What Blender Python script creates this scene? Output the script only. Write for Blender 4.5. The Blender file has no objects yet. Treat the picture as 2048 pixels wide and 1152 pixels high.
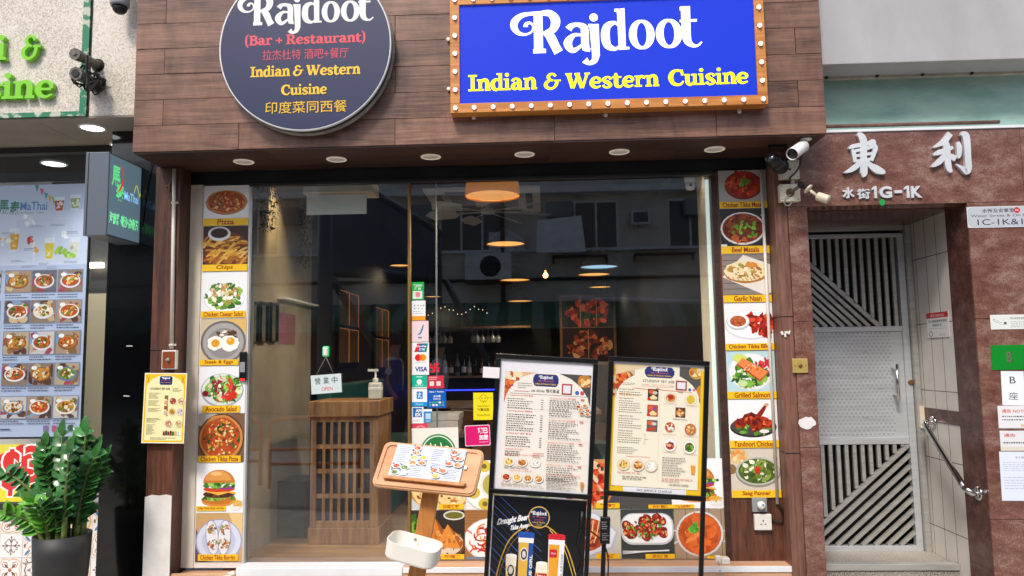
import bpy, bmesh, math, random
from math import sin, cos, pi, radians, sqrt, atan2
from mathutils import Vector, Matrix
random.seed(11)
scene = bpy.context.scene
COL = scene.collection
V = Vector

# ------------------------------------------------------------------ camera
F_PX = 1480.0
CAM = V((0.0, -4.2, 1.45))
def cam_axes(yaw, pitch, roll):
    y, p, r = radians(yaw), radians(pitch), radians(roll)
    f = V((-sin(y)*cos(p), cos(y)*cos(p), sin(p)))
    r0 = V((cos(y), sin(y), 0))
    d = -(r0.cross(f))
    return cos(r)*r0+sin(r)*d, -sin(r)*r0+cos(r)*d, f
CR, CD, CF = cam_axes(2.4118, 5.5423, 0.8494)
cd = bpy.data.cameras.new("camera")
cam = bpy.data.objects.new("camera", cd); COL.objects.link(cam)
m = Matrix.Identity(4)
for i in range(3):
    m[i][0] = CR[i]; m[i][1] = -CD[i]; m[i][2] = -CF[i]; m[i][3] = CAM[i]
cam.matrix_world = m
cd.sensor_width = 36.0; cd.lens = F_PX/2048*36; cd.clip_end = 500; cd.clip_start = 0.05
scene.camera = cam

# ------------------------------------------------------------------ light
SUN_EL, SUN_AZ = 50.0, 20.0          # azimuth: degrees to the left of straight behind the camera
w = bpy.data.worlds.new("World"); scene.world = w; w.use_nodes = True
nt = w.node_tree; bg = nt.nodes["Background"]
sky = nt.nodes.new("ShaderNodeTexSky"); sky.sky_type = 'NISHITA'; sky.sun_disc = False
sky.sun_elevation = radians(SUN_EL); sky.sun_rotation = radians(180+SUN_AZ)
sky.air_density = 1.0; sky.dust_density = 3.0; sky.ozone_density = 0.6
nt.links.new(sky.outputs[0], bg.inputs[0]); bg.inputs[1].default_value = 0.13
sl = bpy.data.lights.new("sun", 'SUN'); sl.energy = 1.8; sl.angle = radians(10); sl.color = (1.0, 0.95, 0.88)
so = bpy.data.objects.new("sun", sl); COL.objects.link(so)
sd = V((-sin(radians(SUN_AZ))*cos(radians(SUN_EL)), -cos(radians(SUN_AZ))*cos(radians(SUN_EL)), sin(radians(SUN_EL))))
so.rotation_euler = sd.to_track_quat('Z', 'Y').to_euler(); so.location = sd*40
vs = scene.view_settings; vs.view_transform = 'Standard'; vs.look = 'None'; vs.exposure = 0.54; vs.gamma = 1
scene.cycles.use_denoising = True
scene.cycles.max_bounces = 8; scene.cycles.transparent_max_bounces = 24; scene.cycles.sample_clamp_indirect = 4

# ------------------------------------------------------------------ pixel rays -> points on real planes
def ray(px, py): return CR*((px-1024)/F_PX)+CD*((py-576)/F_PX)+CF
def onY(px, py, Y): d = ray(px, py); return CAM+d*((Y-CAM.y)/d.y)
def onZ(px, py, Z): d = ray(px, py); return CAM+d*((Z-CAM.z)/d.z)
def onX(px, py, X): d = ray(px, py); return CAM+d*((X-CAM.x)/d.x)

# ------------------------------------------------------------------ materials
def hexl(h):
    if not isinstance(h, str): return h
    h = h.lstrip('#'); o = []
    for i in (0, 2, 4):
        c = int(h[i:i+2], 16)/255
        o.append(c/12.92 if c <= .04045 else ((c+.055)/1.055)**2.4)
    return tuple(o)
MATS = {}
def mat(name, col=(.5, .5, .5), rough=.5, metal=0., var=0., scale=6., stretch=(1, 1, 1), bump=0., emit=0., spec=.5, coat=0., col2=None, lo=.35, hi=.65, detail=6, attr=False, bscale=None, rvar=0.):
    if name in MATS: return MATS[name]
    M = bpy.data.materials.new(name); M.use_nodes = True; MATS[name] = M
    n = M.node_tree.nodes; L = M.node_tree.links; b = n["Principled BSDF"]
    col = hexl(col)
    b.inputs["Base Color"].default_value = (*col, 1); b.inputs["Roughness"].default_value = rough
    b.inputs["Metallic"].default_value = metal; b.inputs["Specular IOR Level"].default_value = spec
    b.inputs["Coat Weight"].default_value = coat
    src = None
    if attr:
        a = n.new("ShaderNodeAttribute"); a.attribute_name = "Col"; src = a.outputs["Color"]
        if var:
            tc = n.new("ShaderNodeTexCoord"); no = n.new("ShaderNodeTexNoise"); no.inputs["Scale"].default_value = scale; no.inputs["Detail"].default_value = detail
            L.new(tc.outputs["Object"], no.inputs["Vector"])
            mr = n.new("ShaderNodeMapRange"); mr.inputs[1].default_value = .3; mr.inputs[2].default_value = .7; mr.inputs[3].default_value = 1-var; mr.inputs[4].default_value = 1+var
            L.new(no.outputs["Fac"], mr.inputs[0])
            mx = n.new("ShaderNodeVectorMath"); mx.operation = 'SCALE'
            L.new(src, mx.inputs[0]); L.new(mr.outputs[0], mx.inputs["Scale"]); src = mx.outputs[0]
        L.new(src, b.inputs["Base Color"])
        if emit: L.new(src, b.inputs["Emission Color"])
    elif var or col2 or bump or rvar:
        tc = n.new("ShaderNodeTexCoord"); mp = n.new("ShaderNodeMapping"); mp.inputs["Scale"].default_value = stretch
        no = n.new("ShaderNodeTexNoise"); no.inputs["Scale"].default_value = scale; no.inputs["Detail"].default_value = detail; no.inputs["Roughness"].default_value = .6
        L.new(tc.outputs["Object"], mp.inputs[0]); L.new(mp.outputs[0], no.inputs["Vector"])
        if var or col2:
            cr = n.new("ShaderNodeValToRGB"); cr.color_ramp.elements[0].position = lo; cr.color_ramp.elements[1].position = hi
            a = hexl(col2) if col2 else tuple(c*(1-var) for c in col); z = col if col2 else tuple(min(1, c*(1+var)) for c in col)
            cr.color_ramp.elements[0].color = (*a, 1); cr.color_ramp.elements[1].color = (*z, 1)
            L.new(no.outputs["Fac"], cr.inputs[0]); L.new(cr.outputs[0], b.inputs["Base Color"])
        if rvar:
            mr = n.new("ShaderNodeMapRange"); mr.inputs[1].default_value = .3; mr.inputs[2].default_value = .7; mr.inputs[3].default_value = max(.02, rough-rvar); mr.inputs[4].default_value = rough+rvar
            L.new(no.outputs["Fac"], mr.inputs[0]); L.new(mr.outputs[0], b.inputs["Roughness"])
        if bump:
            s2 = no
            if bscale:
                s2 = n.new("ShaderNodeTexNoise"); s2.inputs["Scale"].default_value = bscale; s2.inputs["Detail"].default_value = 5; L.new(mp.outputs[0], s2.inputs["Vector"])
            bu = n.new("ShaderNodeBump"); bu.inputs["Strength"].default_value = bump; bu.inputs["Distance"].default_value = .004
            L.new(s2.outputs["Fac"], bu.inputs["Height"]); L.new(bu.outputs[0], b.inputs["Normal"])
    if emit:
        if not attr: b.inputs["Emission Color"].default_value = (*col, 1)
        b.inputs["Emission Strength"].default_value = emit
    return M

def wood_mat(name, dark, light, rough=.42, sx=(1.1, 9, 16), attr=True, bump=.25, fine=.35, scr=0., stain_shade=0.):
    M = bpy.data.materials.new(name); M.use_nodes = True; MATS[name] = M
    n = M.node_tree.nodes; L = M.node_tree.links; b = n["Principled BSDF"]; b.inputs["Roughness"].default_value = rough
    tc = n.new("ShaderNodeTexCoord"); vec = tc.outputs["Object"]
    if attr:
        a = n.new("ShaderNodeAttribute"); a.attribute_name = "Col"
        sc = n.new("ShaderNodeVectorMath"); sc.operation = 'SCALE'; sc.inputs["Scale"].default_value = 9.0; L.new(a.outputs["Color"], sc.inputs[0])
        ad = n.new("ShaderNodeVectorMath"); L.new(vec, ad.inputs[0]); L.new(sc.outputs[0], ad.inputs[1]); vec = ad.outputs[0]
    def noise(s, st, det=8, dist=0):
        mp = n.new("ShaderNodeMapping"); mp.inputs["Scale"].default_value = st; L.new(vec, mp.inputs[0])
        no = n.new("ShaderNodeTexNoise"); no.inputs["Scale"].default_value = s; no.inputs["Detail"].default_value = det; no.inputs["Roughness"].default_value = .62; no.inputs["Distortion"].default_value = dist
        L.new(mp.outputs[0], no.inputs["Vector"]); return no.outputs["Fac"]
    big = noise(1.6, sx, 6, 1.2); fin = noise(7, (sx[0]*.7, sx[1]*2.2, sx[2]*2.2), 4)
    mx = n.new("ShaderNodeMath"); mx.operation = 'MULTIPLY_ADD'; mx.inputs[1].default_value = fine; L.new(fin, mx.inputs[0]); L.new(big, mx.inputs[2])
    fac = mx.outputs[0]
    if attr:
        sp = n.new("ShaderNodeSeparateColor"); L.new(a.outputs["Color"], sp.inputs[0])
        m2 = n.new("ShaderNodeMath"); m2.operation = 'MULTIPLY_ADD'; m2.inputs[1].default_value = .22; L.new(sp.outputs[0], m2.inputs[0]); L.new(fac, m2.inputs[2]); fac = m2.outputs[0]
    if scr:
        sc_ = noise(2.2, (3.2, 3, 1.1), 7, .8)
        m3 = n.new("ShaderNodeMath"); m3.operation = 'MULTIPLY_ADD'; m3.inputs[1].default_value = scr; L.new(sc_, m3.inputs[0]); L.new(fac, m3.inputs[2]); fac = m3.outputs[0]
    mean = .5+fine*.5+(.11 if attr else 0)+scr*.5; half = .2+.06*fine+.1*scr
    nr = n.new("ShaderNodeMapRange"); nr.inputs[1].default_value = mean-half; nr.inputs[2].default_value = mean+half; L.new(fac, nr.inputs[0]); fac = nr.outputs[0]
    cr = n.new("ShaderNodeValToRGB"); e = cr.color_ramp.elements
    e[0].position = .05; e[1].position = .95
    e[0].color = (*hexl(dark), 1); e[1].color = (*hexl(light), 1)
    L.new(fac, cr.inputs[0]); cout = cr.outputs[0]
    if stain_shade:
        mp = n.new("ShaderNodeMapping"); mp.inputs["Scale"].default_value = (1.6, 1, .9); L.new(tc.outputs["Object"], mp.inputs[0])
        no = n.new("ShaderNodeTexNoise"); no.inputs["Scale"].default_value = 1.7; no.inputs["Detail"].default_value = 8; no.inputs["Roughness"].default_value = .65; L.new(mp.outputs[0], no.inputs["Vector"])
        mr = n.new("ShaderNodeMapRange"); mr.inputs[1].default_value = .33; mr.inputs[2].default_value = .62; mr.inputs[3].default_value = 1-stain_shade; mr.inputs[4].default_value = 1+stain_shade*.25; L.new(no.outputs["Fac"], mr.inputs[0])
        vm = n.new("ShaderNodeVectorMath"); vm.operation = 'SCALE'; L.new(cout, vm.inputs[0]); L.new(mr.outputs[0], vm.inputs["Scale"]); cout = vm.outputs[0]
        mr2 = n.new("ShaderNodeMapRange"); mr2.inputs[1].default_value = .35; mr2.inputs[2].default_value = .65; mr2.inputs[3].default_value = rough+.14; mr2.inputs[4].default_value = rough-.06; L.new(no.outputs["Fac"], mr2.inputs[0]); L.new(mr2.outputs[0], b.inputs["Roughness"])
    L.new(cout, b.inputs["Base Color"])
    bu = n.new("ShaderNodeBump"); bu.inputs["Strength"].default_value = bump; bu.inputs["Distance"].default_value = .002
    L.new(fac, bu.inputs["Height"]); L.new(bu.outputs[0], b.inputs["Normal"])
    return M

def glass_mat(name, tint=(.93, .96, .95), rough=0.0, dirt=.012, ior=1.7):
    M = bpy.data.materials.new(name); M.use_nodes = True; MATS[name] = M
    n = M.node_tree.nodes; L = M.node_tree.links
    for x in list(n): n.remove(x)
    out = n.new("ShaderNodeOutputMaterial"); tr = n.new("ShaderNodeBsdfTransparent"); tr.inputs[0].default_value = (*tint, 1)
    gl = n.new("ShaderNodeBsdfGlossy"); gl.inputs["Roughness"].default_value = rough
    df = n.new("ShaderNodeBsdfDiffuse"); df.inputs[0].default_value = (.6, .6, .58, 1)
    fr = n.new("ShaderNodeFresnel"); fr.inputs[0].default_value = ior
    tc = n.new("ShaderNodeTexCoord"); no = n.new("ShaderNodeTexNoise"); no.inputs["Scale"].default_value = 1.3; no.inputs["Detail"].default_value = 7
    L.new(tc.outputs["Object"], no.inputs["Vector"])
    mr = n.new("ShaderNodeMapRange"); mr.inputs[1].default_value = .45; mr.inputs[2].default_value = .8; mr.inputs[3].default_value = 0; mr.inputs[4].default_value = dirt
    L.new(no.outputs["Fac"], mr.inputs[0])
    m0 = n.new("ShaderNodeMixShader"); L.new(mr.outputs[0], m0.inputs[0]); L.new(tr.outputs[0], m0.inputs[1]); L.new(df.outputs[0], m0.inputs[2])
    ge = n.new("ShaderNodeNewGeometry"); mu = n.new("ShaderNodeMath"); mu.operation = 'MULTIPLY'; mu.inputs[1].default_value = 1.8; mu.use_clamp = True; L.new(fr.outputs[0], mu.inputs[0])
    iv = n.new("ShaderNodeMath"); iv.operation = 'SUBTRACT'; iv.inputs[0].default_value = 1; L.new(ge.outputs["Backfacing"], iv.inputs[1])
    m2 = n.new("ShaderNodeMath"); m2.operation = 'MULTIPLY'; L.new(mu.outputs[0], m2.inputs[0]); L.new(iv.outputs[0], m2.inputs[1])
    m1 = n.new("ShaderNodeMixShader"); L.new(m2.outputs[0], m1.inputs[0]); L.new(m0.outputs[0], m1.inputs[1]); L.new(gl.outputs[0], m1.inputs[2])
    L.new(m1.outputs[0], out.inputs[0]); return M

# ------------------------------------------------------------------ object helpers
WL = {}
def tag(o, label=None, cat=None, group=None, kind=None):
    if label: o["label"] = label
    if cat: o["category"] = cat
    if group: o["group"] = group
    if kind: o["kind"] = kind
    return o
def thing(name, label, cat, loc, group=None):
    o = bpy.data.objects.new(name, None); COL.objects.link(o); o.location = loc; o.empty_display_size = .05
    WL[o.name] = V(loc); return tag(o, label, cat, group)
def copy_tree(o, delta, label=None, parent=None):
    c = o.copy(); COL.objects.link(c)
    if parent is None:
        c.location = o.location+V(delta); WL[c.name] = WL[o.name]+V(delta)
        if label: c["label"] = label
    else:
        c.parent = parent
    for ch in list(o.children): copy_tree(ch, delta, None, c)
    return c

class MB:
    def __init__(s): s.v = []; s.f = []; s.c = []; s.m = []; s.sm = []; s.cc = (1, 1, 1); s.mi = 0
    def face(s, pts, col=None, smooth=False):
        b = len(s.v); s.v += [V(p) for p in pts]; s.f.append(list(range(b, b+len(pts)))); s._a(col, smooth)
    def _a(s, col, smooth=False):
        s.c.append(hexl(col) if col is not None else s.cc); s.m.append(s.mi); s.sm.append(smooth)
    def mesh(s, vs, fs, col=None, smooth=False):
        b = len(s.v); s.v += [V(p) for p in vs]
        for f in fs: s.f.append([b+i for i in f]); s._a(col, smooth)
    def box(s, a, b, col=None, R=None, piv=None):
        x0, y0, z0 = a; x1, y1, z1 = b
        x0, x1 = min(x0, x1), max(x0, x1); y0, y1 = min(y0, y1), max(y0, y1); z0, z1 = min(z0, z1), max(z0, z1)
        vs = [V(p) for p in ((x0,y0,z0),(x1,y0,z0),(x1,y1,z0),(x0,y1,z0),(x0,y0,z1),(x1,y0,z1),(x1,y1,z1),(x0,y1,z1))]
        if R is not None: vs = [piv+R@(p-piv) for p in vs]
        s.mesh(vs, ((0,3,2,1),(4,5,6,7),(0,1,5,4),(1,2,6,5),(2,3,7,6),(3,0,4,7)), col); return s
    def obox(s, c, size, R=None, col=None):
        h = V(size)/2; s.box(V(c)-h, V(c)+h, col, R, V(c)); return s
    def bar(s, a, b, wd, dp, up=(0, -1, 0), col=None):
        a, b = V(a), V(b); d = (b-a).normalized(); u = V(up); sx = d.cross(u).normalized(); u = sx.cross(d).normalized()
        vs = [p+sx*i*wd/2+u*j*dp/2 for p in (a, b) for i, j in ((-1,-1),(1,-1),(1,1),(-1,1))]
        s.mesh(vs, ((3,2,1,0),(4,5,6,7),(0,1,5,4),(1,2,6,5),(2,3,7,6),(3,0,4,7)), col); return s
    def tube(s, path, r, n=10, col=None, cap=True):
        path = [V(p) for p in path]; rs = r if isinstance(r, (list, tuple)) else [r]*len(path)
        t0 = (path[1]-path[0]).normalized(); u = t0.orthogonal().normalized(); rings = []; b = len(s.v)
        for i, p in enumerate(path):
            if i == 0: t = t0
            elif i == len(path)-1: t = (p-path[i-1]).normalized()
            else: t = ((p-path[i-1]).normalized()+(path[i+1]-p).normalized()).normalized()
            u = (u-t*u.dot(t)).normalized(); w_ = t.cross(u)
            for k in range(n): a = 2*pi*k/n; s.v.append(p+(u*cos(a)+w_*sin(a))*rs[i])
        for i in range(len(path)-1):
            for k in range(n):
                k2 = (k+1) % n; s.f.append([b+i*n+k, b+i*n+k2, b+(i+1)*n+k2, b+(i+1)*n+k]); s._a(col, True)
        if cap:
            s.f.append([b+k for k in range(n)][::-1]); s._a(col); q = b+(len(path)-1)*n; s.f.append([q+k for k in range(n)]); s._a(col)
        return s
    def lathe(s, prof, c, ax=(0, 0, 1), n=24, col=None, smooth=True, cap=True):
        ax = V(ax).normalized(); u = ax.orthogonal().normalized(); w_ = ax.cross(u); b = len(s.v); c = V(c)
        for r, h in prof:
            for k in range(n): a = 2*pi*k/n; s.v.append(c+ax*h+(u*cos(a)+w_*sin(a))*max(r, 1e-5))
        for i in range(len(prof)-1):
            for k in range(n):
                k2 = (k+1) % n; s.f.append([b+i*n+k, b+i*n+k2, b+(i+1)*n+k2, b+(i+1)*n+k]); s._a(col, smooth)
        if cap:
            s.f.append([b+k for k in range(n)][::-1]); s._a(col); q = b+(len(prof)-1)*n; s.f.append([q+k for k in range(n)]); s._a(col)
        return s
    def prism(s, pts, d, col=None):
        d = V(d); pts = [V(p) for p in pts]; n = len(pts)
        s.face(pts, col); s.face([p+d for p in pts][::-1], col)
        for i in range(n): j = (i+1) % n; s.face([pts[i], pts[i]+d, pts[j]+d, pts[j]], col)
        return s
    def build(s, name, mats, parent=None, org=None, bevel=0, seg=2, fix=True):
        if not isinstance(mats, (list, tuple)): mats = [mats]
        if org is None:
            if parent is not None: org = WL[parent.name]
            else:
                lo = [min(p[i] for p in s.v) for i in range(3)]; hi = [max(p[i] for p in s.v) for i in range(3)]
                org = V(((lo[0]+hi[0])/2, (lo[1]+hi[1])/2, lo[2]))
        org = V(org)
        me = bpy.data.meshes.new(name); me.from_pydata([p-org for p in s.v], [], s.f)
        for M in mats: me.materials.append(M)
        me.polygons.foreach_set("material_index", s.m); me.polygons.foreach_set("use_smooth", s.sm)
        if any(c != (1, 1, 1) for c in s.c):
            at = me.attributes.new("Col", 'FLOAT_COLOR', 'FACE')
            at.data.foreach_set("color", [x for c in s.c for x in (c[0], c[1], c[2], 1.0)])
        if fix or bevel:
            bm = bmesh.new(); bm.from_mesh(me)
            if bevel:
                bmesh.ops.remove_doubles(bm, verts=bm.verts, dist=1e-6)
            if fix: bmesh.ops.recalc_face_normals(bm, faces=bm.faces)
            if bevel:
                ed = [e for e in bm.edges if len(e.link_faces) == 2 and e.calc_face_angle(0) > .5]
                bmesh.ops.bevel(bm, geom=ed, offset=bevel, segments=seg, affect='EDGES', profile=.5, clamp_overlap=True)
            bm.to_mesh(me); bm.free()
        me.update()
        o = bpy.data.objects.new(name, me); COL.objects.link(o)
        WL[o.name] = org
        if parent is not None:
            o.parent = parent; o.location = org-WL[parent.name]
        else: o.location = org
        return o

# ------------------------------------------------------------------ text & pictures
_tc = {}
def textmesh(t, bold=0.):
    k = (t, bold)
    if k not in _tc:
        c = bpy.data.curves.new('t', 'FONT'); c.body = t; c.resolution_u = 3; c.offset = bold
        o = bpy.data.objects.new('t', c); me = bpy.data.meshes.new_from_object(o)
        vs = [(v.co.x, v.co.y) for v in me.vertices]; fs = [list(p.vertices) for p in me.polygons]
        bpy.data.objects.remove(o); bpy.data.curves.remove(c); bpy.data.meshes.remove(me)
        if not vs: vs = [(0, 0), (1, 0), (1, 1)]; fs = []
        xs = [v[0] for v in vs]; ys = [v[1] for v in vs]
        _tc[k] = (vs, fs, min(xs), max(xs), min(ys), max(ys))
    return _tc[k]
def smooth_path(p, sub=5, closed=False):
    if len(p) < 3 and not closed: return [tuple(q) for q in p]
    o = []; n = len(p)
    for i in range(n if closed else n-1):
        if closed: a, b, c, d = p[(i-1) % n], p[i], p[(i+1) % n], p[(i+2) % n]
        else: a, b, c, d = p[max(i-1, 0)], p[i], p[i+1], p[min(i+2, n-1)]
        for k in range(sub):
            t = k/sub
            o.append(tuple(.5*((2*b[j])+(c[j]-a[j])*t+(2*a[j]-5*b[j]+4*c[j]-d[j])*t*t+(3*b[j]-a[j]-3*c[j]+d[j])*t**3) for j in range(len(b))))
    if not closed: o.append(tuple(p[-1]))
    return o
def strip(p, sub=5, closed=False):
    """variable-width stroke [(x,y,w)] -> (left pts, right pts)"""
    q = smooth_path(p, sub, closed); n = len(q); Lp = []; Rp = []
    for i in range(n):
        a = q[(i-1) % n] if (closed or i) else q[i]; b = q[(i+1) % n] if (closed or i < n-1) else q[i]
        dx, dy = b[0]-a[0], b[1]-a[1]; l = sqrt(dx*dx+dy*dy) or 1
        nx, ny = -dy/l, dx/l; h = max(q[i][2], 1e-4)/2
        Lp.append((q[i][0]+nx*h, q[i][1]+ny*h)); Rp.append((q[i][0]-nx*h, q[i][1]-ny*h))
    return Lp, Rp
def circ(x, y, r, n=18, ry=None): return [(x+r*cos(2*pi*k/n), y+(ry or r)*sin(2*pi*k/n)) for k in range(n)]
def rc(x0, y0, x1, y1): return ('P', [(x0, y0), (x1, y0), (x1, y1), (x0, y1)])
def S_(*p): return ('S', list(p))
# bold slab lettering: ('P', polygon) or ('S', stroke); baseline 0, x-height .5, capitals .7
st = .15
SLAB = {
 'I': (.38, [rc(.12,0,.27,.7), rc(.02,0,.37,.085), rc(.02,.615,.37,.7)]),
 'n': (.55, [rc(.06,0,.2,.5), rc(.0,.43,.07,.5), rc(.0,0,.26,.08), S_((.16,.36,.07),(.24,.46,.09),(.35,.46,.13),(.41,.33,.15),(.41,0,.15)), rc(.31,0,.54,.08)]),
 'd': (.55, [S_((.36,.42,.05),(.24,.47,.09),(.12,.38,.14),(.09,.24,.16),(.13,.09,.14),(.24,.03,.09),(.36,.1,.05)), rc(.33,0,.47,.74), rc(.25,.67,.34,.74), rc(.46,0,.54,.08)]),
 'i': (.28, [rc(.06,0,.2,.5), rc(0,.43,.07,.5), rc(0,0,.27,.08), ('P', circ(.13,.66,.085))]),
 'a': (.52, [S_((.07,.37,.13),(.14,.46,.08),(.26,.47,.09),(.345,.36,.15),(.345,.12,.15),(.37,.05,.12),(.46,.03,.06),(.51,.06,.04)), S_((.3,.3,.05),(.16,.26,.1),(.09,.15,.15),(.14,.05,.1),(.24,.06,.06),(.31,.15,.04))]),
 'W': (.98, [S_((.12,.69,.16),(.29,.03,.15)), S_((.3,.02,.08),(.5,.62,.08)), S_((.46,.66,.16),(.66,.03,.15)), S_((.67,.02,.08),(.87,.68,.09)), rc(.0,.62,.26,.7), rc(.36,.62,.58,.7), rc(.76,.62,.98,.7)]),
 'e': (.5, [S_((.1,.25,.07),(.41,.25,.07)), S_((.42,.26,.07),(.4,.39,.11),(.27,.47,.08),(.14,.4,.12),(.085,.24,.16),(.14,.09,.13),(.28,.03,.08),(.44,.1,.05))]),
 's': (.43, [S_((.36,.36,.1),(.32,.45,.07),(.2,.47,.07),(.09,.4,.11),(.12,.3,.14),(.26,.22,.15),(.34,.12,.12),(.26,.03,.08),(.12,.03,.07),(.05,.13,.1))]),
 't': (.4, [S_((.14,.64,.06),(.15,.5,.14),(.15,.15,.15),(.2,.05,.12),(.3,.03,.08),(.39,.1,.05)), rc(.0,.42,.36,.5)]),
 'r': (.44, [rc(.06,0,.2,.5), rc(0,.43,.07,.5), rc(0,0,.29,.08), S_((.17,.34,.07),(.24,.45,.08),(.33,.45,.1),(.36,.4,.12),(.35,.36,.1))]),
 'C': (.66, [S_((.57,.44,.05),(.55,.6,.1),(.4,.67,.08),(.2,.6,.14),(.11,.36,.18),(.2,.11,.14),(.4,.03,.09),(.54,.09,.07),(.6,.2,.04)), rc(.52,.44,.6,.7)]),
 'u': (.57, [S_((.13,.5,.15),(.13,.16,.15),(.18,.05,.12),(.27,.04,.09),(.38,.14,.05)), rc(.0,.42,.14,.5), rc(.35,0,.49,.5), rc(.27,.42,.36,.5), rc(.48,0,.57,.08)]),
 'B': (.6, [rc(.08,0,.23,.7), rc(0,0,.12,.08), rc(0,.62,.12,.7), S_((.2,.66,.08),(.36,.66,.09),(.46,.54,.15),(.37,.4,.09),(.2,.38,.07)), S_((.2,.37,.07),(.4,.37,.09),(.5,.2,.16),(.4,.05,.09),(.2,.04,.08))]),
 'R': (.66, [rc(.08,0,.23,.7), rc(0,0,.3,.08), rc(0,.62,.12,.7), S_((.2,.66,.08),(.38,.66,.09),(.49,.52,.15),(.38,.36,.09),(.2,.35,.07)), S_((.32,.36,.1),(.42,.2,.15),(.52,.05,.13),(.64,.04,.07))]),
 '(': (.28, [S_((.24,.82,.03),(.12,.62,.09),(.09,.32,.12),(.12,.05,.09),(.24,-.15,.03))]),
 ')': (.28, [S_((.03,.82,.03),(.15,.62,.09),(.18,.32,.12),(.15,.05,.09),(.03,-.15,.03))]),
 '+': (.5, [rc(.03,.25,.45,.35), rc(.19,.09,.29,.51)]),
 '&': (.74, [S_((.5,.56,.1),(.42,.66,.08),(.28,.66,.09),(.2,.55,.12),(.26,.43,.1),(.4,.38,.06)), S_((.28,.4,.07),(.13,.3,.12),(.09,.17,.15),(.18,.05,.11),(.34,.03,.08),(.48,.12,.1),(.55,.28,.12),(.56,.4,.08)), rc(.44,.34,.72,.41)]),
 'l': (.28, [rc(.06,0,.2,.74), rc(0,.67,.07,.74), rc(0,0,.27,.08)]),
 ' ': (.2, []),
}
def slab_shapes(t):
    x = 0; out = []
    for ch in t:
        adv, sh = SLAB[ch]
        for k, p in sh:
            out.append((k, [(q[0]+x, q[1])+((q[2]+.022,) if len(q) > 2 else ()) for q in p]))
        x += adv*.97
    return out, x
# hand-drawn swash word mark, traced on its sign as (x right, y down) then mapped to width 1, baseline 0
def _lg():
    O = lambda cx, cy, rx, ry, wl, wt: ('C', [(cx+rx*cos(a), cy+ry*sin(a), wl*abs(cos(a))**1.3+wt*(1-abs(cos(a))**1.3)) for a in [2*pi*k/16 for k in range(16)]])
    S = lambda *p: ('S', list(p))
    P = lambda *p: ('P', list(p))
    return [
     S((612,80,28),(540,82,22),(480,95,32),(441,130,44),(437,168,40),(463,202,26),(505,210,14),(541,192,12),(549,160,12),(532,139,15),(508,146,22),(505,164,28)),
     P((553,72),(605,72),(606,322),(552,322)), P((547,300),(622,298),(622,324),(547,327)),
     S((600,80,30),(650,82,42),(682,125,56),(664,182,44),(603,206,18)),
     S((618,200,30),(650,225,54),(678,285,52),(697,321,56)),
     S((757,180,44),(775,160,34),(812,152,26),(848,170,44),(853,215,46),(853,280,46)), P((830,270),(876,270),(882,318),(838,310)), S((850,300,30),(882,308,20)),
     S((842,218,14),(790,216,24),(752,262,50),(770,305,36),(800,304,26),(842,268,12)),
     P(*circ(907,108,25)), P((880,150),(936,148),(938,345),(893,345)), P((874,148),(900,148),(900,166),(874,166)), S((915,335,46),(905,372,36),(872,388,24),(848,368,42)),
     S((1062,170,12),(1030,142,22),(985,165,44),(973,222,52),(985,280,44),(1030,302,22),(1062,275,12)), P((1044,58),(1090,52),(1092,305),(1050,308)), P((1030,56),(1052,55),(1052,72),(1030,74)), P((1085,288),(1112,290),(1112,304),(1085,306)),
     O(1186,215,52,81,46,18), O(1345,210,54,80,46,18),
     S((1446,44,54),(1446,200,52),(1452,255,46),(1478,282,26),(1508,284,14),(1534,262,10)), P((1410,126),(1510,122),(1510,138),(1410,142)), P((1412,48),(1440,46),(1440,66),(1412,70)),
    ]
LOGO = []
for k, p in _lg():
    o = []
    for q in p:
        X = (q[0]-418)/1116; Z = ((322-(q[0]-575)*.028)-q[1])/1116
        o.append((X, Z)+((q[2]/1116,) if len(q) > 2 else ()))
    LOGO.append((k, o))

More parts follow.
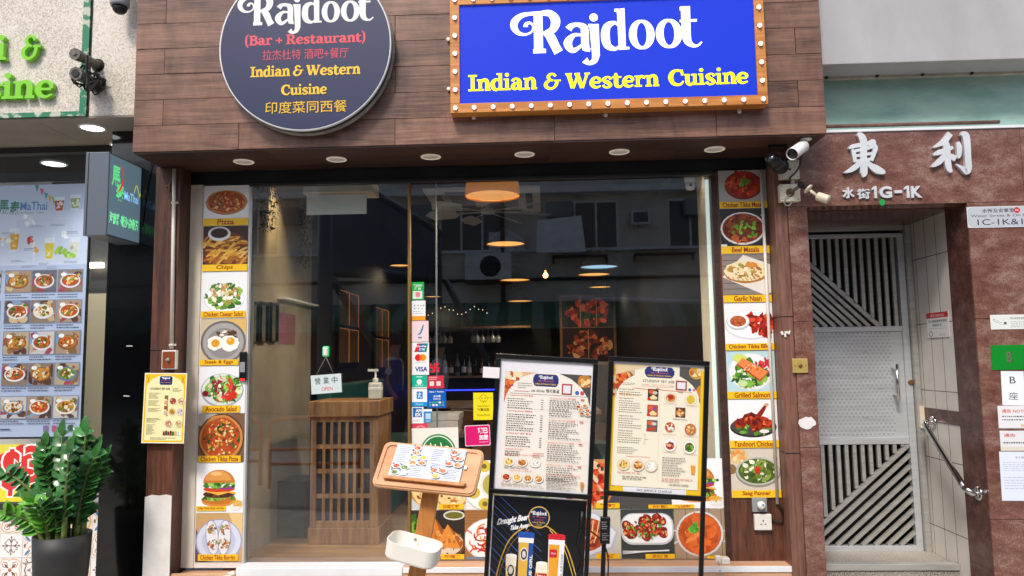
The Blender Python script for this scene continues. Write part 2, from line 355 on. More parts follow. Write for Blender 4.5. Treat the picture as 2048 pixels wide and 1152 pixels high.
def clip01(pts):
    if all(-1e-9 <= p[0] <= 1 and -1e-9 <= p[1] <= 1 for p in pts): return pts
    for ax, lim, sg in ((0, 0, 1), (0, 1, -1), (1, 0, 1), (1, 1, -1)):
        o = []
        for i in range(len(pts)):
            a, b = pts[i-1], pts[i]; da, db = sg*(a[ax]-lim), sg*(b[ax]-lim)
            if (da >= 0) != (db >= 0): t = da/(da-db); o.append((a[0]+(b[0]-a[0])*t, a[1]+(b[1]-a[1])*t))
            if db >= 0: o.append(b)
        pts = o
        if len(pts) < 3: return []
    return pts
class Pic:
    """flat printed artwork: coloured faces in thin paint layers, unit square -> w x h rectangle"""
    def __init__(s, O, w, h, ux=(1, 0, 0), uz=(0, 0, 1), off=.0006, step=2e-5, bg='#ffffff', thick=.001):
        s.O = V(O); s.w = w; s.h = h; s.ux = V(ux).normalized(); s.uz = V(uz).normalized(); s.n = s.ux.cross(s.uz).normalized()
        s.off = off; s.step = step; s.k = 0; s.mb = MB(); s.T = (0, 0, 1, 1)
        if thick:
            q = [s.O, s.O+s.ux*w, s.O+s.ux*w+s.uz*h, s.O+s.uz*h]
            s.mb.prism(q, s.n*-thick, bg) if False else s.mb.prism([p+s.n*off for p in q], s.n*-(thick+off), bg)
    def sub(s, x0, y0, x1, y1): s.T = (x0, y0, x1-x0, y1-y0); return s
    def full(s): s.T = (0, 0, 1, 1); return s
    def pt(s, x, y):
        T = s.T; X = (T[0]+x*T[2])*s.w; Y = (T[1]+y*T[3])*s.h
        return s.O+s.ux*X+s.uz*Y+s.n*(s.off+s.k*s.step)
    def asp(s): return (s.T[2]*s.w)/(s.T[3]*s.h)
    clip = True
    def poly(s, pts, col):
        s.k += 1
        if s.clip: pts = clip01(pts)
        if len(pts) > 2: s.mb.face([s.pt(*p) for p in pts], col)
        return s
    def rect(s, x0, y0, x1, y1, col): return s.poly([(x0, y0), (x1, y0), (x1, y1), (x0, y1)], col)
    def rrect(s, x0, y0, x1, y1, r, col):
        a = s.asp(); pts = []
        for cx, cy, t in ((x1-r, y1-r*a, 0), (x0+r, y1-r*a, 90), (x0+r, y0+r*a, 180), (x1-r, y0+r*a, 270)):
            for k in range(5): t2 = radians(t+k*22.5); pts.append((cx+r*cos(t2), cy+r*a*sin(t2)))
        return s.poly(pts, col)
    def ell(s, cx, cy, rx, ry, col, rot=0, n=22, jit=0):
        c, d = cos(rot), sin(rot); pts = []
        for k in range(n):
            j = 1+random.uniform(-jit, jit) if jit else 1; x = rx*cos(2*pi*k/n)*j; y = ry*sin(2*pi*k/n)*j
            pts.append((cx+x*c-y*d, cy+x*d+y*c))
        return s.poly(pts, col)
    def circle(s, cx, cy, r, col, n=26): return s.ell(cx, cy, r, r*s.asp(), col, 0, n)
    def strokes(s, p, col, sub=4, closed=False):
        s.k += 1; Lp, Rp = strip(p, sub, closed); n = len(Lp)
        for i in range(n if closed else n-1):
            j = (i+1) % n; q = clip01([Lp[i], Rp[i], Rp[j], Lp[j]]) if s.clip else [Lp[i], Rp[i], Rp[j], Lp[j]]
            if len(q) > 2: s.mb.face([s.pt(*p) for p in q], col)
        return s
    def shapes(s, sh, x, y, sx, sy, col):
        """map shapes (own units) to unit space: x + X*sx, y + Y*sy"""
        T = s.T; k1 = T[2]*s.w; k2 = T[3]*s.h
        for k, p in sh:
            if k == 'P': s.poly([(x+q[0]*sx, y+q[1]*sy) for q in p], col)
            else:
                Lp, Rp = strip(p, 6, k == 'C'); s.k += 1; n = len(Lp)
                f = lambda q: s.pt(x+q[0]*sx, y+q[1]*sy)
                for i in range(n if k == 'C' else n-1):
                    j = (i+1) % n; s.mb.face([f(Lp[i]), f(Rp[i]), f(Rp[j]), f(Lp[j])], col)
        return s
    def slab(s, t, x0, x1, y, h, col):
        sh, wd = slab_shapes(t); return s.shapes(sh, x0, y, (x1-x0)/wd, h/.7, col)
    def logo(s, x0, x1, y, col):
        sc = (x1-x0); return s.shapes(LOGO, x0, y, sc, sc*s.asp(), col)
    def text(s, t, x, y, h, col, w=None, al='c', bold=0.):
        vs, fs, a, b, c, d = textmesh(t, bold)
        sy = h/max(d-c, 1e-4); sx = sy/s.asp()
        if w: sx = w/(b-a)
        W = (b-a)*sx; x0 = x-W/2 if al == 'c' else (x if al == 'l' else x-W)
        s.k += 1; s.mb.mesh([s.pt(x0+(v[0]-a)*sx, y+(v[1]-c)*sy) for v in vs], fs, col); return s
    def lines(s, x0, x1, y0, y1, n, col, fill=.75, word=.06):
        """illegible small print: broken bars"""
        dy = (y1-y0)/n
        for i in range(n):
            y = y1-(i+.5)*dy; x = x0; xe = x0+(x1-x0)*random.uniform(.55, 1)
            s.k += 1
            while x < xe:
                l = word*random.uniform(.4, 1.3)*(x1-x0)*2; e = min(x+l, xe)
                s.mb.face([s.pt(x, y-dy*.16), s.pt(e, y-dy*.16), s.pt(e, y+dy*.16), s.pt(x, y+dy*.16)], col); x = e+(x1-x0)*.025
        return s
    def scat(s, cx, cy, rx, ry, n, cols, r0, r1, el=1.6, jit=.25, ring=0., nn=9):
        a = s.asp()
        for i in range(n):
            t = random.uniform(0, 2*pi); q = sqrt(random.uniform(ring*ring, 1)); r = random.uniform(r0, r1); e = random.uniform(1, el); o = random.uniform(0, pi)
            c, d = cos(o), sin(o); x0 = cx+rx*q*cos(t); y0 = cy+ry*q*sin(t); pts = []
            for k in range(nn):
                j = 1+random.uniform(-jit, jit); X = r*e*cos(2*pi*k/nn)*j; Y = r/e*sin(2*pi*k/nn)*j
                pts.append((x0+X*c-Y*d, y0+(X*d+Y*c)*a))
            g = random.uniform(.85, 1.15); cl = hexl(random.choice(cols)); s.poly(pts, tuple(min(1, v*g) for v in cl))
        return s
    def build(s, name, M, parent=None, org=None):
        if org is None and parent is None: org = s.O+s.ux*s.w/2
        return s.mb.build(name, M, parent, org, fix=False)
def jit(c, k=.12):
    c = hexl(c); g = random.uniform(1-k, 1+k); return tuple(v*g for v in c)
# ------------------------------------------------------------------ material list
wood_mat("fascia_wood", '#4a2d23', '#98705c', rough=.33, sx=(.9, 8, 12), scr=.8, fine=.9, bump=.2, stain_shade=.42)  # weathering and shadow blotches both painted into the fascia colour
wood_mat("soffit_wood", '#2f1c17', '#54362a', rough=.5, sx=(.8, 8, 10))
wood_mat("post_wood", '#2f1813', '#744836', rough=.4, sx=(14, 9, .9), attr=False, stain_shade=.4)
wood_mat("post_wood_light", '#4c2f28', '#8d6455', rough=.42, sx=(16, 9, .9), attr=False)
wood_mat("ledge_wood", '#b98a68', '#dcb595', rough=.5, sx=(.8, 10, 12), attr=False, bump=.1)
wood_mat("sign_wood", '#a8601f', '#d9974a', rough=.45, sx=(.8, 6, 14), attr=False, bump=.08)
wood_mat("lectern_wood", '#b57a45', '#d9a273', rough=.4, sx=(2, 3, 9), attr=False, bump=.06)
wood_mat("lectern_post_wood", '#a9672f', '#cf924f', rough=.42, sx=(12, 8, .8), attr=False, bump=.06)
wood_mat("oak", '#6e4a2d', '#a87c50', rough=.5, sx=(12, 9, .8), attr=False, bump=.12)
wood_mat("floor_wood", '#6a4c34', '#a98563', rough=.4, sx=(1.2, 7, 9), attr=False, bump=.05)
mat("white_alu", '#e4e6ea', .35, var=.06, scale=3)
mat("grey_alu", '#a9acad', .35, .6, var=.1)
mat("dark_alu", '#2b2c2c', .4)
mat("bronze_alu", '#7a5a38', .35, .4)
mat("gold_alu", '#8a6a3c', .4, .3)
mat("black_paint", '#0b0c0e', .35)
mat("shutter_black", '#111216', .45, var=.3, scale=4)
mat("white_board", '#d9d0c0', .55, col2='#b9a88e', scale=2.2, stretch=(3, 1, .7), lo=.2, hi=.55)
mat("white_paint", '#dedbd6', .6, var=.08, scale=9, bump=.4)
mat("tile_joint", '#8a857c', .7)
mat("black_gloss", '#070708', .12, coat=.3, rvar=.06, scale=3)
mat("teal_plaster", '#a2c2b8', .75, col2='#6f9a92', scale=2.6, stretch=(1, 1, 2.4), lo=.25, hi=.6, bump=.8, bscale=22)
mat("grey_band", '#b4b2b4', .75, col2='#a09fa1', scale=1.6, stretch=(1.6, 1, .8), lo=.25, hi=.6, bump=.12, bscale=120)
mat("beige_strip", '#b3aa9a', .8, var=.2, scale=12, bump=.4)
mat("steel", '#b9b7b1', .36, .5, var=.12, scale=5, stretch=(1, 1, 9), rvar=.08)
mat("steel_polish", '#d8d8d8', .14, 1.)
mat("steel_brushed", '#cdd0d3', .36, .45, var=.08, scale=3, stretch=(1, 1, 12), rvar=.1)
mat("char_steel", '#e9ebec', .38, .45, var=.06, scale=12)
mat("brass", '#d9bd6e', .38, .5, var=.12, scale=14)
mat("rust_pipe", '#6f5149', .7, var=.25, scale=20)
mat("white_plastic", '#e2e0da', .35, var=.05)
mat("cream_plastic", '#d6cdb6', .45, var=.08, scale=9)
mat("grey_plastic", '#8f9294', .45)
mat("black_plastic", '#0d0e10', .35)
mat("pipe_white", '#d8d2c8', .45, col2='#a8927c', scale=9, lo=.22, hi=.38)
mat("brown_plastic", '#8a4526', .3, var=.15, coat=.4)
mat("dark_metal", '#2b2a29', .5, .5, var=.2)
mat("grime_metal", '#6f6a63', .6, .4, var=.35, scale=30, bump=.4)
mat("cable_black", '#101010', .5)
mat("print", attr=True, rough=.42)
mat("print_gloss", attr=True, rough=.2, coat=.3)
mat("print_matte", attr=True, rough=.7)
mat("print_lit", attr=True, rough=.5, emit=.36, spec=.2)
mat("print_glow", attr=True, rough=.4, emit=.55)
mat("print_backlit_sheet", attr=True, rough=.25, emit=.1)  # faint glow added to brighten the left menu poster, no lamp behind it
mat("rim_side", '#8d8880', .6, var=.25, scale=14)
mat("sign_face", attr=True, rough=.35, var=.06, scale=3)
mat("bulb", '#fff1f2', .4, emit=1.3)
mat("bulb_ring", '#e2a89a', .4)
mat("lime_acrylic", '#78c60e', .25, coat=.3, emit=.06)
mat("lime_side", '#4d9a0c', .35)
mat("lamp_face", '#fff6e0', .5, emit=7)
mat("lamp_face_white", '#f4f7ff', .5, emit=3)
mat("lamp_off", '#f6efd9', .5, emit=.12)  # slight glow added so the unlit downlight trim does not look grey
mat("pendant_shell", '#c0741c', .4, emit=.3)
mat("pendant_shell_dark", '#4a2f12', .4)
mat("pendant_inner", '#ffb65c', .5, emit=.95)
mat("pendant_big_inner", '#e8a25c', .5, emit=.62)
mat("pendant_cool", '#a9d4f4', .5, emit=.75)
mat("leaf", '#3a6e36', .24, var=.5, scale=9, coat=.2)
mat("leaf_new", '#63a534', .35, var=.25, scale=14)
mat("stem_green", '#5a6b30', .5, var=.3, scale=20)
mat("pot_grey", '#2a2b2c', .55, var=.3, scale=5, bump=.15, bscale=60)
mat("soil", '#2a211b', .9, var=.4, scale=40)
mat("concrete_in", '#a59c8e', .75, col2='#80776b', scale=1.7, bump=.3, bscale=10)
mat("black_wall", '#0e0e10', .7)
mat("dark_wood_in", '#1b130e', .5, var=.4, scale=6, stretch=(1, 1, 6))
mat("beige_wall", '#e6dfd2', .7, var=.06)
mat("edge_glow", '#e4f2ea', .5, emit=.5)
mat("ceiling_black", '#060607', .85)
mat("teal_cloth", '#0f5a55', .6, var=.15, scale=8)
mat("grey_cloth", '#5b5850', .8, var=.15)
mat("table_top", '#6a5138', .4, var=.15)
mat("tape_mark", '#cfcac0', .7)
mat("bottle_green", '#122a16', .1, coat=.5)
mat("bottle_amber", '#5a2c0c', .1, coat=.5)
mat("bottle_clear", '#8d9a99', .08, coat=.5)
mat("crystal", '#c9d2d4', .06, .4)
mat("led_blue", '#2a36ff', .5, emit=3.0)
mat("red_lamp", '#ff1818', .5, emit=3)
mat("ember", '#ffb060', .5, emit=6)
mat("frame_glow", '#b3642a', .5, emit=.35)
mat("asphalt", '#8a8783', .9, var=.25, scale=30, bump=.4)
mat("pavement", '#a39e96', .85, var=.15, scale=8, bump=.3)
mat("opp_wall", '#e2ddd3', .85, col2='#a9a69f', scale=.9, lo=.3, hi=.6, bump=.2)
mat("opp_wall_dark", '#7c868c', .85, var=.3, scale=1.2)
mat("opp_dark", '#2a3034', .7, var=.3)
mat("opp_glass", '#3c4a54', .15)
mat("opp_white", '#dde2e6', .6, var=.1)
mat("opp_green", '#2c7a5e', .6, var=.1)
mat("hoarding", '#59646f', .6, var=.25, scale=1.5)
mat("orange_plastic", '#c4501c', .5)
mat("car_paint", '#8f979d', .25, .3, coat=.6)
mat("skin", '#b98a6c', .6)
mat("shirt", '#cfd6de', .8)
mat("trousers", '#20242e', .85)
mat("hair", '#120e0c', .6)
mat("sanitizer", '#c9c8bd', .3)
mat("flower_dry", '#8d7a3a', .8, var=.4, scale=30)
mat("flower_dark", '#2c2a22', .85, var=.5, scale=30)
glass_mat("shop_glass", (.94, .96, .96), dirt=.004, ior=1.88); glass_mat("shop_glass_left", (.95, .96, .96), dirt=0, ior=1.52)

def granite_mat(name, c1, c2, c3, rough=.25):
    M = bpy.data.materials.new(name); M.use_nodes = True; MATS[name] = M
    n = M.node_tree.nodes; L = M.node_tree.links; b = n["Principled BSDF"]; b.inputs["Roughness"].default_value = rough
    tc = n.new("ShaderNodeTexCoord"); mp = n.new("ShaderNodeMapping"); mp.inputs["Rotation"].default_value = (0, radians(-38), 0); mp.inputs["Scale"].default_value = (4.5, 8, 9)
    L.new(tc.outputs["Object"], mp.inputs[0])
    a = n.new("ShaderNodeTexNoise"); a.inputs["Scale"].default_value = 1.5; a.inputs["Detail"].default_value = 10; a.inputs["Roughness"].default_value = .72; a.inputs["Distortion"].default_value = .25; L.new(mp.outputs[0], a.inputs["Vector"])
    g = n.new("ShaderNodeTexNoise"); g.inputs["Scale"].default_value = 190; g.inputs["Detail"].default_value = 3; L.new(tc.outputs["Object"], g.inputs["Vector"])
    mx = n.new("ShaderNodeMath"); mx.operation = 'MULTIPLY_ADD'; mx.inputs[1].default_value = .45; L.new(g.outputs["Fac"], mx.inputs[0]); L.new(a.outputs["Fac"], mx.inputs[2])
    cr = n.new("ShaderNodeValToRGB"); e = cr.color_ramp.elements
    e[0].position = .52; e[1].position = .98; e[0].color = (*hexl(c1), 1); e[1].color = (*hexl(c3), 1)
    x = e.new(.73); x.color = (*hexl(c2), 1)
    L.new(mx.outputs[0], cr.inputs[0]); L.new(cr.outputs[0], b.inputs["Base Color"]); return M
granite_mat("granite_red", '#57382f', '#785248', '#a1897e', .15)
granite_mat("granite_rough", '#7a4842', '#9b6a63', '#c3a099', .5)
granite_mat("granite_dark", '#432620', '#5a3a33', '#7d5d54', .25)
def speckle_mat(name, c1, c2, c3, scale=90, rough=.5):
    M = bpy.data.materials.new(name); M.use_nodes = True; MATS[name] = M
    n = M.node_tree.nodes; L = M.node_tree.links; b = n["Principled BSDF"]; b.inputs["Roughness"].default_value = rough
    tc = n.new("ShaderNodeTexCoord")
    a = n.new("ShaderNodeTexNoise"); a.inputs["Scale"].default_value = scale; a.inputs["Detail"].default_value = 2.5; a.inputs["Roughness"].default_value = .7; L.new(tc.outputs["Object"], a.inputs["Vector"])
    g = n.new("ShaderNodeTexNoise"); g.inputs["Scale"].default_value = 1.7; g.inputs["Detail"].default_value = 3; L.new(tc.outputs["Object"], g.inputs["Vector"])
    mx = n.new("ShaderNodeMath"); mx.operation = 'MULTIPLY_ADD'; mx.inputs[1].default_value = .3; L.new(g.outputs["Fac"], mx.inputs[0]); L.new(a.outputs["Fac"], mx.inputs[2])
    cr = n.new("ShaderNodeValToRGB"); e = cr.color_ramp.elements; cr.color_ramp.interpolation = 'LINEAR'
    e[0].position = .52; e[1].position = .76; e[0].color = (*hexl(c1), 1); e[1].color = (*hexl(c3), 1); x = e.new(.63); x.color = (*hexl(c2), 1)
    L.new(mx.outputs[0], cr.inputs[0]); L.new(cr.outputs[0], b.inputs["Base Color"]); return M
speckle_mat("speckle_stone", '#a2978a', '#c8bfb1', '#dfd8cc', 135, .28)
speckle_mat("step_granite", '#55504a', '#8d867d', '#b9b3aa', 130, .4)
def tile_mat(name, base, line, w, h, rough=.25, ax=1):
    """plain wall tiles on a plane x=const: brick texture over (y,z)"""
    M = bpy.data.materials.new(name); M.use_nodes = True; MATS[name] = M
    n = M.node_tree.nodes; L = M.node_tree.links; b = n["Principled BSDF"]; b.inputs["Roughness"].default_value = rough
    tc = n.new("ShaderNodeTexCoord"); sp = n.new("ShaderNodeSeparateXYZ"); L.new(tc.outputs["Object"], sp.inputs[0])
    cb = n.new("ShaderNodeCombineXYZ"); L.new(sp.outputs[ax], cb.inputs[0]); L.new(sp.outputs[2], cb.inputs[1])
    br = n.new("ShaderNodeTexBrick"); br.offset = 0; br.inputs["Scale"].default_value = 1; br.inputs["Brick Width"].default_value = w; br.inputs["Row Height"].default_value = h
    br.inputs["Mortar Size"].default_value = .003; br.inputs["Mortar Smooth"].default_value = .2
    c = hexl(base); br.inputs["Color1"].default_value = (*c, 1); br.inputs["Color2"].default_value = (*[v*.93 for v in c], 1); br.inputs["Mortar"].default_value = (*hexl(line), 1)
    L.new(cb.outputs[0], br.inputs["Vector"])
    no = n.new("ShaderNodeTexNoise"); no.inputs["Scale"].default_value = 3; no.inputs["Detail"].default_value = 6; L.new(tc.outputs["Object"], no.inputs["Vector"])
    mr = n.new("ShaderNodeMapRange"); mr.inputs[1].default_value = .3; mr.inputs[2].default_value = .7; mr.inputs[3].default_value = .86; mr.inputs[4].default_value = 1.05; L.new(no.outputs["Fac"], mr.inputs[0])
    vm = n.new("ShaderNodeVectorMath"); vm.operation = 'SCALE'; L.new(br.outputs[0], vm.inputs[0]); L.new(mr.outputs[0], vm.inputs["Scale"]); L.new(vm.outputs[0], b.inputs["Base Color"])
    bu = n.new("ShaderNodeBump"); bu.inputs["Strength"].default_value = .4; bu.inputs["Distance"].default_value = .003; bu.invert = True
    L.new(br.outputs["Fac"], bu.inputs["Height"]); L.new(bu.outputs[0], b.inputs["Normal"]); return M
tile_mat("tile_cream", '#dcd8cf', '#6f6a62', .122, .4)
m_ = MATS

# ------------------------------------------------------------------ the setting: ground
SL = -.05                                   # the street falls to the right
def ground(name, x0, x1, y0, y1, z, M):
    b = MB(); b.face([(x0, y0, z+SL*x0), (x1, y0, z+SL*x1), (x1, y1, z+SL*x1), (x0, y1, z+SL*x0)]); o = b.build(name, M, org=(0, (y0+y1)/2, z)); tag(o, kind="structure"); return o
ground("ground", -60, 60, -60, 60, -.16, m_["asphalt"])
ground("road", -40, 40, -9.0, -2.6, -.12, m_["asphalt"])
b = MB(); b.box((-40, -2.6, -.4), (40, .6, 0.0))
for v in b.v: v.z += SL*v.x
tag(b.build("pavement", m_["pavement"], org=(0, -1, 0)), kind="structure")
b = MB(); b.box((-40, -14, -.4), (40, -9.0, 0.0))
for v in b.v: v.z += SL*v.x
tag(b.build("far_pavement", m_["pavement"], org=(0, -11, 0)), kind="structure")

# ------------------------------------------------------------------ the restaurant front
FX0, FX1, FY, SZ = -2.186, 1.475, -.41, 2.589
GZ0, GZ1 = .345, 2.503
GX0, GX1, MX = -1.69, 1.0, -.768
shop = thing("restaurant_building", "brown wood clad restaurant front with big dark window and deep timber fascia", "shopfront", (0, 0, 0))
b = MB(); row = .1425; nrow = 15; Lp = .842
b.box((FX0+.006, FY+.012, SZ+.004), (FX1-.006, .4, SZ+nrow*row), (.02, .3, .4))
for r in range(nrow):
    z0 = SZ+r*row+(.0 if r == 0 else .0012); z1 = SZ+(r+1)*row-.0012
    js = [-.767+k*Lp-(0 if r % 2 == 0 else .417) for k in range(-3, 5)]
    xs = [FX0]+[x for x in js if FX0+.02 < x < FX1-.02]+[FX1]
    for i in range(len(xs)-1):
        d = random.uniform(0, .003)
        b.box((xs[i]+(.0012 if i else 0), FY-d, z0), (xs[i+1]-(.0012 if i < len(xs)-2 else 0), FY+.012, z1), (random.random(), random.random(), random.random()))
    # return ends of the cladding
    for X, s in ((FX0, 1), (FX1, -1)):
        b.box((X, FY+.0125, z0), (X+s*.0058, .38, z1), (random.random(), random.random(), random.random()))
b.build("fascia_cladding", m_["fascia_wood"], shop, bevel=.0008, seg=1)
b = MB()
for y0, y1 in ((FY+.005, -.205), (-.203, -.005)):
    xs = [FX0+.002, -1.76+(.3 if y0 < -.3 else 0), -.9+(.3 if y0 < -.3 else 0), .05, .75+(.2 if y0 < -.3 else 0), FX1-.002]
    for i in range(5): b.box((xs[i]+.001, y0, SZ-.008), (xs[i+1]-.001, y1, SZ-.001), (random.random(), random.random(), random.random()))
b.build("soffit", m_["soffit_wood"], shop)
b = MB(); b.box((-2.06, -.004, GZ1), (1.29, .05, SZ-.0095)); b.box((-2.05, -.008, GZ1+.012), (1.28, -.0045, SZ-.02))
b.build("shutter_box", m_["shutter_black"], shop)
b = MB(); b.box((GX0-.02, -.012, GZ1-.018), (GX1, .03, GZ1-.0005)); b.build("header_frame", m_["dark_alu"], shop, bevel=.002)
# sill, ledge, nosings
b = MB(); b.box((-2.05, -.1, -.2), (MX-.02, .02, GZ0-.048)); b.box((MX-.018, -.11, -.2), (1.3, .02, GZ0-.002)); b.box((-2.06, -.12, -.2), (-1.70, -.101, GZ0-.03))
b.build("ledge", m_["ledge_wood"], shop, bevel=.003)
b = MB(); b.box((GX0-.01, -.112, GZ0-.046), (MX-.02, .018, GZ0-.004)); b.box((MX-.016, -.117, GZ0-.03), (1.29, -.1105, GZ0+.0))
b.bar((GX0-.02, -.105, GZ0-.03), (GX0-.11, -.123, GZ0-.055), .028, .012, (0, -.5, 1))
b.build("sill_nosing", m_["white_alu"], shop, bevel=.002)
# window panes and mullions
b = MB(); b.box((GX0, .004, GZ0), (MX-.004, .012, GZ1-.018)); b.build("window_pane", m_["shop_glass"], shop)
b = MB(); b.box((MX+.004, .02, GZ0-.002), (GX1-.03, .028, GZ1-.018)); b.build("window_pane", m_["shop_glass"], shop)
b = MB(); b.box((MX-.008, -.002, GZ0), (MX+.006, .032, GZ1-.018)); b.build("mullion", m_["gold_alu"], shop, bevel=.001)
b = MB(); b.box((-.62, .032, GZ0), (-.612, .044, GZ1-.018)); b.build("sliding_door_edge", m_["grey_alu"], shop)
b = MB(); b.box((GX1-.03, -.004, GZ0), (GX1-.001, .05, GZ1-.018)); b.build("window_jamb", m_["soffit_wood"], shop)
b = MB(); b.box((GX0-.012, -.004, GZ0-.004), (GX0-.001, .05, GZ1-.018)); b.build("window_jamb", m_["grey_alu"], shop)
# left pilaster behind the posters, white edge, timber post
b = MB(); b.box((-1.985, -.003, GZ0-.03), (GX0-.0125, .05, GZ1-.02)); b.build("poster_board", m_["white_paint"], shop)
b = MB(); b.box((-2.06, -.006, GZ0-.03), (-1.987, .05, GZ1)); b.build("white_edge_board", m_["white_board"], shop, bevel=.002)
b = MB(); b.box((-2.205, -.13, -.2), (-2.0605, .06, SZ-.009))
b.build("timber_post", m_["post_wood"], shop, bevel=.002)
for z in (1.53, 1.02): b = MB(); b.box((-2.2062, -.1312, z), (-2.0595, .03, z+.004)); b.build("post_joint", m_["black_paint"], shop)
b = MB(); pts = [(-2.208, .0), (-2.0575, .0), (-2.0575, .735), (-2.09, .742), (-2.13, .736), (-2.17, .741), (-2.208, .728)]
b.prism([(x, -.1328, z-(.2 if z == 0 else 0)) for x, z in pts], (0, .0015, 0)); b.box((-2.2085, -.13, -.2), (-2.2065, .05, .73)); b.build("white_painted_patch", m_["white_paint"], shop)
# right pilaster
b = MB(); b.box((GX1, -.004, GZ0-.002), (1.30, .05, GZ1+.02)); b.build("pilaster_panel", m_["post_wood"], shop)
b = MB(); b.box((1.2815, -.125, -.1), (1.352, -.0045, SZ-.009)); b.build("timber_post", m_["post_wood_light"], shop, bevel=.003)
for z in (.93, 1.66): b = MB(); b.box((1.2795, -.1265, z), (1.3535, -.006, z+.0035)); b.build("post_joint", m_["black_paint"], shop)
# upper storey above the fascia, interior shell
ZF = SZ+nrow*row
b = MB(); b.box((FX0-1.5, .42, SZ+.3), (FX1+2.0, .7, 9)); b.build("upper_wall", m_["opp_wall"], shop)
IW0, IW1, ID, IZ, IF = -1.74, 1.02, 9.0, 2.92, .33
b = MB(); b.box((IW0-.12, .05, IZ), (IW1+.1, ID, IZ+.1)); b.build("interior_ceiling", m_["ceiling_black"], shop)
b = MB(); b.box((IW0-.1, .052, IF-.2), (IW0, 1.27, IZ-.002)); b.build("concrete_side_wall", m_["concrete_in"], shop)
b = MB(); b.box((IW0-.12, 1.2705, IF-.2), (IW0-.02, ID, IZ-.002)); b.build("dark_side_wall", m_["dark_wood_in"], shop)
b = MB(); b.box((IW0-.12, ID, IF-.2), (IW1+.1, ID+.1, IZ+.1)); b.build("back_wall", m_["dark_wood_in"], shop)
b = MB(); b.box((IW1, .052, IF-.2), (IW1+.1, .62, IZ-.002)); b.build("beige_side_wall", m_["beige_wall"], shop)
b = MB(); b.box((IW1+.02, .6205, IF-.2), (IW1+.1, ID, IZ-.002)); b.build("dark_side_wall", m_["dark_wood_in"], shop)
b = MB(); b.box((IW0-.02, .03, .1), (IW1+.02, ID, IF)); tag(b.build("floor", m_["floor_wood"]), kind="structure")
# bright edge strip by the right jamb
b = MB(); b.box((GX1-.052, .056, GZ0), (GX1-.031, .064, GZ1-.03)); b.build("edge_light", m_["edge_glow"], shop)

# ------------------------------------------------------------------ round hanging lamps under the soffit
ords = ["far left", "second from left", "third from left", "third from right", "second from right", "far right"]
proto = None
for i, (px, py) in enumerate(((486, 322), (674, 319), (861, 312), (1049, 307), (1239, 302), (1430, 297))):
    p = onZ(px, py, SZ-.008)
    lab = "round cream recessed downlight in the brown timber soffit, "+ords[i]+" of its row"
    if proto is None:
        p0 = p; proto = thing("recessed_downlight", lab, "downlight", (p.x, -.2, SZ-.0085), "downlights in a row under the timber fascia")
        b = MB(); b.lathe([(.056, 0), (.056, -.004), (.05, -.006), (.047, -.004), (.047, 0)], (p.x, -.2, SZ-.0085), n=28); b.build("trim_ring", m_["lamp_off"], proto)
        b = MB(); b.lathe([(.0465, -.001), (.04, -.0035), (.001, -.004)], (p.x, -.2, SZ-.0085), n=28); b.build("diffuser", m_["white_plastic"], proto)
    else: copy_tree(proto, (p.x-p0.x, 0, 0), lab)

# ------------------------------------------------------------------ residential entrance on the right
GY, PX0, PX1 = -.135, 1.353, 1.455
TX = 2.312; LZ = 2.262; TZ = 2.672
ent = thing("residential_entrance", "red granite doorway of a tenement with stainless steel gate and tiled side wall", "doorway", (1.9, 0, 0))
b = MB()
def slab_box(a, c): b.box(a, c)
for z0, z1 in ((-.2, .96), (.962, 1.63), (1.632, LZ)): b.box((PX0, GY, z0), (PX1, .6, z1))
b.build("granite_pillar", [m_["granite_red"]], ent, bevel=.0015, seg=1)
b = MB(); b.box((PX0, GY, LZ+.0015), (2.62, .6, TZ)); b.box((2.6215, GY, LZ+.0015), (4.5, .6, TZ)); b.build("granite_lintel", m_["granite_red"], ent, bevel=.0015, seg=1)
b = MB()
for z0, z1 in ((-.3, .58), (.582, 1.63), (1.632, LZ)): b.box((TX, GY, z0), (4.5, .09, z1))
b.build("granite_wall", m_["granite_red"], ent, bevel=.002, seg=1)
b = MB()
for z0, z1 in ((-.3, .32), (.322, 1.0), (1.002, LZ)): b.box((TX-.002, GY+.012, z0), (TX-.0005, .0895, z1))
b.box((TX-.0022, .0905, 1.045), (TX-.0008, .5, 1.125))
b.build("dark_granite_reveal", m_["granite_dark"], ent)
b = MB(); b.box((TX, .0905, -.3), (TX+.1, .6, LZ)); b.build("tiled_side_wall", m_["tile_cream"], ent, org=(TX, .0905, .03))
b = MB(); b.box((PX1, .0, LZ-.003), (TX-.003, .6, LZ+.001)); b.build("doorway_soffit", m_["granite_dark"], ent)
b = MB(); b.box((PX1+.001, .2, -.3), (TX-.003, .7, .262)); b.build("step", m_["step_granite"], ent, bevel=.002)
b = MB(); b.box((PX1+.001, .19, .236), (TX-.003, .1995, .272)); b.box((PX1+.001, .1995, .2625), (TX-.003, .24, .272)); b.build("step_nosing", m_["steel"], ent, bevel=.003)
b = MB(); b.box((PX0+.0, .75, -.2), (TX+.2, .8, 2.6)); b.box((TX+.001, .601, -.2), (TX+.05, .75, 2.6)); b.build("dark_stairwell_wall", m_["black_wall"], ent)
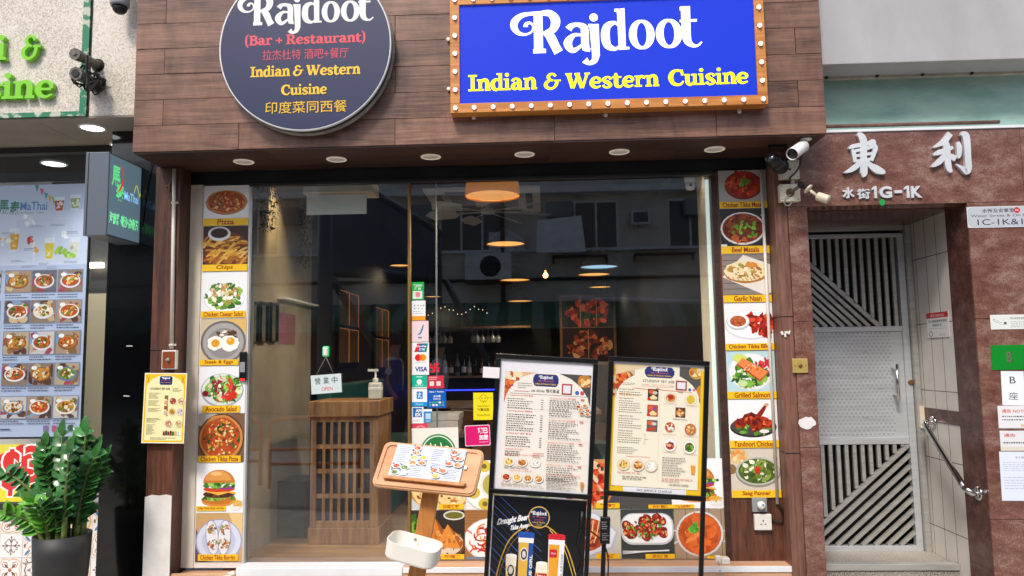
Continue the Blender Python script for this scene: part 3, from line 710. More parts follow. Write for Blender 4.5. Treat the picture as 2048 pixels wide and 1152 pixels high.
# wall above: flashing, teal plaster, beam
TYP = -.05
b = MB(); b.box((FX1+.012, GY-.008, TZ+.001), (4.5, .0, TZ+.016)); b.build("white_flashing", m_["white_alu"], ent, bevel=.002)
pb = onY(1650, 158, TYP); ZB = pb.z
b = MB(); b.box((FX1+.01, TYP, TZ+.0165), (4.5, .41, ZB)); b.build("teal_plaster_wall", m_["teal_plaster"], ent)
BY = onZ(1643, 130, ZB).y
b = MB(); b.box((FX1+.012, BY, ZB+.001), (4.6, .41, ZB+1.6)); b.build("concrete_beam", m_["grey_band"], ent, bevel=.004)
b = MB(); b.box((FX1+.012, TYP-.03, ZB-.012), (4.5, TYP-.001, ZB+.0005)); b.build("beam_underside_strip", m_["beige_strip"], ent)
for X in (1.62, 1.9, 2.15, 2.42): b = MB(); b.lathe([(.008, 0), (.006, .014)], (X, TYP-.0305, ZB-.006), (0, -1, 0), 8); b.build("anchor_bolt", m_["dark_metal"], ent)
a1 = onY(1652, 253, GY+.02); a2 = onY(1998, 244, GY+.02)
b = MB(); b.tube([a1, a2], .011, 8); rp = b.build("metal_conduit", m_["rust_pipe"]); tag(rp, "thin brown metal conduit lying on white flashing below teal plaster", "conduit")

# gate
GYP = .535
gx0, gx1 = PX1+.004, TX-.006
gate = thing("gate", None, None, (1.88, GYP, .272)); 
gate.parent = ent; gate.location = V((1.88, GYP, .272))-WL[ent.name]
zr = lambda py, px=1740: onY(px, py, GYP).z
z_bot, z_br, z_pb, z_pbt, z_pt, z_ptt, z_tr, z_top = zr(1102), zr(1090), zr(888), zr(874), zr(663), zr(653), zr(468), LZ-.004
b = MB(); fw = .045
b.box((gx1-.03, GYP-.05, z_bot), (gx1, GYP+.03, z_top)); b.box((gx0, GYP-.02, z_bot), (gx0+.03, GYP+.03, z_top))
b.box((gx0+.031, GYP-.022, zr(462)), (gx1-.031, GYP+.02, zr(450)))
b.build("door_frame", m_["steel"], gate, bevel=.002)
lx0, lx1 = gx0+.033, gx1-.033
b = MB(); b.box((lx1-.04, GYP-.02, z_bot+.004), (lx1, GYP+.02, z_tr)); b.box((lx0, GYP-.02, z_bot+.004), (lx0+.04, GYP+.02, z_tr))
for za, zb in ((z_bot+.004, z_br), (z_pb, z_pbt), (z_pt, z_ptt), (z_tr-.025, z_tr)): b.box((lx0+.0405, GYP-.019, za), (lx1-.0405, GYP+.019, zb))
b.build("leaf_frame", m_["steel_brushed"], gate, bevel=.002)
b = MB(); b.box((lx0+.041, GYP-.008, z_pbt+.001), (lx1-.041, GYP+.004, z_pt-.001)); b.build("sheet_panel", m_["steel_brushed"], gate)
b = MB(); r = 0; z = z_pbt+.012                                    # pressed H pattern
while z < z_pt-.012:
    x = lx0+.048+(.0135 if r % 2 else 0)
    while x < lx1-.12-(.05 if z < 1.0 and False else 0):
        b.box((x, GYP-.0095, z), (x+.0022, GYP-.0085, z+.011)); b.box((x+.0075, GYP-.0095, z), (x+.0097, GYP-.0085, z+.011)); b.box((x+.0022, GYP-.0094, z+.0044), (x+.0075, GYP-.0086, z+.0066))
        x += .027
    z += .0215; r += 1
b.build("pressed_pattern", m_["grey_plastic"], gate)
bx0, bx1 = lx0+.041, lx1-.041
def bar2(xa, za, xb, zb, wd=.022):
    b = MB(); b.bar((xa, GYP-.004, za), (xb, GYP-.004, zb), wd, .02); b.build("gate_bar", m_["steel"], gate)
# upper field: verticals above a falling diagonal, parallels under it
uz0, uz1 = z_ptt+.001, z_tr-.026
dl = onY(1618, 530, GYP); dr = onY(1757, 655, GYP)
sl_ = (dr.z-dl.z)/(dr.x-dl.x)
xs_b = bx0+.01
bar2(bx0, dl.z+sl_*(bx0-dl.x), dr.x, uz0, .026)
x = bx1-.028
while x > bx0:
    zd = max(uz0, dl.z+sl_*(x-dl.x)+.022)
    bar2(x, zd, x, uz1); x -= .0487
for k in range(1, 8):
    o = k*.052; za = dl.z+sl_*(bx0-dl.x)-o; xe = bx0+(uz0-za)/sl_
    if za > uz0+.02: bar2(bx0, za, min(xe, bx1), uz0 if xe < bx1 else za+sl_*(bx1-bx0))
# lower field: rising diagonal
vz0, vz1 = z_br+.001, z_pb-.001
s2 = (vz1-vz0)/(bx1-bx0)
bar2(bx0, vz0, bx1, vz1, .026)
x = bx0+.025
while x < bx1-.03:
    zd = vz0+s2*(x-bx0)+.022
    if zd < vz1-.01: bar2(x, zd, x, vz1)
    x += .0487
k = 1
while True:
    o = k*.066; xa = bx0+o/s2
    if xa > bx1-.02: break
    bar2(xa, vz0, bx1, vz0+s2*(bx1-xa)); k += 1
# transom bars behind a strip of smoked glass
for i in range(13):
    x = bx0+.03+i*.0487
    if x < bx1: bar2(x, zr(448), x, z_top-.002)
hx = onY(1785, 760, GYP).x
b = MB(); za, zb = zr(797), zr(732); b.tube([(hx, GYP-.065, za-.01), (hx, GYP-.065, zb+.01)], .011, 14); b.tube([(hx, GYP-.01, za+.02), (hx, GYP-.065, za+.02)], .008, 10); b.tube([(hx, GYP-.01, zb-.02), (hx, GYP-.065, zb-.02)], .008, 10); b.build("pull_handle", m_["steel_polish"], gate)
lk = onY(1818, 764, GYP); b = MB(); b.lathe([(.016, .0), (.016, .008), (.012, .011)], (lk.x, GYP-.0205, lk.z), (0, -1, 0), 20); b.build("lock_cylinder", m_["bronze_alu"], gate)
cb = onX(1846, 850, TX-.002)
b = MB(); b.box((TX-.03, .47, 1.0), (TX-.0025, .5, 1.13)); b.build("cardboard_wad", m_["cream_plastic"], gate)
# ------------------------------------------------------------------ signs on the fascia
PR, PG, PM = m_["print"], m_["print_gloss"], m_["print_matte"]
# lightbox
SX0, SX1, SB, ST = -.462, 1.163, 2.726, 3.36
SY = -.49
sg = thing("lightbox_sign", "lit blue lightbox sign with white swash lettering inside a bulb-studded wooden frame", "sign", ((SX0+SX1)/2, SY, SB))
b = MB()
b.box((SX0, SY, SB), (SX1, FY-.004, SB+.05)); b.box((SX0, SY, ST-.05), (SX1, FY-.004, ST)); b.box((SX0, SY+.0005, SB+.0505), (SX0+.05, FY-.004, ST-.0505)); b.box((SX1-.05, SY+.0005, SB+.0505), (SX1, FY-.004, ST-.0505))
b.build("frame", m_["sign_wood"], sg, bevel=.002)
ix0, ix1, iz0, iz1 = SX0+.05, SX1-.05, SB+.05, ST-.05
p = Pic((ix0, SY+.012, iz0), ix1-ix0, iz1-iz0, bg='#1130b8', off=.001)
def upx(P, px, py):
    q = onY(px, py, P.O.y); return (q.x-P.O.x)/P.w, (q.z-P.O.z)/P.h
zx = lambda x: 880+x/2.926
zy = lambda y: y/2.926
def trace(P, x0, x1, y):
    """place the word mark between two traced pixels"""
    a = upx(P, x0, y); c = upx(P, x1, y); return a, c
a = upx(p, zx(418), zy(315)); c = upx(p, zx(1534), zy(290))
p.logo(a[0], c[0], (a[1]+c[1])/2+.012, '#ffffff')
for t, xa, ya, xb, yb, h in (("Indian", 163, 535, 567, 523, 95), ("&", 607, 523, 708, 521, 92), ("Western", 735, 521, 1282, 506, 92), ("Cuisine", 1335, 503, 1807, 489, 92)):
    a = upx(p, zx(xa), zy(ya)); c = upx(p, zx(xb), zy(yb)); d = upx(p, zx(xa), zy(ya-h))
    p.slab(t, a[0], c[0], (a[1]+c[1])/2, d[1]-a[1], '#f3ee25')
p.build("light_panel", m_["print_lit"], sg)
def bulb(x, z):
    b = MB(); b.lathe([(.0135, 0), (.0135, .004), (.011, .005)], (x, SY, z), (0, -1, 0), 14); b.build("bulb_socket", m_["bulb_ring"], sg)
    b = MB(); b.lathe([(.0105, .004), (.0105, .010), (.008, .016), (.004, .019), (.0005, .0195)], (x, SY, z), (0, -1, 0), 14); b.build("bulb", m_["bulb"], sg)
nb = 17
for i in range(nb):
    x = SX0+.026+i*(SX1-SX0-.052)/(nb-1)
    bulb(x, SB+.025); bulb(x, ST-.025)
for i in range(1, 6):
    z = SB+.025+i*(ST-SB-.05)/6
    bulb(SX0+.026, z); bulb(SX1-.026, z)
for px, py, n in ((948, 236, 0), (1211, 231, 0), (1478, 224, 0), (897, 80, 1), (898, 179, 1)):
    q = onY(px, py, FY-.006); b = MB(); dx, dz = (0, 1) if n == 0 else (1, 0)
    b.box((q.x-.008-(0), FY-.012, q.z-.008), (q.x+.008+dx*.02, FY-.006, q.z+.008+dz*.025)); b.lathe([(.011, .0), (.011, .004), (.004, .0045)], (q.x, FY-.012, q.z), (0, -1, 0), 12); b.build("fixing_lug", m_["white_plastic"], sg)
# round sign
CX, CZ, CRR, CY = -1.230, 3.112, .458, -.49
rs = thing("round_sign", "round navy blue restaurant sign with pale metal rim beside the lit blue sign", "sign", (CX, CY, CZ-CRR))
b = MB(); b.lathe([(CRR-.006, -.0025), (CRR, -.0025), (CRR+.001, .002), (CRR+.001, .012)], (CX, CY, CZ), (0, 1, 0), 96, cap=False); b.build("rim", m_["white_alu"], rs, fix=True)
b = MB(); b.lathe([(CRR-.003, .0125), (CRR-.003, .05)], (CX, CY, CZ), (0, 1, 0), 96, cap=False); b.build("sign_side", m_["dark_alu"], rs)
b = MB(); b.lathe([(CRR-.004, .0505), (CRR+.006, .052), (CRR+.006, FY-.006-CY)], (CX, CY, CZ), (0, 1, 0), 96, cap=False); b.build("back_rim", m_["rim_side"], rs)
p = Pic((CX-.5, CY-.0005, CZ-.5), 1, 1, bg='#2a3158', thick=0, off=0)
p.circle(.5, .5, CRR-.008, '#20284f', 96)
def slabpx(t, x0, y0, x1, y1, h, col):
    a = upx(p, 400+x0/3, y0/3); c = upx(p, 400+x1/3, y1/3); d = upx(p, 400+x0/3, (y0-h)/3)
    p.slab(t, a[0], c[0], (a[1]+c[1])/2, d[1]-a[1], col)
def cjkpx(t, x0, y0, x1, y1, h, col, bold=.012):
    a = upx(p, 400+x0/3, y0/3); c = upx(p, 400+x1/3, y1/3); d = upx(p, 400+x0/3, (y0-h)/3)
    p.text(t, (a[0]+c[0])/2, (a[1]+c[1])/2, d[1]-a[1], col, w=c[0]-a[0], bold=bold)
a = upx(p, 400+225/3, 150/3); c = upx(p, 400+1040/3, 112/3)
p.logo(a[0], c[0], (a[1]+c[1])/2-.008, '#e9e7e4')
slabpx("(Bar + Restaurant)", 268, 275, 995, 250, 58, '#e0505c')
cjkpx("拉杰杜特 酒吧+餐厅", 375, 365, 892, 345, 62, '#c9485c', .004)
slabpx("Indian & Western", 300, 468, 962, 440, 62, '#efc233')
slabpx("Cuisine", 486, 572, 762, 563, 60, '#efc233')
cjkpx("印度菜同西餐", 392, 688, 882, 668, 72, '#e8bb2f', .004)
p.build("sign_face", m_["sign_face"], rs)

# ------------------------------------------------------------------ food pictures
YEL, CAPT = '#f2c21c', '#98300f'
GREEN = ['#3f7a22', '#5c9a2c', '#7fb53d', '#2f5f1c', '#9cc653']
REDS = ['#b32414', '#c8381c', '#8f1a10', '#d9532a']
def plate(p, cx, cy, rx, ry, c='#f3f3f1', rim='#d5d8da'):
    p.ell(cx, cy, rx, ry, rim); p.ell(cx, cy+.01, rx*.96, ry*.95, c)
def f_pizza(p, cx=.5, cy=.52, rx=.42, ry=.3, n=90):
    p.ell(cx, cy-.03, rx, ry, '#8a5222', jit=.02); p.ell(cx, cy, rx, ry, '#c98a45', jit=.03); p.ell(cx, cy, rx*.9, ry*.88, '#b84a1f', jit=.04)
    p.scat(cx, cy, rx*.84, ry*.8, n, ['#e0a044', '#d98a33', '#e8b862', '#c9571f', '#a8401a', '#5c6a22', '#7d2f16', '#edcf8a'], .012, .035)
def f_fries(p):
    p.rect(0, 0, 1, 1, '#3a241a'); p.ell(.5, .35, .56, .5, '#6a3418')
    for i in range(70):
        x, y, a = random.uniform(.05, .95), random.uniform(.03, .72), random.uniform(-.5, 1.0)
        l = random.uniform(.08, .19); p.strokes([(x-l*cos(a), y-l*sin(a), .045), (x, y+.015, .05), (x+l*cos(a), y+l*sin(a), .045)], jit(random.choice(['#d99a2f', '#e8b548', '#c9801f', '#f0c566', '#a8641a'])))
    p.ell(.36, .80, .25, .19, '#e6e6e6'); p.ell(.36, .83, .22, .15, '#c9c9c9'); p.ell(.36, .82, .19, .13, '#2e1310')
def f_caesar(p):
    p.rect(0, 0, 1, 1, '#eef0f2'); plate(p, .5, .42, .45, .3, '#fbfbfb', '#d8dcde')
    p.scat(.5, .48, .40, .26, 90, GREEN+['#8fae4a'], .03, .07); p.scat(.5, .52, .33, .2, 60, ['#f4efdc', '#e9dcb4', '#fffdf2', '#d8b070', '#b98a4a'], .02, .055)
def f_eggs(p):
    p.rect(0, 0, 1, 1, '#cdbd9c'); p.rect(.6, .7, 1, 1, '#dcb66a'); p.ell(.5, .5, .5, .47, '#6e6a68'); p.ell(.5, .5, .45, .42, '#a8a5a2'); p.ell(.5, .48, .36, .33, '#8f8c8a')
    p.scat(.58, .62, .24, .14, 30, ['#3c2418', '#5a3a26', '#e6dccc', '#8a5a3a'], .02, .05)
    p.ell(.32, .48, .17, .15, '#f4efe4', jit=.1); p.ell(.64, .48, .2, .17, '#fbf7ee', jit=.1); p.ell(.66, .52, .09, .085, '#eaa21c'); p.ell(.33, .48, .09, .085, '#e09a1c'); p.ell(.64, .55, .03, .025, '#f7d98a')
def f_salad(p, tom=True):
    p.rect(0, 0, 1, 1, '#eceef0'); p.ell(.5, .48, .47, .36, '#aab0b3'); p.ell(.5, .5, .44, .33, '#dfe3e4')
    p.scat(.54, .52, .38, .27, 110, GREEN+['#b8d27a', '#d9e6b0'], .025, .07, el=2)
    p.scat(.5, .5, .34, .24, 40, ['#c42a1e', '#d9422e', '#8f1c30', '#f0e8d8', '#e6dcb8'], .025, .055)
    p.ell(.66, .36, .1, .09, '#d02a1c'); p.ell(.14, .42, .07, .06, '#7a1424'); p.ell(.62, .39, .03, .02, '#f08a7a')
def f_tpizza(p):
    p.rect(0, 0, 1, 1, '#7a5a44'); p.rect(.0, .75, .4, 1, '#b5b0aa'); p.ell(.5, .48, .5, .52, '#5a3018'); f_pizza(p, .5, .5, .47, .48, 150); p.scat(.5, .5, .38, .38, 26, ['#3f6a22', '#2a4d18', '#e9d39a'], .015, .04)
def f_burger(p, cx=.5, sc=1.):
    p.ell(cx, .22, .36, .10, '#d98a3a'); p.ell(cx, .26, .38, .09, '#c47428')
    p.scat(cx, .31, .40, .06, 34, GREEN, .02, .05); p.ell(cx, .37, .34, .075, '#4a2414'); p.scat(cx, .37, .32, .05, 24, ['#5f2f1a', '#3a1a10', '#7a4226'], .015, .03)
    p.poly([(cx-.36, .43), (cx+.34, .42), (cx+.38, .36), (cx+.2, .40), (cx, .35), (cx-.2, .40)], '#edb33c')
    p.ell(cx, .47, .34, .055, '#d13a22'); p.ell(cx+.14, .5, .2, .035, '#8f3a86'); p.ell(cx-.1, .52, .2, .03, '#efe0ec')
    p.scat(cx, .565, .40, .05, 40, GREEN+['#a9cf62'], .025, .055)
    p.poly([(cx+.34*cos(t)*1.0, .60+.26*sin(t)) for t in [pi*k/16 for k in range(17)]], '#c97a30'); p.poly([(cx-.02+.28*cos(t), .645+.2*sin(t)) for t in [pi*k/16 for k in range(17)]], '#dd9a4c'); p.ell(cx-.06, .78, .12, .04, '#efbd7a')
def f_burger_fries(p):
    p.rect(0, 0, 1, 1, '#f4f4f5'); f_burger(p, .48); p.ell(.84, .12, .13, .07, '#e9e7e2')
    for i in range(16):
        x, y = .84+random.uniform(-.12, .12), .17+random.uniform(-.03, .06); a = random.uniform(0, 3); p.strokes([(x-.05*cos(a), y-.04*sin(a), .025), (x+.05*cos(a), y+.04*sin(a), .025)], jit('#e0ab3c'))
def f_burrito(p):
    p.rect(0, 0, 1, 1, '#c7a06a'); p.poly([(.0, .0), (.3, 0), (.0, .7)], '#5e4348'); p.poly([(.7, 1), (1, 1), (1, .3)], '#e3c489'); p.ell(.5, .42, .5, .46, '#9aa2c4'); p.ell(.5, .43, .47, .43, '#d4d8ea'); p.ell(.5, .42, .36, .33, '#bfc4dc')
    for x, a in ((.36, .12), (.62, -.06)):
        p.ell(x, .5, .14, .37, '#8f93ac', a); p.ell(x, .5, .125, .35, '#e3e2ea', a)
        for y in (.66, .36): p.scat(x-(y-.5)*a, y, .1, .1, 34, ['#e8dcc8', '#6f8a3c', '#b5482c', '#f4efe6', '#6a4a56', '#c9a45c'], .012, .035)
def f_curry(p, bgc='#9a9490', pot='#5a2a1c', s=('#a82a12', '#c23c18', '#8a1e0e', '#d85a2a'), n=70, cx=.5, cy=.5, rx=.45, ry=.42, herb=True):
    p.rect(0, 0, 1, 1, bgc); p.ell(cx, cy, rx, ry, pot); p.ell(cx, cy+.01, rx*.92, ry*.9, s[0]); p.scat(cx, cy, rx*.78, ry*.76, n, s, .03, .09)
    p.scat(cx, cy, rx*.7, ry*.7, n//3, [s[3], '#e0703c', s[2]], .015, .03)
    if herb: p.scat(cx+.03, cy+.06, .12, .12, 9, GREEN[:3], .03, .055)
def f_beef(p):
    f_curry(p, '#2c2b30', '#f0eeea', ('#8a3018', '#a8481f', '#6a2010', '#c9682f'), 90, .47, .47, .47, .44, False)
    p.scat(.47, .5, .3, .26, 46, ['#5e2412', '#7a3418', '#92481f'], .03, .07, el=2.2); p.scat(.5, .42, .3, .26, 16, ['#6fae2f', '#8cc63f'], .025, .05); p.rect(0, .0, .12, .05, '#f0f0f0')
def f_naan(p):
    p.rect(0, 0, 1, 1, '#8a8078')
    for i in range(7): p.rect(0, i/7, 1, i/7+.02, '#5f564f')
    p.poly([(.0, .45), (.45, 1), (1, .75), (1, .05), (.85, 0)], '#e6e0d6'); p.ell(.5, .55, .46, .26, '#b5742c', jit=.03); p.ell(.5, .6, .46, .25, '#efdcae', jit=.05); p.scat(.5, .6, .38, .18, 40, ['#d9b266', '#f7ecc9', '#c08a3c', '#a86a2a', '#8fa04a'], .015, .05); p.ell(.62, .74, .12, .07, '#d98a3a')
    for i in range(9): p.strokes([(.12+i*.09, .42-abs(i-4)*-.012, .012), (.16+i*.09, .36, .012)], '#b4542a')
def f_bbq(p):
    p.rect(0, 0, 1, 1, '#f0f1f2'); p.ell(.55, .45, .55, .36, '#d9dcdf'); p.ell(.55, .47, .52, .33, '#fbfbfb')
    for (x, y) in ((.62, .45), (.78, .62), (.72, .36), (.9, .42), (.58, .62), (.86, .27), (.92, .6)):
        p.scat(x, y, .1, .12, 14, ['#a81c12', '#c8301a', '#7d120c', '#e0502c'], .03, .07)
    p.ell(.28, .54, .24, .2, '#c9ccd0'); p.ell(.28, .56, .22, .18, '#ffffff'); p.ell(.28, .55, .17, .135, '#b5582a'); p.scat(.28, .55, .13, .1, 14, ['#c96a35', '#9a4420'], .02, .04)
def f_salmon(p):
    p.rect(0, 0, 1, 1, '#b9d9de'); p.ell(.5, .48, .47, .46, '#d5dce0'); p.ell(.5, .49, .45, .44, '#eef1f2'); p.scat(.5, .46, .36, .34, 80, GREEN, .03, .07, el=2.2); p.scat(.75, .6, .16, .22, 22, ['#a01f38', '#c4324c', '#d9402f'], .025, .05); p.ell(.28, .82, .14, .1, '#d3e06a'); p.ell(.32, .2, .1, .08, '#c8dfa0')
    p.poly([(.2, .66), (.34, .82), (.86, .46), (.68, .24)], '#b5501f'); p.poly([(.22, .69), (.35, .82), (.85, .48), (.68, .29)], '#f08a4c')
    for k in range(6): x = .28+k*.09; p.strokes([(x, .66-k*.065, .012), (x+.11, .78-k*.065, .012)], '#d96a2c')
    p.scat(.5, .55, .16, .1, 16, ['#fbc79a', '#c9541f'], .012, .03)
def f_tandoori(p):
    p.rect(0, 0, 1, 1, '#f2f2f3'); p.ell(.5, .32, .48, .25, '#2e2a28'); p.ell(.5, .35, .46, .23, '#4a4441'); p.scat(.5, .3, .36, .16, 26, GREEN, .03, .06)
    p.strokes([(.56, .5, .12), (.7, .72, .09), (.78, .86, .05)], '#8a2210'); p.ell(.79, .86, .045, .04, '#d9a27a')
    for x, y, r in ((.45, .52, .17), (.24, .42, .13), (.68, .44, .16), (.56, .34, .13), (.8, .4, .12)):
        p.ell(x, y, r, r*.85, '#8f2410', jit=.08); p.scat(x, y, r*.8, r*.7, 14, ['#c8401a', '#a82c12', '#7a1a0c', '#e0652c', '#5a1408'], .02, .06)
    p.ell(.72, .22, .1, .045, '#f4e8ea'); p.ell(.28, .2, .07, .04, '#6fae3f')
def f_saag(p):
    p.rect(0, 0, 1, 1, '#d3cabb'); p.ell(.15, .82, .22, .2, '#e0c08a'); p.scat(.15, .82, .18, .15, 20, ['#f0dcae', '#c9a060', '#e89a4a'], .02, .05); p.ell(.03, .5, .08, .12, '#8a6a3a'); p.ell(.55, .42, .46, .36, '#8f8a80'); p.ell(.55, .45, .44, .34, '#bdbab0'); p.ell(.55, .45, .4, .3, '#4c6420')
    p.scat(.55, .45, .34, .25, 70, ['#5f7a26', '#3c5418', '#7d9434', '#e8e6cf', '#8fa24a'], .02, .06)
    for a in (-.6, -.2, .25, .6): p.strokes([(.55-.02, .38, .05), (.55+.12*sin(a), .38+.2*cos(a), .02)], '#c42a14')
def f_naan2(p):
    p.rect(0, 0, 1, 1, '#e8e4de'); p.ell(.35, .35, .55, .4, '#c9ccd0')
    for x, y in ((.3, .55), (.75, .5)):
        p.ell(x, y, .36, .5, '#c98a3c', jit=.03); p.ell(x, y, .34, .48, '#edcf8e', jit=.04); p.scat(x, y, .28, .4, 34, ['#b5722a', '#d9a452', '#f6e6ba', '#8a4e1c'], .015, .05)
def f_momo(p):
    p.rect(0, 0, 1, 1, '#eeeae2'); p.ell(.6, .5, .7, .6, '#d0d0cc'); p.ell(.6, .5, .66, .56, '#f7f5f0')
    for t in range(9): p.ell(.62+.5*cos(t*.7), .5+.44*sin(t*.7), .13, .12, jit('#d8bd4c')); p.ell(.62+.5*cos(t*.7), .5+.44*sin(t*.7), .05, .05, '#7a6a1c')
    p.ell(.62, .5, .34, .32, '#e6e6e0'); p.ell(.62, .5, .29, .26, '#b7ae4a')
def f_samosa(p):
    p.rect(0, 0, 1, 1, '#2e2620'); p.scat(.1, .7, .12, .25, 24, GREEN[:4], .03, .06); p.ell(.8, .9, .2, .1, '#d8d8d0'); p.ell(.8, .9, .17, .07, '#6f6a22'); p.ell(.55, .3, .46, .32, '#6a4424'); p.ell(.55, .33, .42, .28, '#d9ccb8'); p.scat(.55, .3, .4, .27, 26, ['#8a5a2c', '#a8743c'], .015, .03, el=3)
    for pts, c in (([(.42, .9), (.2, .4), (.62, .34)], '#d07a2a'), ([(.42, .9), (.62, .34), (.7, .44)], '#9a4f18'), ([(.68, .72), (.45, .25), (.92, .22)], '#dd8c38'), ([(.68, .72), (.92, .22), (.98, .34)], '#a8591c'), ([(.1, .55), (.0, .3), (.28, .25)], '#d8622a')):
        p.poly(pts, c); m = [sum(q[i] for q in pts)/3 for i in (0, 1)]; p.scat(m[0], m[1], .1, .1, 8, ['#e0a050', '#b5681f'], .012, .03)
def f_noodles(p):
    p.rect(0, 0, 1, 1, '#a5703c')
    for i in range(5): p.rect(0, .72+i*.06, 1, .73+i*.06, '#7a4a22')
    p.ell(.85, .9, .14, .09, '#6fae2c'); p.ell(.5, .4, .52, .44, '#cfd0d2'); p.ell(.5, .41, .5, .42, '#f2f2f0'); p.rect(0, 0, .8, .05, '#6f7f9a')
    for i in range(60):
        x, y = .5+random.gauss(0, .16), .43+random.gauss(0, .13); a = random.uniform(0, 6); r = random.uniform(.06, .15)
        p.strokes([(x+r*cos(a+t), y+.8*r*sin(a+t), .028) for t in (0, .7, 1.4, 2.1)], jit(random.choice(['#c8361a', '#e05a2a', '#a8240f', '#e88a4a'])), 3)
def f_whiteplate_curry(p):
    p.rect(0, 0, 1, 1, '#c9c6b4'); p.poly([(.0, 1), (.55, .95), (.95, .55), (.85, .2), (.3, 0), (0, 0)], '#b9bdc6'); p.poly([(.0, .96), (.5, .91), (.9, .54), (.8, .24), (.3, .05), (0, .05)], '#dfe2ea')
    p.ell(.3, .5, .42, .34, '#b5481c', jit=.04); p.scat(.3, .5, .34, .28, 40, ['#c9602a', '#a03a16', '#d9803c', '#8a2e10'], .03, .08)
    for k in range(5): p.strokes([(-.02+k*.12, .2+k*.03, .02), (.12+k*.1, .5, .018), (.1+k*.12, .78, .02)], '#efcfae')
def f_manchurian(p):
    p.rect(0, 0, 1, 1, '#3a3d3c'); p.rrect(.0, .28, 1.0, .92, .22, '#c6cacc'); p.rrect(.03, .32, .97, .9, .2, '#f1f2f2')
    for i in range(26):
        x, y = random.uniform(.1, .9), random.uniform(.4, .84); p.ell(x, y, .085, .085, jit('#7a1c0c'), jit=.1); p.scat(x, y, .06, .06, 9, ['#b5361a', '#8f240f', '#d2552a', '#e8a070'], .015, .035)
    p.scat(.5, .6, .38, .2, 30, GREEN[1:4], .012, .028)
    for k in range(4): p.strokes([(.02, .10+k*.02, .012), (.25, .12+k*.012, .012)], '#e4e6e6')
    p.strokes([(.24, .14, .05), (.45, .15, .03), (.9, .17, .03)], '#e4e6e6')
def f_paneer(p):
    p.rect(0, 0, 1, 1, '#a58e74')
    for i in range(5): p.rect(i*.22, 0, i*.22+.012, 1, '#6a5644')
    for s in (-1, 1): p.strokes([(.5+s*.42, .35, .03), (.5+s*.56, .3, .03), (.5+s*.56, .55, .03), (.5+s*.42, .55, .03)], '#cfd2d2')
    p.ell(.48, .5, .44, .46, '#d8d4cc'); p.ell(.48, .5, .4, .42, '#a83c10'); p.ell(.48, .5, .39, .41, '#cf5a1c'); p.scat(.48, .5, .33, .34, 40, ['#d9682a', '#b84a16', '#e88642'], .04, .09)
    for x, y, a in ((.35, .3, .3), (.6, .32, -.2), (.7, .55, .5), (.5, .18, .1), (.62, .72, .2), (.3, .5, .7)): p.poly([(x+.1*cos(a+t), y+.1*sin(a+t)) for t in (.6, 2.5, 3.7, 5.7)], jit('#dd6a22', .15))
    p.scat(.36, .62, .09, .09, 14, ['#4f9a2a', '#6fbf3c', '#3a7a1c'], .03, .06)
def f_redpasta(p):
    p.rect(0, 0, 1, 1, '#c98a4a'); p.scat(.4, .5, .5, .5, 80, ['#c9301a', '#e0562c', '#a01c0e', '#e8b08a', '#f0d9b8'], .04, .1); p.scat(.5, .5, .4, .4, 8, ['#2f4a1c'], .03, .06); p.poly([(.7, 0), (1, 0), (1, .5)], '#4a4650')
def f_bowl(p):
    p.rect(0, 0, 1, 1, '#4c4a48'); p.ell(.5, .9, .45, .6, '#b9b6b2'); p.ell(.5, .95, .36, .5, '#dcb48a')

def poster(x0, x1, y_top, y_bot, pxm, name, label, cap, paint, cap_px=None, group=None, Y=-.0065, caps=None, capcol=YEL, tcol=CAPT, M=None, small=None):
    z1, z0 = onY(pxm, y_top, Y).z-.001, onY(pxm, y_bot, Y).z+.001
    p = Pic((x0, Y, z0), x1-x0, z1-z0, bg='#f2f3f4')
    fy = 0.
    if cap_px:
        ca, cb_ = [(onY(pxm, q, Y).z-z0)/(z1-z0) for q in (cap_px[1], cap_px[0])]; fy = max(cb_, 0)
    p.sub(0, min(fy, .9) if caps is None else 0, 1, 1); paint(p); p.full()
    o = tag(p.build(name, M or PR), label, "poster", group)
    if cap_px:
        q = Pic((x0, Y-.0045, z0), x1-x0, z1-z0, thick=0, off=.001)
        cx0, cx1 = caps if caps else (0.0, 1.0)
        q.rect(cx0, max(ca, 0.003), cx1, cb_, capcol)
        if cap:
            H = cb_-ca; al = len(cap); ww = min(.88*(cx1-cx0), small or (al*.074 if al < 7 else .052*al))
            q.text(cap, (cx0+cx1)/2, max(ca, 0)+H*.14, H*.74, tcol, w=ww, bold=.028)
        qo = q.build("caption_strip", M or PR, o, org=WL[o.name])
    return o
Lx0, Lx1 = -1.978, -1.7105
GL = "food posters in a column left of the window"
TOP = "top of the column left of the window"
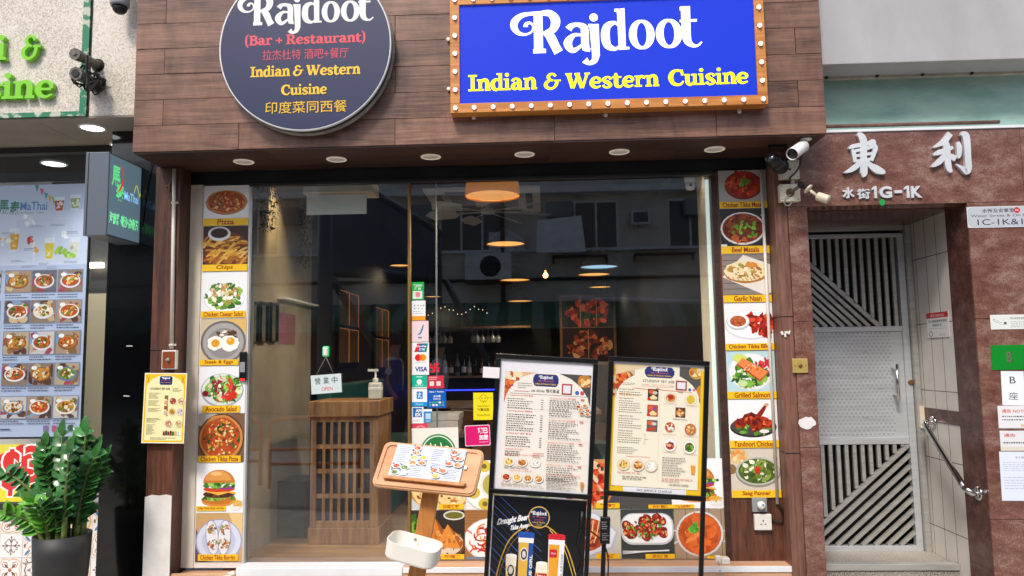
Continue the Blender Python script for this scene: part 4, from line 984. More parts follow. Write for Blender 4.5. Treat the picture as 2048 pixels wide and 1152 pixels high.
for (a, c, capp, nm, lab, fn, cp) in (
    (371, 452, (437, 452), "Pizza", "whole pizza poster captioned Pizza, top of the column left of the window", lambda p: (p.rect(0, 0, 1, 1, '#f1f2f3'), f_pizza(p, .5, .5, .46, .36)), None),
    (452, 543, (529, 543), "Chips", "poster of chips with dark dip, captioned Chips in red on yellow", f_fries, None),
    (543, 638, (622, 635), "Chicken Caesar Salad", "poster of pale caesar salad on white ground, captioned Chicken Caesar Salad", f_caesar, (0, .98)),
    (638, 731, (719, 731), "Steak & Eggs", "poster of two fried eggs on a grey plate, captioned Steak & Eggs", f_eggs, (0, .84)),
    (731, 827, (811, 825), "Avocado Salad", "poster of green and red salad bowl, captioned Avocado Salad", f_salad, (.08, .9)),
    (827, 925, (911, 925), "Chicken Tikka Pizza", "poster of round pizza filling the frame, captioned Chicken Tikka Pizza", f_tpizza, (.02, .94)),
    (925, 1026, (1012, 1021), "Grilled Chicken Burger with Fries", "poster of a burger with small fries on white, in the column left of the window", f_burger_fries, (.01, .64)),
    (1026, 1124, (1108, 1121), "Chicken Tikka Burrito", "burrito poster captioned Chicken Tikka Burrito, bottom of the column left of the window", f_burrito, (.07, .92))):
    poster(Lx0, Lx1, a, c, 448, "food_poster", lab, nm, fn, capp, GL, caps=cp)
Rx0, Rx1 = 1.012, 1.2785
GR = "food posters in a column right of the window"
for (a, c, capp, nm, lab, fn, cp) in (
    (340, 417, (403, 417), "Chicken Tikka Masala", "red curry pot poster captioned Chicken Tikka Masala, top of the right column", lambda p: f_curry(p, '#b5b0ac', '#6a2c1c', n=60, cx=.52, cy=.52, rx=.4, ry=.46), None),
    (417, 509, (492, 507), "Beef Masala", "poster of brown masala on dark ground, captioned Beef Masala", f_beef, None),
    (509, 605, (590, 605), "Garlic Naan", "poster of flat bread in a basket, captioned Garlic Naan", f_naan, None),
    (605, 701, (687, 701), "Chicken Tikka BBQ", "poster of red chicken beside a sauce cup, captioned Chicken Tikka BBQ", f_bbq, None),
    (701, 798, (783, 798), "Grilled Salmon", "poster of orange fish fillet on greens, captioned Grilled Salmon", f_salmon, None),
    (798, 896, (881, 896), "Tandoori Chicken", "poster of dark red roast chicken on black plate, captioned Tandoori Chicken", f_tandoori, None),
    (896, 996, (980, 995), "Saag Panner", "poster of green spinach curry, captioned Saag Panner, bottom of right column", f_saag, None)):
    poster(Rx0, Rx1, a, c, 1495, "food_poster", lab, nm, fn, capp, GR, caps=cp)
# two rows of posters along the foot of the right hand window
GB = "food posters along the foot of the window"
GYB = .012
bx = lambda px, py=1069: onY(px, py, GYB).x
cap_b = {}
for (x0, x1, a, c, nm, lab, fn, cp, cpx) in (
    (823, 932, 919, 1018.5, "印度烤餅", "naan bread poster at the window foot, upper row beside the mullion", f_naan2, (.5, .97), (1006, 1017)),
    (932, 1036, 919, 1018.5, "咖喱餃", "poster of a yellow soup bowl ringed by dumplings, upper row at the window foot", f_momo, None, None),
    (823, 930, 1019, 1118, "咖喱角", "samosa basket poster at the window foot, lower row behind the white menu box", f_samosa, (.55, .99), (1107, 1117)),
    (930, 1036, 1019, 1118, "炒麵", "poster of red noodles on a white plate, lower row at the window foot", f_noodles, None, None),
    (1036, 1134, 919, 1018.5, "雜菜", "poster mostly hidden behind the white set dinner board, upper row", f_caesar, None, None),
    (1036, 1141, 1019, 1118, "咖喱雞", "poster hidden behind the black beer board, lower row at the window foot", f_curry, None, None),
    (1134, 1241, 919, 1018.5, "蕃茄意粉", "red pasta poster seen between the two menu boards, upper row", f_redpasta, (.55, 1), (1006, 1017)),
    (1141, 1242, 1019, 1118, "牛油雞", "poster of creamy orange curry on a white square plate, lower row between the boards", f_whiteplate_curry, (.5, .97), (1107, 1118)),
    (1241, 1346, 919, 1018.5, "炒飯", "grey bowl poster half hidden under the student set board, upper row", f_bowl, (.55, 1.0), (1010, 1018)),
    (1242, 1348, 1019, 1118, "滿洲雞球", "poster of glazed red chicken pieces on a white oval plate, lower row", f_manchurian, (.45, 1.0), (1108, 1118)),
    (1346, 1452, 919, 1018.5, "漢堡包配薯條", "burger and fries poster at the window foot, beside the right jamb", f_burger_fries, (0, .42), (1010, 1018)),
    (1348, 1456, 1019, 1118, "芝士咖喱", "poster of orange curry in a steel pan on planks, lower row beside the jamb", f_paneer, (.6, 1.0), (1112, 1118))):
    poster(bx(x0), bx(x1)-.0008, a, c, 1140, "food_poster", lab, nm, fn, cpx, GB, Y=GYB, caps=cp or (0, 1), tcol='#b5471c', small=.3)
# ------------------------------------------------------------------ raised lettering helpers
def ext_shapes(mb, sh, fn, d, step):
    """strokes -> raised letters; fn maps 2-D to the front plane, d is the depth vector to the back"""
    d = V(d)
    for i, (k, p) in enumerate(sh):
        o = d*(-step*i)
        if k == 'P': mb.prism([fn(*q[:2])+o for q in p], d)
        else:
            Lp, Rp = strip(p, 6); n = len(Lp)
            for j in range(n-1):
                a, b_, c, e = [fn(*q)+o for q in (Lp[j], Lp[j+1], Rp[j+1], Rp[j])]
                mb.face([a, b_, c, e]); mb.face([a, a+d, b_+d, b_]); mb.face([e, c, c+d, e+d])
            for q in ((Lp[0], Rp[0]), (Lp[-1], Rp[-1])):
                a, b_ = fn(*q[0])+o, fn(*q[1])+o; mb.face([a, b_, b_+d, a+d])
def ext_text(mb, t, O, ux, uz, w, h, d, bold=.02, shear=0):
    vs, fs, a, b_, c, e = textmesh(t, bold); d = V(d)
    P3 = [V(O)+V(ux)*((v[0]-a)/(b_-a)*w+shear*(v[1]-c)/(e-c)*h)+V(uz)*((v[1]-c)/(e-c)*h) for v in vs]
    mb.mesh(P3, fs)
    ed = {}
    for f in fs:
        for i in range(len(f)):
            k = (f[i], f[(i+1) % len(f)]); ed[k] = 1
    for (i, j) in ed:
        if (j, i) not in ed: mb.face([P3[i], P3[j], P3[j]+d, P3[i]+d])
def rcard(name, px0, py0, px1, py1, Y, M, bg, paint=None, thick=.0008, rot=0, parent=None, off=.0006):
    """flat printed card on a wall plane: corners given as pixels on that plane"""
    a, c = onY(px0, py1, Y), onY(px1, py0, Y); w_, h_ = c.x-a.x, c.z-a.z
    r = radians(rot); ux, uz = V((cos(r), 0, -sin(r))), V((sin(r), 0, cos(r)))
    ce = (a+c)/2; O = ce-ux*w_/2-uz*h_/2; O.y = Y
    p = Pic(O, w_, h_, ux, uz, bg=bg, thick=thick, off=off)
    if paint: paint(p)
    return p.build(name, M, parent)

# ------------------------------------------------------------------ neighbouring shop on the left
nbr = thing("neighbour_shopfront", "left hand shopfront with speckled stone fascia, glass window and patterned tiles", "shopfront", (-2.9, 0, 0))
NY = -.3; NZ = 2.833; WY = .25
xg0, xg1 = onY(165, 120, NY).x, onY(181, 120, NY).x
b = MB(); b.box((-5.5, NY, NZ+.028), (xg0, NY+.02, 4.6)); b.box((xg1+.004, NY-.0, NZ+.001), (FX0-.006, NY+.02, 4.6)); b.box((-5.5, NY+.0201, NZ+.0005), (FX0-.006, .2, 4.6)); b.build("stone_fascia", m_["speckle_stone"], nbr)
mat("green_trim", '#1f7a56', .5, col2='#b9bfae', scale=7, stretch=(3, 1, 3), lo=.44, hi=.5)
b = MB(); b.box((xg0+.0005, NY-.012, NZ+.001), (xg1-.006, NY+.019, 4.6)); b.box((-5.5, NY-.012, NZ+.001), (xg0, NY+.019, NZ+.0275)); b.build("green_trim", m_["green_trim"], nbr)
b = MB(); b.box((xg1-.0055, NY-.003, NZ+.0015), (xg1+.0035, NY+.019, 4.6)); b.build("panel_joint", m_["black_paint"], nbr)
mat("soffit_beige", '#8d8271', .6, var=.15, scale=2.5)
b = MB(); b.box((-5.5, NY+.001, NZ-.01), (-2.83, WY, NZ)); b.box((-2.828, NY+.001, NZ-.01), (FX0-.006, WY, NZ)); b.build("soffit", m_["soffit_beige"], nbr)
b = MB(); b.box((-5.5, WY-.05, NZ-.05), (FX0-.01, WY+.02, NZ-.0105)); b.build("head_frame", m_["dark_alu"], nbr, bevel=.002)
b = MB(); b.box((-5.5, WY, .97), (-2.52, WY+.006, NZ-.05)); b.build("window_pane", m_["shop_glass_left"], nbr)
zs1, zs0 = onY(30, 1007, WY-.03).z, onY(30, 1020, WY-.03).z
b = MB(); b.box((-5.5, WY-.03, zs0), (-2.5, WY+.01, zs1)); b.build("window_sill", m_["dark_alu"], nbr, bevel=.002)
b = MB(); b.box((-5.5, WY-.004, zs1+.0005), (-2.5, WY+.008, .9695)); b.build("grey_panel", mat("panel_grey", '#a9aaa6', .35, .3, var=.1), nbr)
b = MB(); b.box((-2.515, -.06, -.2), (-2.2095, .26, NZ-.011)); b.build("black_panel", m_["black_gloss"], nbr, bevel=.003)
b = MB(); b.box((-5.5, WY+.0, -.3), (-2.516, WY+.03, zs0-.0005)); b.build("tile_backing", m_["tile_joint"], nbr)
# interior of the left shop: dark ceiling, beige wall with a line drawing
b = MB(); b.box((-5.5, WY+.02, NZ-.02), (-2.3, 1.15, NZ+.05)); b.build("interior_ceiling", m_["ceiling_black"], nbr)
mx0, mx1 = -3.6, -2.3
p = Pic((mx0, 1.0, .5), mx1-mx0, 2.3, bg='#c9b48d', thick=.02)
p.rect(0, .64, 1, 1, '#3b3731')
for i in range(26):
    x, y = random.uniform(.35, .95), random.uniform(.05, .55); s_ = random.uniform(.02, .07)
    p.strokes([(x, y, .006), (x+s_, y+random.uniform(-.02, .03), .008), (x+s_, y+.06, .006), (x-.01, y+.055, .006), (x, y, .006)], '#4a3220', 3)
for i in range(30):
    x, y = random.uniform(.4, .95), random.uniform(.05, .3); p.ell(x, y, .02, .008, '#5a3d24', random.uniform(0, 3)); p.ell(x+.01, y, .012, .004, '#c09a63')
p.build("mural_wall", PM, nbr)
b = MB(); b.box((-5.5, 1.02, .2), (-2.3, 1.06, NZ)); b.box((-2.3, .262, .2), (-2.25, 1.06, NZ)); b.build("back_wall", m_["beige_wall"], nbr)
# patterned floor-tile cladding: one tile repeated with six motifs
t = .1415; zt = zs0-.002; tx0 = onY(48, 1050, WY-.005).x-6*t; nx = 11
p = Pic((tx0, WY-.006, zt-4*t), nx*t, 4*t, bg='#d8d2cb', thick=.004, step=1e-5)
def motif(p, k):
    p.rect(.012, .012, .988, .988, ['#e6dfd8', '#e9e6e4', '#eadfd4', '#e4e1de'][k % 4])
    c1, c2, c3 = [('#a8705a', '#cf9a6a', '#8a5a4c'), ('#6b4a52', '#7a5a60', '#b9a9a4'), ('#c9893f', '#b9b2ae', '#8f6a3a'), ('#5b7fa6', '#c98d52', '#8a6a64'), ('#4f4650', '#8c8490', '#a8a0a4'), ('#b06a4a', '#d9a06a', '#6f4a40')][k]
    def rs(f):
        for q in range(4):
            a = q*pi/2; f(lambda x, y: (.5+(x-.5)*cos(a)-(y-.5)*sin(a), .5+(x-.5)*sin(a)+(y-.5)*cos(a)))
    def st(pts, w_, c): rs(lambda R: p.strokes([R(*q)+(w_,) for q in pts], c, 4))
    def el(x, y, rx, ry, rot, c): rs(lambda R: p.poly([R(x+rx*cos(t_)*cos(rot)-ry*sin(t_)*sin(rot), y+rx*cos(t_)*sin(rot)+ry*sin(t_)*cos(rot)) for t_ in [2*pi*i/14 for i in range(14)]], c))
    if k in (0, 5): st([(.5, .92), (.7, .95), (.92, .86), (.95, .68), (.9, .5)], .035, c2); st([(.62, .62), (.78, .64), (.84, .8)], .035, c1); st([(.62, .62), (.64, .8), (.8, .84)], .035, c1); el(.66, .66, .13, .04, .8, c3); p.ell(.5, .5, .08, .08, c1)
    elif k == 1: st([(.5, .5), (.5, .8)], .035, c1); st([(.5, .62), (.6, .78), (.68, .7)], .035, c1); st([(.5, .62), (.4, .78), (.32, .7)], .035, c1); el(.5, .84, .035, .06, 0, c2)
    elif k == 2: p.ell(.5, .5, .46, .46, '#d3a160'); p.ell(.5, .5, .38, .38, '#cdc8c4'); p.poly([(.5, .8), (.8, .5), (.5, .2), (.2, .5)], '#e6dccd'); p.poly([(.5, .68), (.55, .55), (.68, .5), (.55, .45), (.5, .32), (.45, .45), (.32, .5), (.45, .55)], c1)
    elif k == 3: el(.78, .78, .16, .06, .8, c1); st([(.5, .95), (.62, .8), (.8, .95)], .03, c2); st([(.6, .5), (.75, .6), (.7, .72)], .035, c2); p.ell(.5, .5, .12, .1, '#b9b2ae'); el(.9, .5, .05, .09, 0, c3)
    else: st([(.2, .95), (.3, .8), (.5, .85), (.7, .8), (.8, .95)], .045, c1); p.poly([(.5, .8), (.58, .58), (.8, .5), (.58, .42), (.5, .2), (.42, .42), (.2, .5), (.42, .58)], c2); p.ell(.5, .5, .1, .1, '#e6dfd8'); el(.78, .78, .09, .05, .8, c3)
seq = [0, 2, 1, 3, 5, 4, 0, 1, 2, 5, 3]
for r in range(4):
    for i in range(nx):
        k = (i+2*r) % 6 if i not in (5, 6) else [[0, 2], [1, 3], [5, 4], [0, 1]][r][i-5]
        p.sub(i/nx, 1-(r+1)/4, (i+1)/nx, 1-r/4)
        random.seed(40+k); motif(p, k)
random.seed(5)
p.build("patterned_tiles", PR, nbr)
# ceiling lights
def round_light(name, lab, px, py, Z, r, M, grp):
    q = onZ(px, py, Z); t_ = thing(name, lab, "ceiling light", (q.x, q.y, Z), grp)
    b = MB(); b.lathe([(r*1.18, 0), (r*1.18, -.004), (r*1.02, -.007), (r*1.0, -.004)], q, n=28, cap=False); b.build("trim_ring", m_["white_plastic"], t_)
    b = MB(); b.lathe([(r, -.003), (.001, -.0035)], q, n=28, cap=False); b.build("diffuser", m_[M], t_)
    l = bpy.data.lights.new("downlight_lamp", 'SPOT'); l.energy = 45; l.color = (.95, .97, 1); l.spot_size = radians(120); l.spot_blend = .6; l.shadow_soft_size = .06
    o = bpy.data.objects.new("downlight_lamp", l); COL.objects.link(o); o.parent = t_; o.location = (0, 0, -.012)
    return t_
GLT = "lit ceiling lights of the left shop"
round_light("ceiling_light", "bright round light in the beige soffit under the speckled stone fascia", 185, 255, NZ-.0105, .062, "lamp_face_white", GLT)
round_light("ceiling_light", "bright round light half hidden behind the corner of the timber fascia", 248, 291, NZ-.0105, .07, "lamp_face_white", GLT)
round_light("ceiling_light", "bright round light seen through the left shop window above the menu poster", 108, 327, NZ-.024, .07, "lamp_face_white", GLT)
q = onY(190, 530, .95); b = MB(); b.box((q.x-.055, .94, q.z-.018), (q.x+.055, .975, q.z+.018)); t_ = tag(b.build("wall_lamp", m_["lamp_face"], bevel=.004), "small glowing bar lamp on the beige wall behind the menu poster edge", "wall lamp")
# lime letters
let = thing("shop_lettering", "raised lime green lettering on the speckled stone fascia", "lettering", (onY(50, 120, NY).x, NY, onY(50, 200, NY).z))
def lime(t, x0, x1, yb, hpx):
    sh, wd = slab_shapes(t); a, c = onY(x0, yb, NY-.032), onY(x1, yb, NY-.032); h = onY(x0, yb-hpx, NY-.032).z-a.z
    x = 0; sx = (c.x-a.x)/wd; sz = h/.7
    for ch in t:
        adv, s_ = SLAB[ch]
        b = MB(); ext_shapes(b, s_, lambda X, Y_, x=x: V((a.x+(x+X)*sx, NY-.032, a.z+Y_*sz)), (0, .026, 0), .006); b.build("letter", m_["lime_acrylic"], let)
        x += adv*.97
lime("i", -9, 11, 120, 47); lime("&", 40, 80, 119, 48); lime("sine", -31, 107, 199, 49)
# camera, pipe stubs and cable on the stone fascia
dc = thing("dome_camera", "grey round camera hanging in front of the pale stone fascia at the top edge", "camera", onY(238, 20, NY-.1))
q = onY(240, 10, NY-.1); b = MB(); b.lathe([(.05, .12), (.05, .0), (.047, -.01)], q, n=24); b.build("housing", m_["grey_plastic"], dc)
b = MB(); b.lathe([(.038, -.0105), (.036, -.03), (.025, -.045), (.001, -.05)], q, n=24); b.build("lens_dome", m_["dark_metal"], dc)
b = MB(); b.box((q.x-.02, NY-.1, q.z+.121), (q.x+.02, NY-.0005, q.z+.15)); b.build("bracket", m_["grey_plastic"], dc)
def stub(px0, py0, px1, py1, r, lab, M, inner=True):
    a = onY(px0, py0, NY+.002); d = ray(px1, py1)
    s = ((a.x-CAM.x)/d.x); t_end = CAM+d*((a.y-.2-CAM.y)/d.y)
    t_ = thing("pipe_stub", lab, "pipe", a)
    b = MB(); b.tube([a, t_end], r, 14); b.tube([t_end-(t_end-a).normalized()*.03, t_end+V((0, -.004, 0))], r*1.22, 8); b.build("pipe", M, t_)
    b = MB(); b.tube([t_end+V((0, -.0045, 0)), t_end+V((0, -.0085, 0))], r*.7 if inner else r*.35, 12); b.build("bore" if inner else "end_bolt", m_["black_paint"] if inner else m_["grime_metal"], t_)
    b = MB(); b.lathe([(r*1.5, 0), (r*1.4, .006)], (a.x, NY-.0005, a.z), (0, -1, 0), 14); b.build("wall_hole", m_["black_paint"], t_)
    return a, t_end
stub(196, 131, 150, 108, .026, "upper rusty pipe stub with hexagonal plug sticking out of the stone fascia", m_["grime_metal"], False)
a, e = stub(197, 170, 152, 147, .03, "lower open pipe stub wrapped in coiled cable on the stone fascia", m_["grime_metal"])
b = MB(); pts = []
for k in range(110):
    t_ = k/110*2*pi*5; s = .45+.35*sin(k*.21); c = a.lerp(e, s); rr = .05+.012*sin(k*1.7); pts.append(c+V((rr*cos(t_), .01*sin(k), rr*sin(t_))))
b.tube(pts, .005, 6); q = onY(174, 110, NY-.2); b.tube(smooth_path([tuple(q), tuple(q+V((.0, .0, -.06))), tuple(q+V((.002, .01, -.12))), tuple(q+V((0, .02, -.19))), tuple(pts[0])], 5), .008, 8)
tag(b.build("cable_coil", m_["cable_black"]), "black cable coiled round the lower pipe stub on the stone fascia", "cable")
# blade sign
BX = -2.329; bz0, bz1, by0, by1 = 2.146, 2.602, -.385, -.058
bs = thing("blade_sign", "dark grey projecting box sign with glowing green characters beside the timber fascia", "sign", ((BX-.08), (by0+by1)/2, bz0))
bxl = onY(168, 400, by0).x
b = MB(); b.box((bxl, by0, bz0), (BX, by1, bz1)); b.build("sign_box", mat("blade_grey", '#5d6772', .4), bs, bevel=.003)
b = MB(); b.box((bxl+.016, by0-.0015, bz0+.004), (bxl+.02, by0-.0002, bz1-.004)); b.build("seam", m_["black_paint"], bs)
b = MB(); b.box((BX-.1, by1, bz0+.1), (BX-.06, -.0601+.04, bz0+.14)); b.box((BX-.1, by1, bz1-.14), (BX-.06, -.0601+.04, bz1-.1)); b.build("bracket", m_["dark_metal"], bs)
p = Pic((BX+.0005, by0+.008, bz0+.008), by1-by0-.016, bz1-bz0-.016, ux=(0, 1, 0), bg='#5a6f7c', thick=.0002)
tx = lambda px, py: (lambda q: ((q.y-p.O.y)/p.w, (q.z-p.O.z)/p.h))(onX(px, py, BX))
p.text("馬", .2, .62, .26, '#63e08a', w=.26, bold=.03); p.text("泰", .34, .44, .24, '#63e08a', w=.26, bold=.03); p.strokes([(.33, .92, .015), (.42, .8, .03), (.38, .66, .05), (.28, .56, .02)], '#d83a32')
p.text("MaThai", .7, .50, .11, '#8fc8ff', w=.46, bold=.02); p.strokes([(.78, .63, .02), (.86, .74, .02), (.96, .62, .02), (1.0, .66, .02)], '#b9d94a')
p.text("海南雞·喇沙·肉骨茶", .5, .14, .15, '#7df0a4', w=.92, bold=.03)
p.build("lit_face", m_["print_glow"], bs)
# menu poster in the left window
px0, px1 = onY(0, 600, .275).x-.55, onY(171, 600, .275).x
z1, z0 = onY(170, 367, .275).z, onY(120, 873, .275).z
mp = Pic((px0, .275, z0), px1-px0, z1-z0, bg='#b4c1dc', thick=.003, step=6e-6)
W_ = px1-px0
ux_ = lambda px, py: (onY(px, py, .275).x-px0)/W_
uz_ = lambda py, px=90: (onY(px, py, .275).z-z0)/(z1-z0)
mp.rect(0, uz_(530), 1, 1, '#ccd5e8'); mp.rect(0, uz_(420), 1, 1, '#bcc9e2')
mp.text("馬", ux_(8, 410), uz_(425), .055, '#2f7d56', w=.06, bold=.03); mp.text("泰", ux_(30, 415), uz_(430), .06, '#2f7d56', w=.06, bold=.03); mp.text("MaThai", ux_(68, 410), uz_(420), .035, '#5a86b8', w=.16, bold=.02); mp.text("Vietnamese Thai & Malaysian Cuisine", ux_(45, 425), uz_(428), .012, '#4d8f66', w=.26)
for i, (px, py, c) in enumerate(((74, 372, '#4f8f7d'), (84, 380, '#c9577f'), (92, 388, '#4f9fae'), (100, 394, '#d9a83a'), (108, 398, '#7fae4f'))):
    x, y = ux_(px, py), uz_(py); mp.poly([(x-.014, y+.008), (x+.014, y+.002), (x+.002, y-.024)], c)
def drink(px, py, h, c1, c2):
    x, y = ux_(px, py), uz_(py); mp.poly([(x-.022, y), (x+.022, y), (x+.032, y+h), (x-.032, y+h)], '#dfe6ee'); mp.poly([(x-.02, y+.004), (x+.02, y+.004), (x+.029, y+h*.75), (x-.029, y+h*.75)], c1); mp.scat(x, y+h*.4, .016, h*.25, 8, [c1, c2], .006, .012)
for a_ in ((118, 424, .06, '#b5482c', '#e8dcd0'), (150, 420, .06, '#9fb07a', '#e8e3c9'), (28, 500, .09, '#dca63a', '#f0d488'), (98, 520, .09, '#d8c64c', '#efe6a8'), (148, 515, .08, '#dcd9cc', '#c7b98a')): drink(*a_)
mp.scat(ux_(62, 480), uz_(480), .02, .012, 8, ['#b8433c', '#d9706a'], .007, .013); mp.scat(ux_(140, 510), uz_(512), .02, .012, 7, ['#8fbf3c', '#c9dd8a'], .01, .016)
for px, py in ((60, 495), (90, 525), (140, 522), (35, 518), (145, 463)): mp.lines(ux_(px-12, py), ux_(px+16, py), uz_(py+6), uz_(py), 2, '#5b6780')
for px, py in ((20, 462), (75, 450), (118, 448), (20, 540), (60, 530), (110, 533)): mp.lines(max(ux_(px-16, py), .01), ux_(px+18, py), uz_(py+5), uz_(py), 2, '#66728c')
for px, py, c in ((8, 482, '#e2b64a'), (68, 497, '#d8a24a'), (120, 503, '#9bbf4a'), (58, 440, '#d4dbe6'), (130, 470, '#e6e2c9')): mp.scat(ux_(px, py), uz_(py), .03, .02, 6, [c, '#eef0f4'], .008, .016)
rows = [(541, 584), (601, 645), (663, 708), (727, 770), (793, 836)]
cols = [(-47, 2), (12, 62), (65, 113), (117, 165)]
def dish(p, k):
    random.seed(900+k); p.rect(0, 0, 1, 1, random.choice(['#8d7a6c', '#b5a48f', '#6a6a74', '#a9917c', '#c7c2c0'])); p.scat(.5, .5, .55, .5, 10, ['#7b95b5', '#8a6a4c', '#c9b08a', '#5a4038', '#a34a5a'], .1, .2)
    p.ell(.5, .5, .42, .33, random.choice(['#e9e6e2', '#8a5a34', '#5f86b0', '#d9dde4'])); p.ell(.5, .52, .36, .27, random.choice(['#c98f3c', '#a8562a', '#e3d3b5', '#7d8f3c', '#b5723c'])); p.scat(.5, .52, .3, .2, 26, random.choice([['#c9401f', '#e8a44a', '#f0dcb0', '#6f8a2c'], ['#e9dfca', '#c98a3c', '#7a4a1c', '#4f7a2a'], ['#8f3a1c', '#d2692a', '#efe0c4', '#3f6a2c']]), .03, .08)
    p.ell(.22, .8, .12, .09, '#eef0f2'); p.scat(.8, .78, .1, .08, 6, ['#a83c4a', '#4f7a3c', '#d9a04a'], .03, .05)
k = 0
for (ya, yb) in rows:
    for (xa, xb) in cols:
        dx = -(ya-541)*.035
        x0, x1, y0, y1 = ux_(xa+dx, (ya+yb)/2), ux_(xb+dx, (ya+yb)/2), uz_(yb), uz_(ya)
        mp.full().rect(x0-.004, y0-.003, x1+.004, y1+.003, '#7d8496'); mp.sub(max(x0, 0), y0, x1, y1); dish(mp, k); mp.full(); k += 1
        mp.lines(max(x0, 0), x1, y0-.026, y0-.006, 2, '#39435c', word=.05)
random.seed(21)
mp.lines(.2, .65, uz_(862), uz_(846), 2, '#4a5570'); mp.rect(ux_(88, 850), uz_(863), ux_(98, 850), uz_(851), '#8a6fae'); mp.rect(ux_(105, 850), uz_(863), ux_(115, 850), uz_(851), '#b7567a'); mp.ell(ux_(143, 856), uz_(856), .02, .012, '#46624f')
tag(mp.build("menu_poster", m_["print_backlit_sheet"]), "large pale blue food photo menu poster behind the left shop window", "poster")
b = MB(); b.box((px1+.0005, .272, z0-.03), (px1+.012, .285, z1+.02)); b.box((px0, .272, z0-.012), (px1, .285, z0-.0005)); tag(b.build("poster_frame", m_["black_paint"]), "thin dark frame bar along the edge of the pale blue menu poster", "frame")
# price sign
def price(p):
    p.rect(0, 0, 1, .3, '#e6d93a'); p.poly([(0, .28), (1, .28), (1, .96), (.55, 1), (0, .72)], '#d5332f'); p.poly([(0, .3), (.35, .28), (.95, .34), (1, .46), (1, .28), (0, .26)], '#c92a28')
    for t_, x, w_ in (("$", .40, .30), ("3", .76, .30)):
        y, h = (.1, .82) if t_ == "$" else (.32, .66)
        p.text(t_, x, y-.03, h+.06, '#f0ece6', w=w_*1.24, bold=.05); p.text(t_, x, y, h, '#d5332f', w=w_, bold=.02)
tag(rcard("price_sign", -28, 888, 96, 1004, WY-.008, PG, '#d9d24a', price, thick=.003), "red and yellow price sign with a big dollar figure behind the potted plant", "sign")
tag(rcard("price_sign", 98, 890, 168, 1004, WY-.009, PG, '#d9d24a', lambda p: (p.rect(0, 0, 1, .28, '#e6d93a'), p.poly([(0, .3), (.9, .36), (.8, .8), (.3, 1), (0, .95)], '#d5332f'), p.poly([(.6, .4), (1, .5), (1, .9), (.8, .95)], '#cfe0c4')), thick=.003), "red and white panel of the price board half hidden by the plant leaves", "sign")
# potted plant
PX, PY = -2.475, -.42; gz = SL*PX; pz = .60
pl = thing("potted_plant", "glossy green leafy plant in a tall dark grey pot beside the black panel", "plant", (PX, PY, gz))
b = MB(); b.lathe([(.092, gz), (.098, gz+.02), (.115, .3), (.130, .5), (.134, pz), (.126, pz), (.12, pz-.04)], (PX, PY, 0), n=40); b.build("pot", m_["pot_grey"], pl)
b = MB(); b.lathe([(.119, pz-.05), (.06, pz-.035), (.001, pz-.03)], (PX, PY, 0), n=24, cap=False); b.build("soil", m_["soil"], pl)
def leafblade(b, base, d, up, L_, W_):
    d = d.normalized(); s = d.cross(up).normalized(); u = s.cross(d).normalized(); rowp = []
    for i in range(6):
        t_ = i/5; w_ = W_*sin(pi*min(1, t_**.75*.97+.02)); c = base+d*L_*t_-u*L_*.18*t_*t_; rowp.append((c+s*w_+u*w_*.28, c, c-s*w_+u*w_*.28))
    vs = [p for r in rowp for p in r]; fs = []
    for i in range(5):
        k = i*3; fs += [(k, k+1, k+4, k+3), (k+1, k+2, k+5, k+4)]
    b.mesh(vs, fs, smooth=True)
random.seed(77)
stems = []
for i in range(17):
    a_ = random.uniform(0, 2*pi); r_ = random.uniform(.02, .095); base = V((PX+r_*cos(a_), PY+r_*sin(a_)*.9, pz-.045)); spread = random.uniform(.03, .11) if i > 4 else random.uniform(.0, .06); hh = random.uniform(.26, .52) if i > 5 else random.uniform(.46, .58)
    bend = V((cos(a_)*spread*1.05, sin(a_)*spread*.55-.02, 0)); stems.append((base, bend, hh))
stems += [(V((PX-.07, PY, pz-.045)), V((-.24, -.02, 0)), .47), (V((PX+.07, PY, pz-.045)), V((.08, -.02, 0)), .36), (V((PX-.03, PY-.06, pz-.045)), V((-.02, -.1, 0)), .28), (V((PX-.06, PY-.06, pz-.045)), V((-.16, -.06, 0)), .25)]
bs_, bl_, bn_ = MB(), MB(), MB()
for i, (base, bend, hh) in enumerate(stems):
    pts = [base+V((0, 0, hh))*t_+bend*(t_**1.7)-V((0, 0, .12*(bend.length/.25)*t_**3)) for t_ in [k/9 for k in range(10)]]
    bs = MB(); bs.tube(pts, [.0125*(1-t_)**.7+.0028 for t_ in [k/9 for k in range(10)]], 7); bs.build("stem", m_["stem_green"], pl)
    new = i >= len(stems)-2
    side = (pts[-1]-pts[0]).cross(V((random.uniform(-.5, .5), -1, .2))).normalized(); tb = bn_ if new else bl_
    n = 10 if not new else 8
    for k in range(n):
        t_ = .28+.70*k/(n-1); j = min(int(t_*9), 8); f = t_*9-j; c = pts[j].lerp(pts[j+1], f); tan = (pts[j+1]-pts[j]).normalized()
        for s in (-1, 1):
            d = (side*s*random.uniform(.8, 1.1)+tan*random.uniform(.35, .9)+V((random.uniform(-.2, .2), random.uniform(-.35, .1), random.uniform(-.1, .25))))
            leafblade(tb, c, d, V((random.uniform(-.3, .3), -.7, .8)), random.uniform(.06, .088)*(1-.25*abs(t_-.6)), random.uniform(.024, .034))
    leafblade(tb, pts[-1], tan, V((0, -1, .3)), .09, .022)
bl_.build("foliage", m_["leaf"], pl, fix=False); bn_.build("young_foliage", m_["leaf_new"], pl, fix=False)

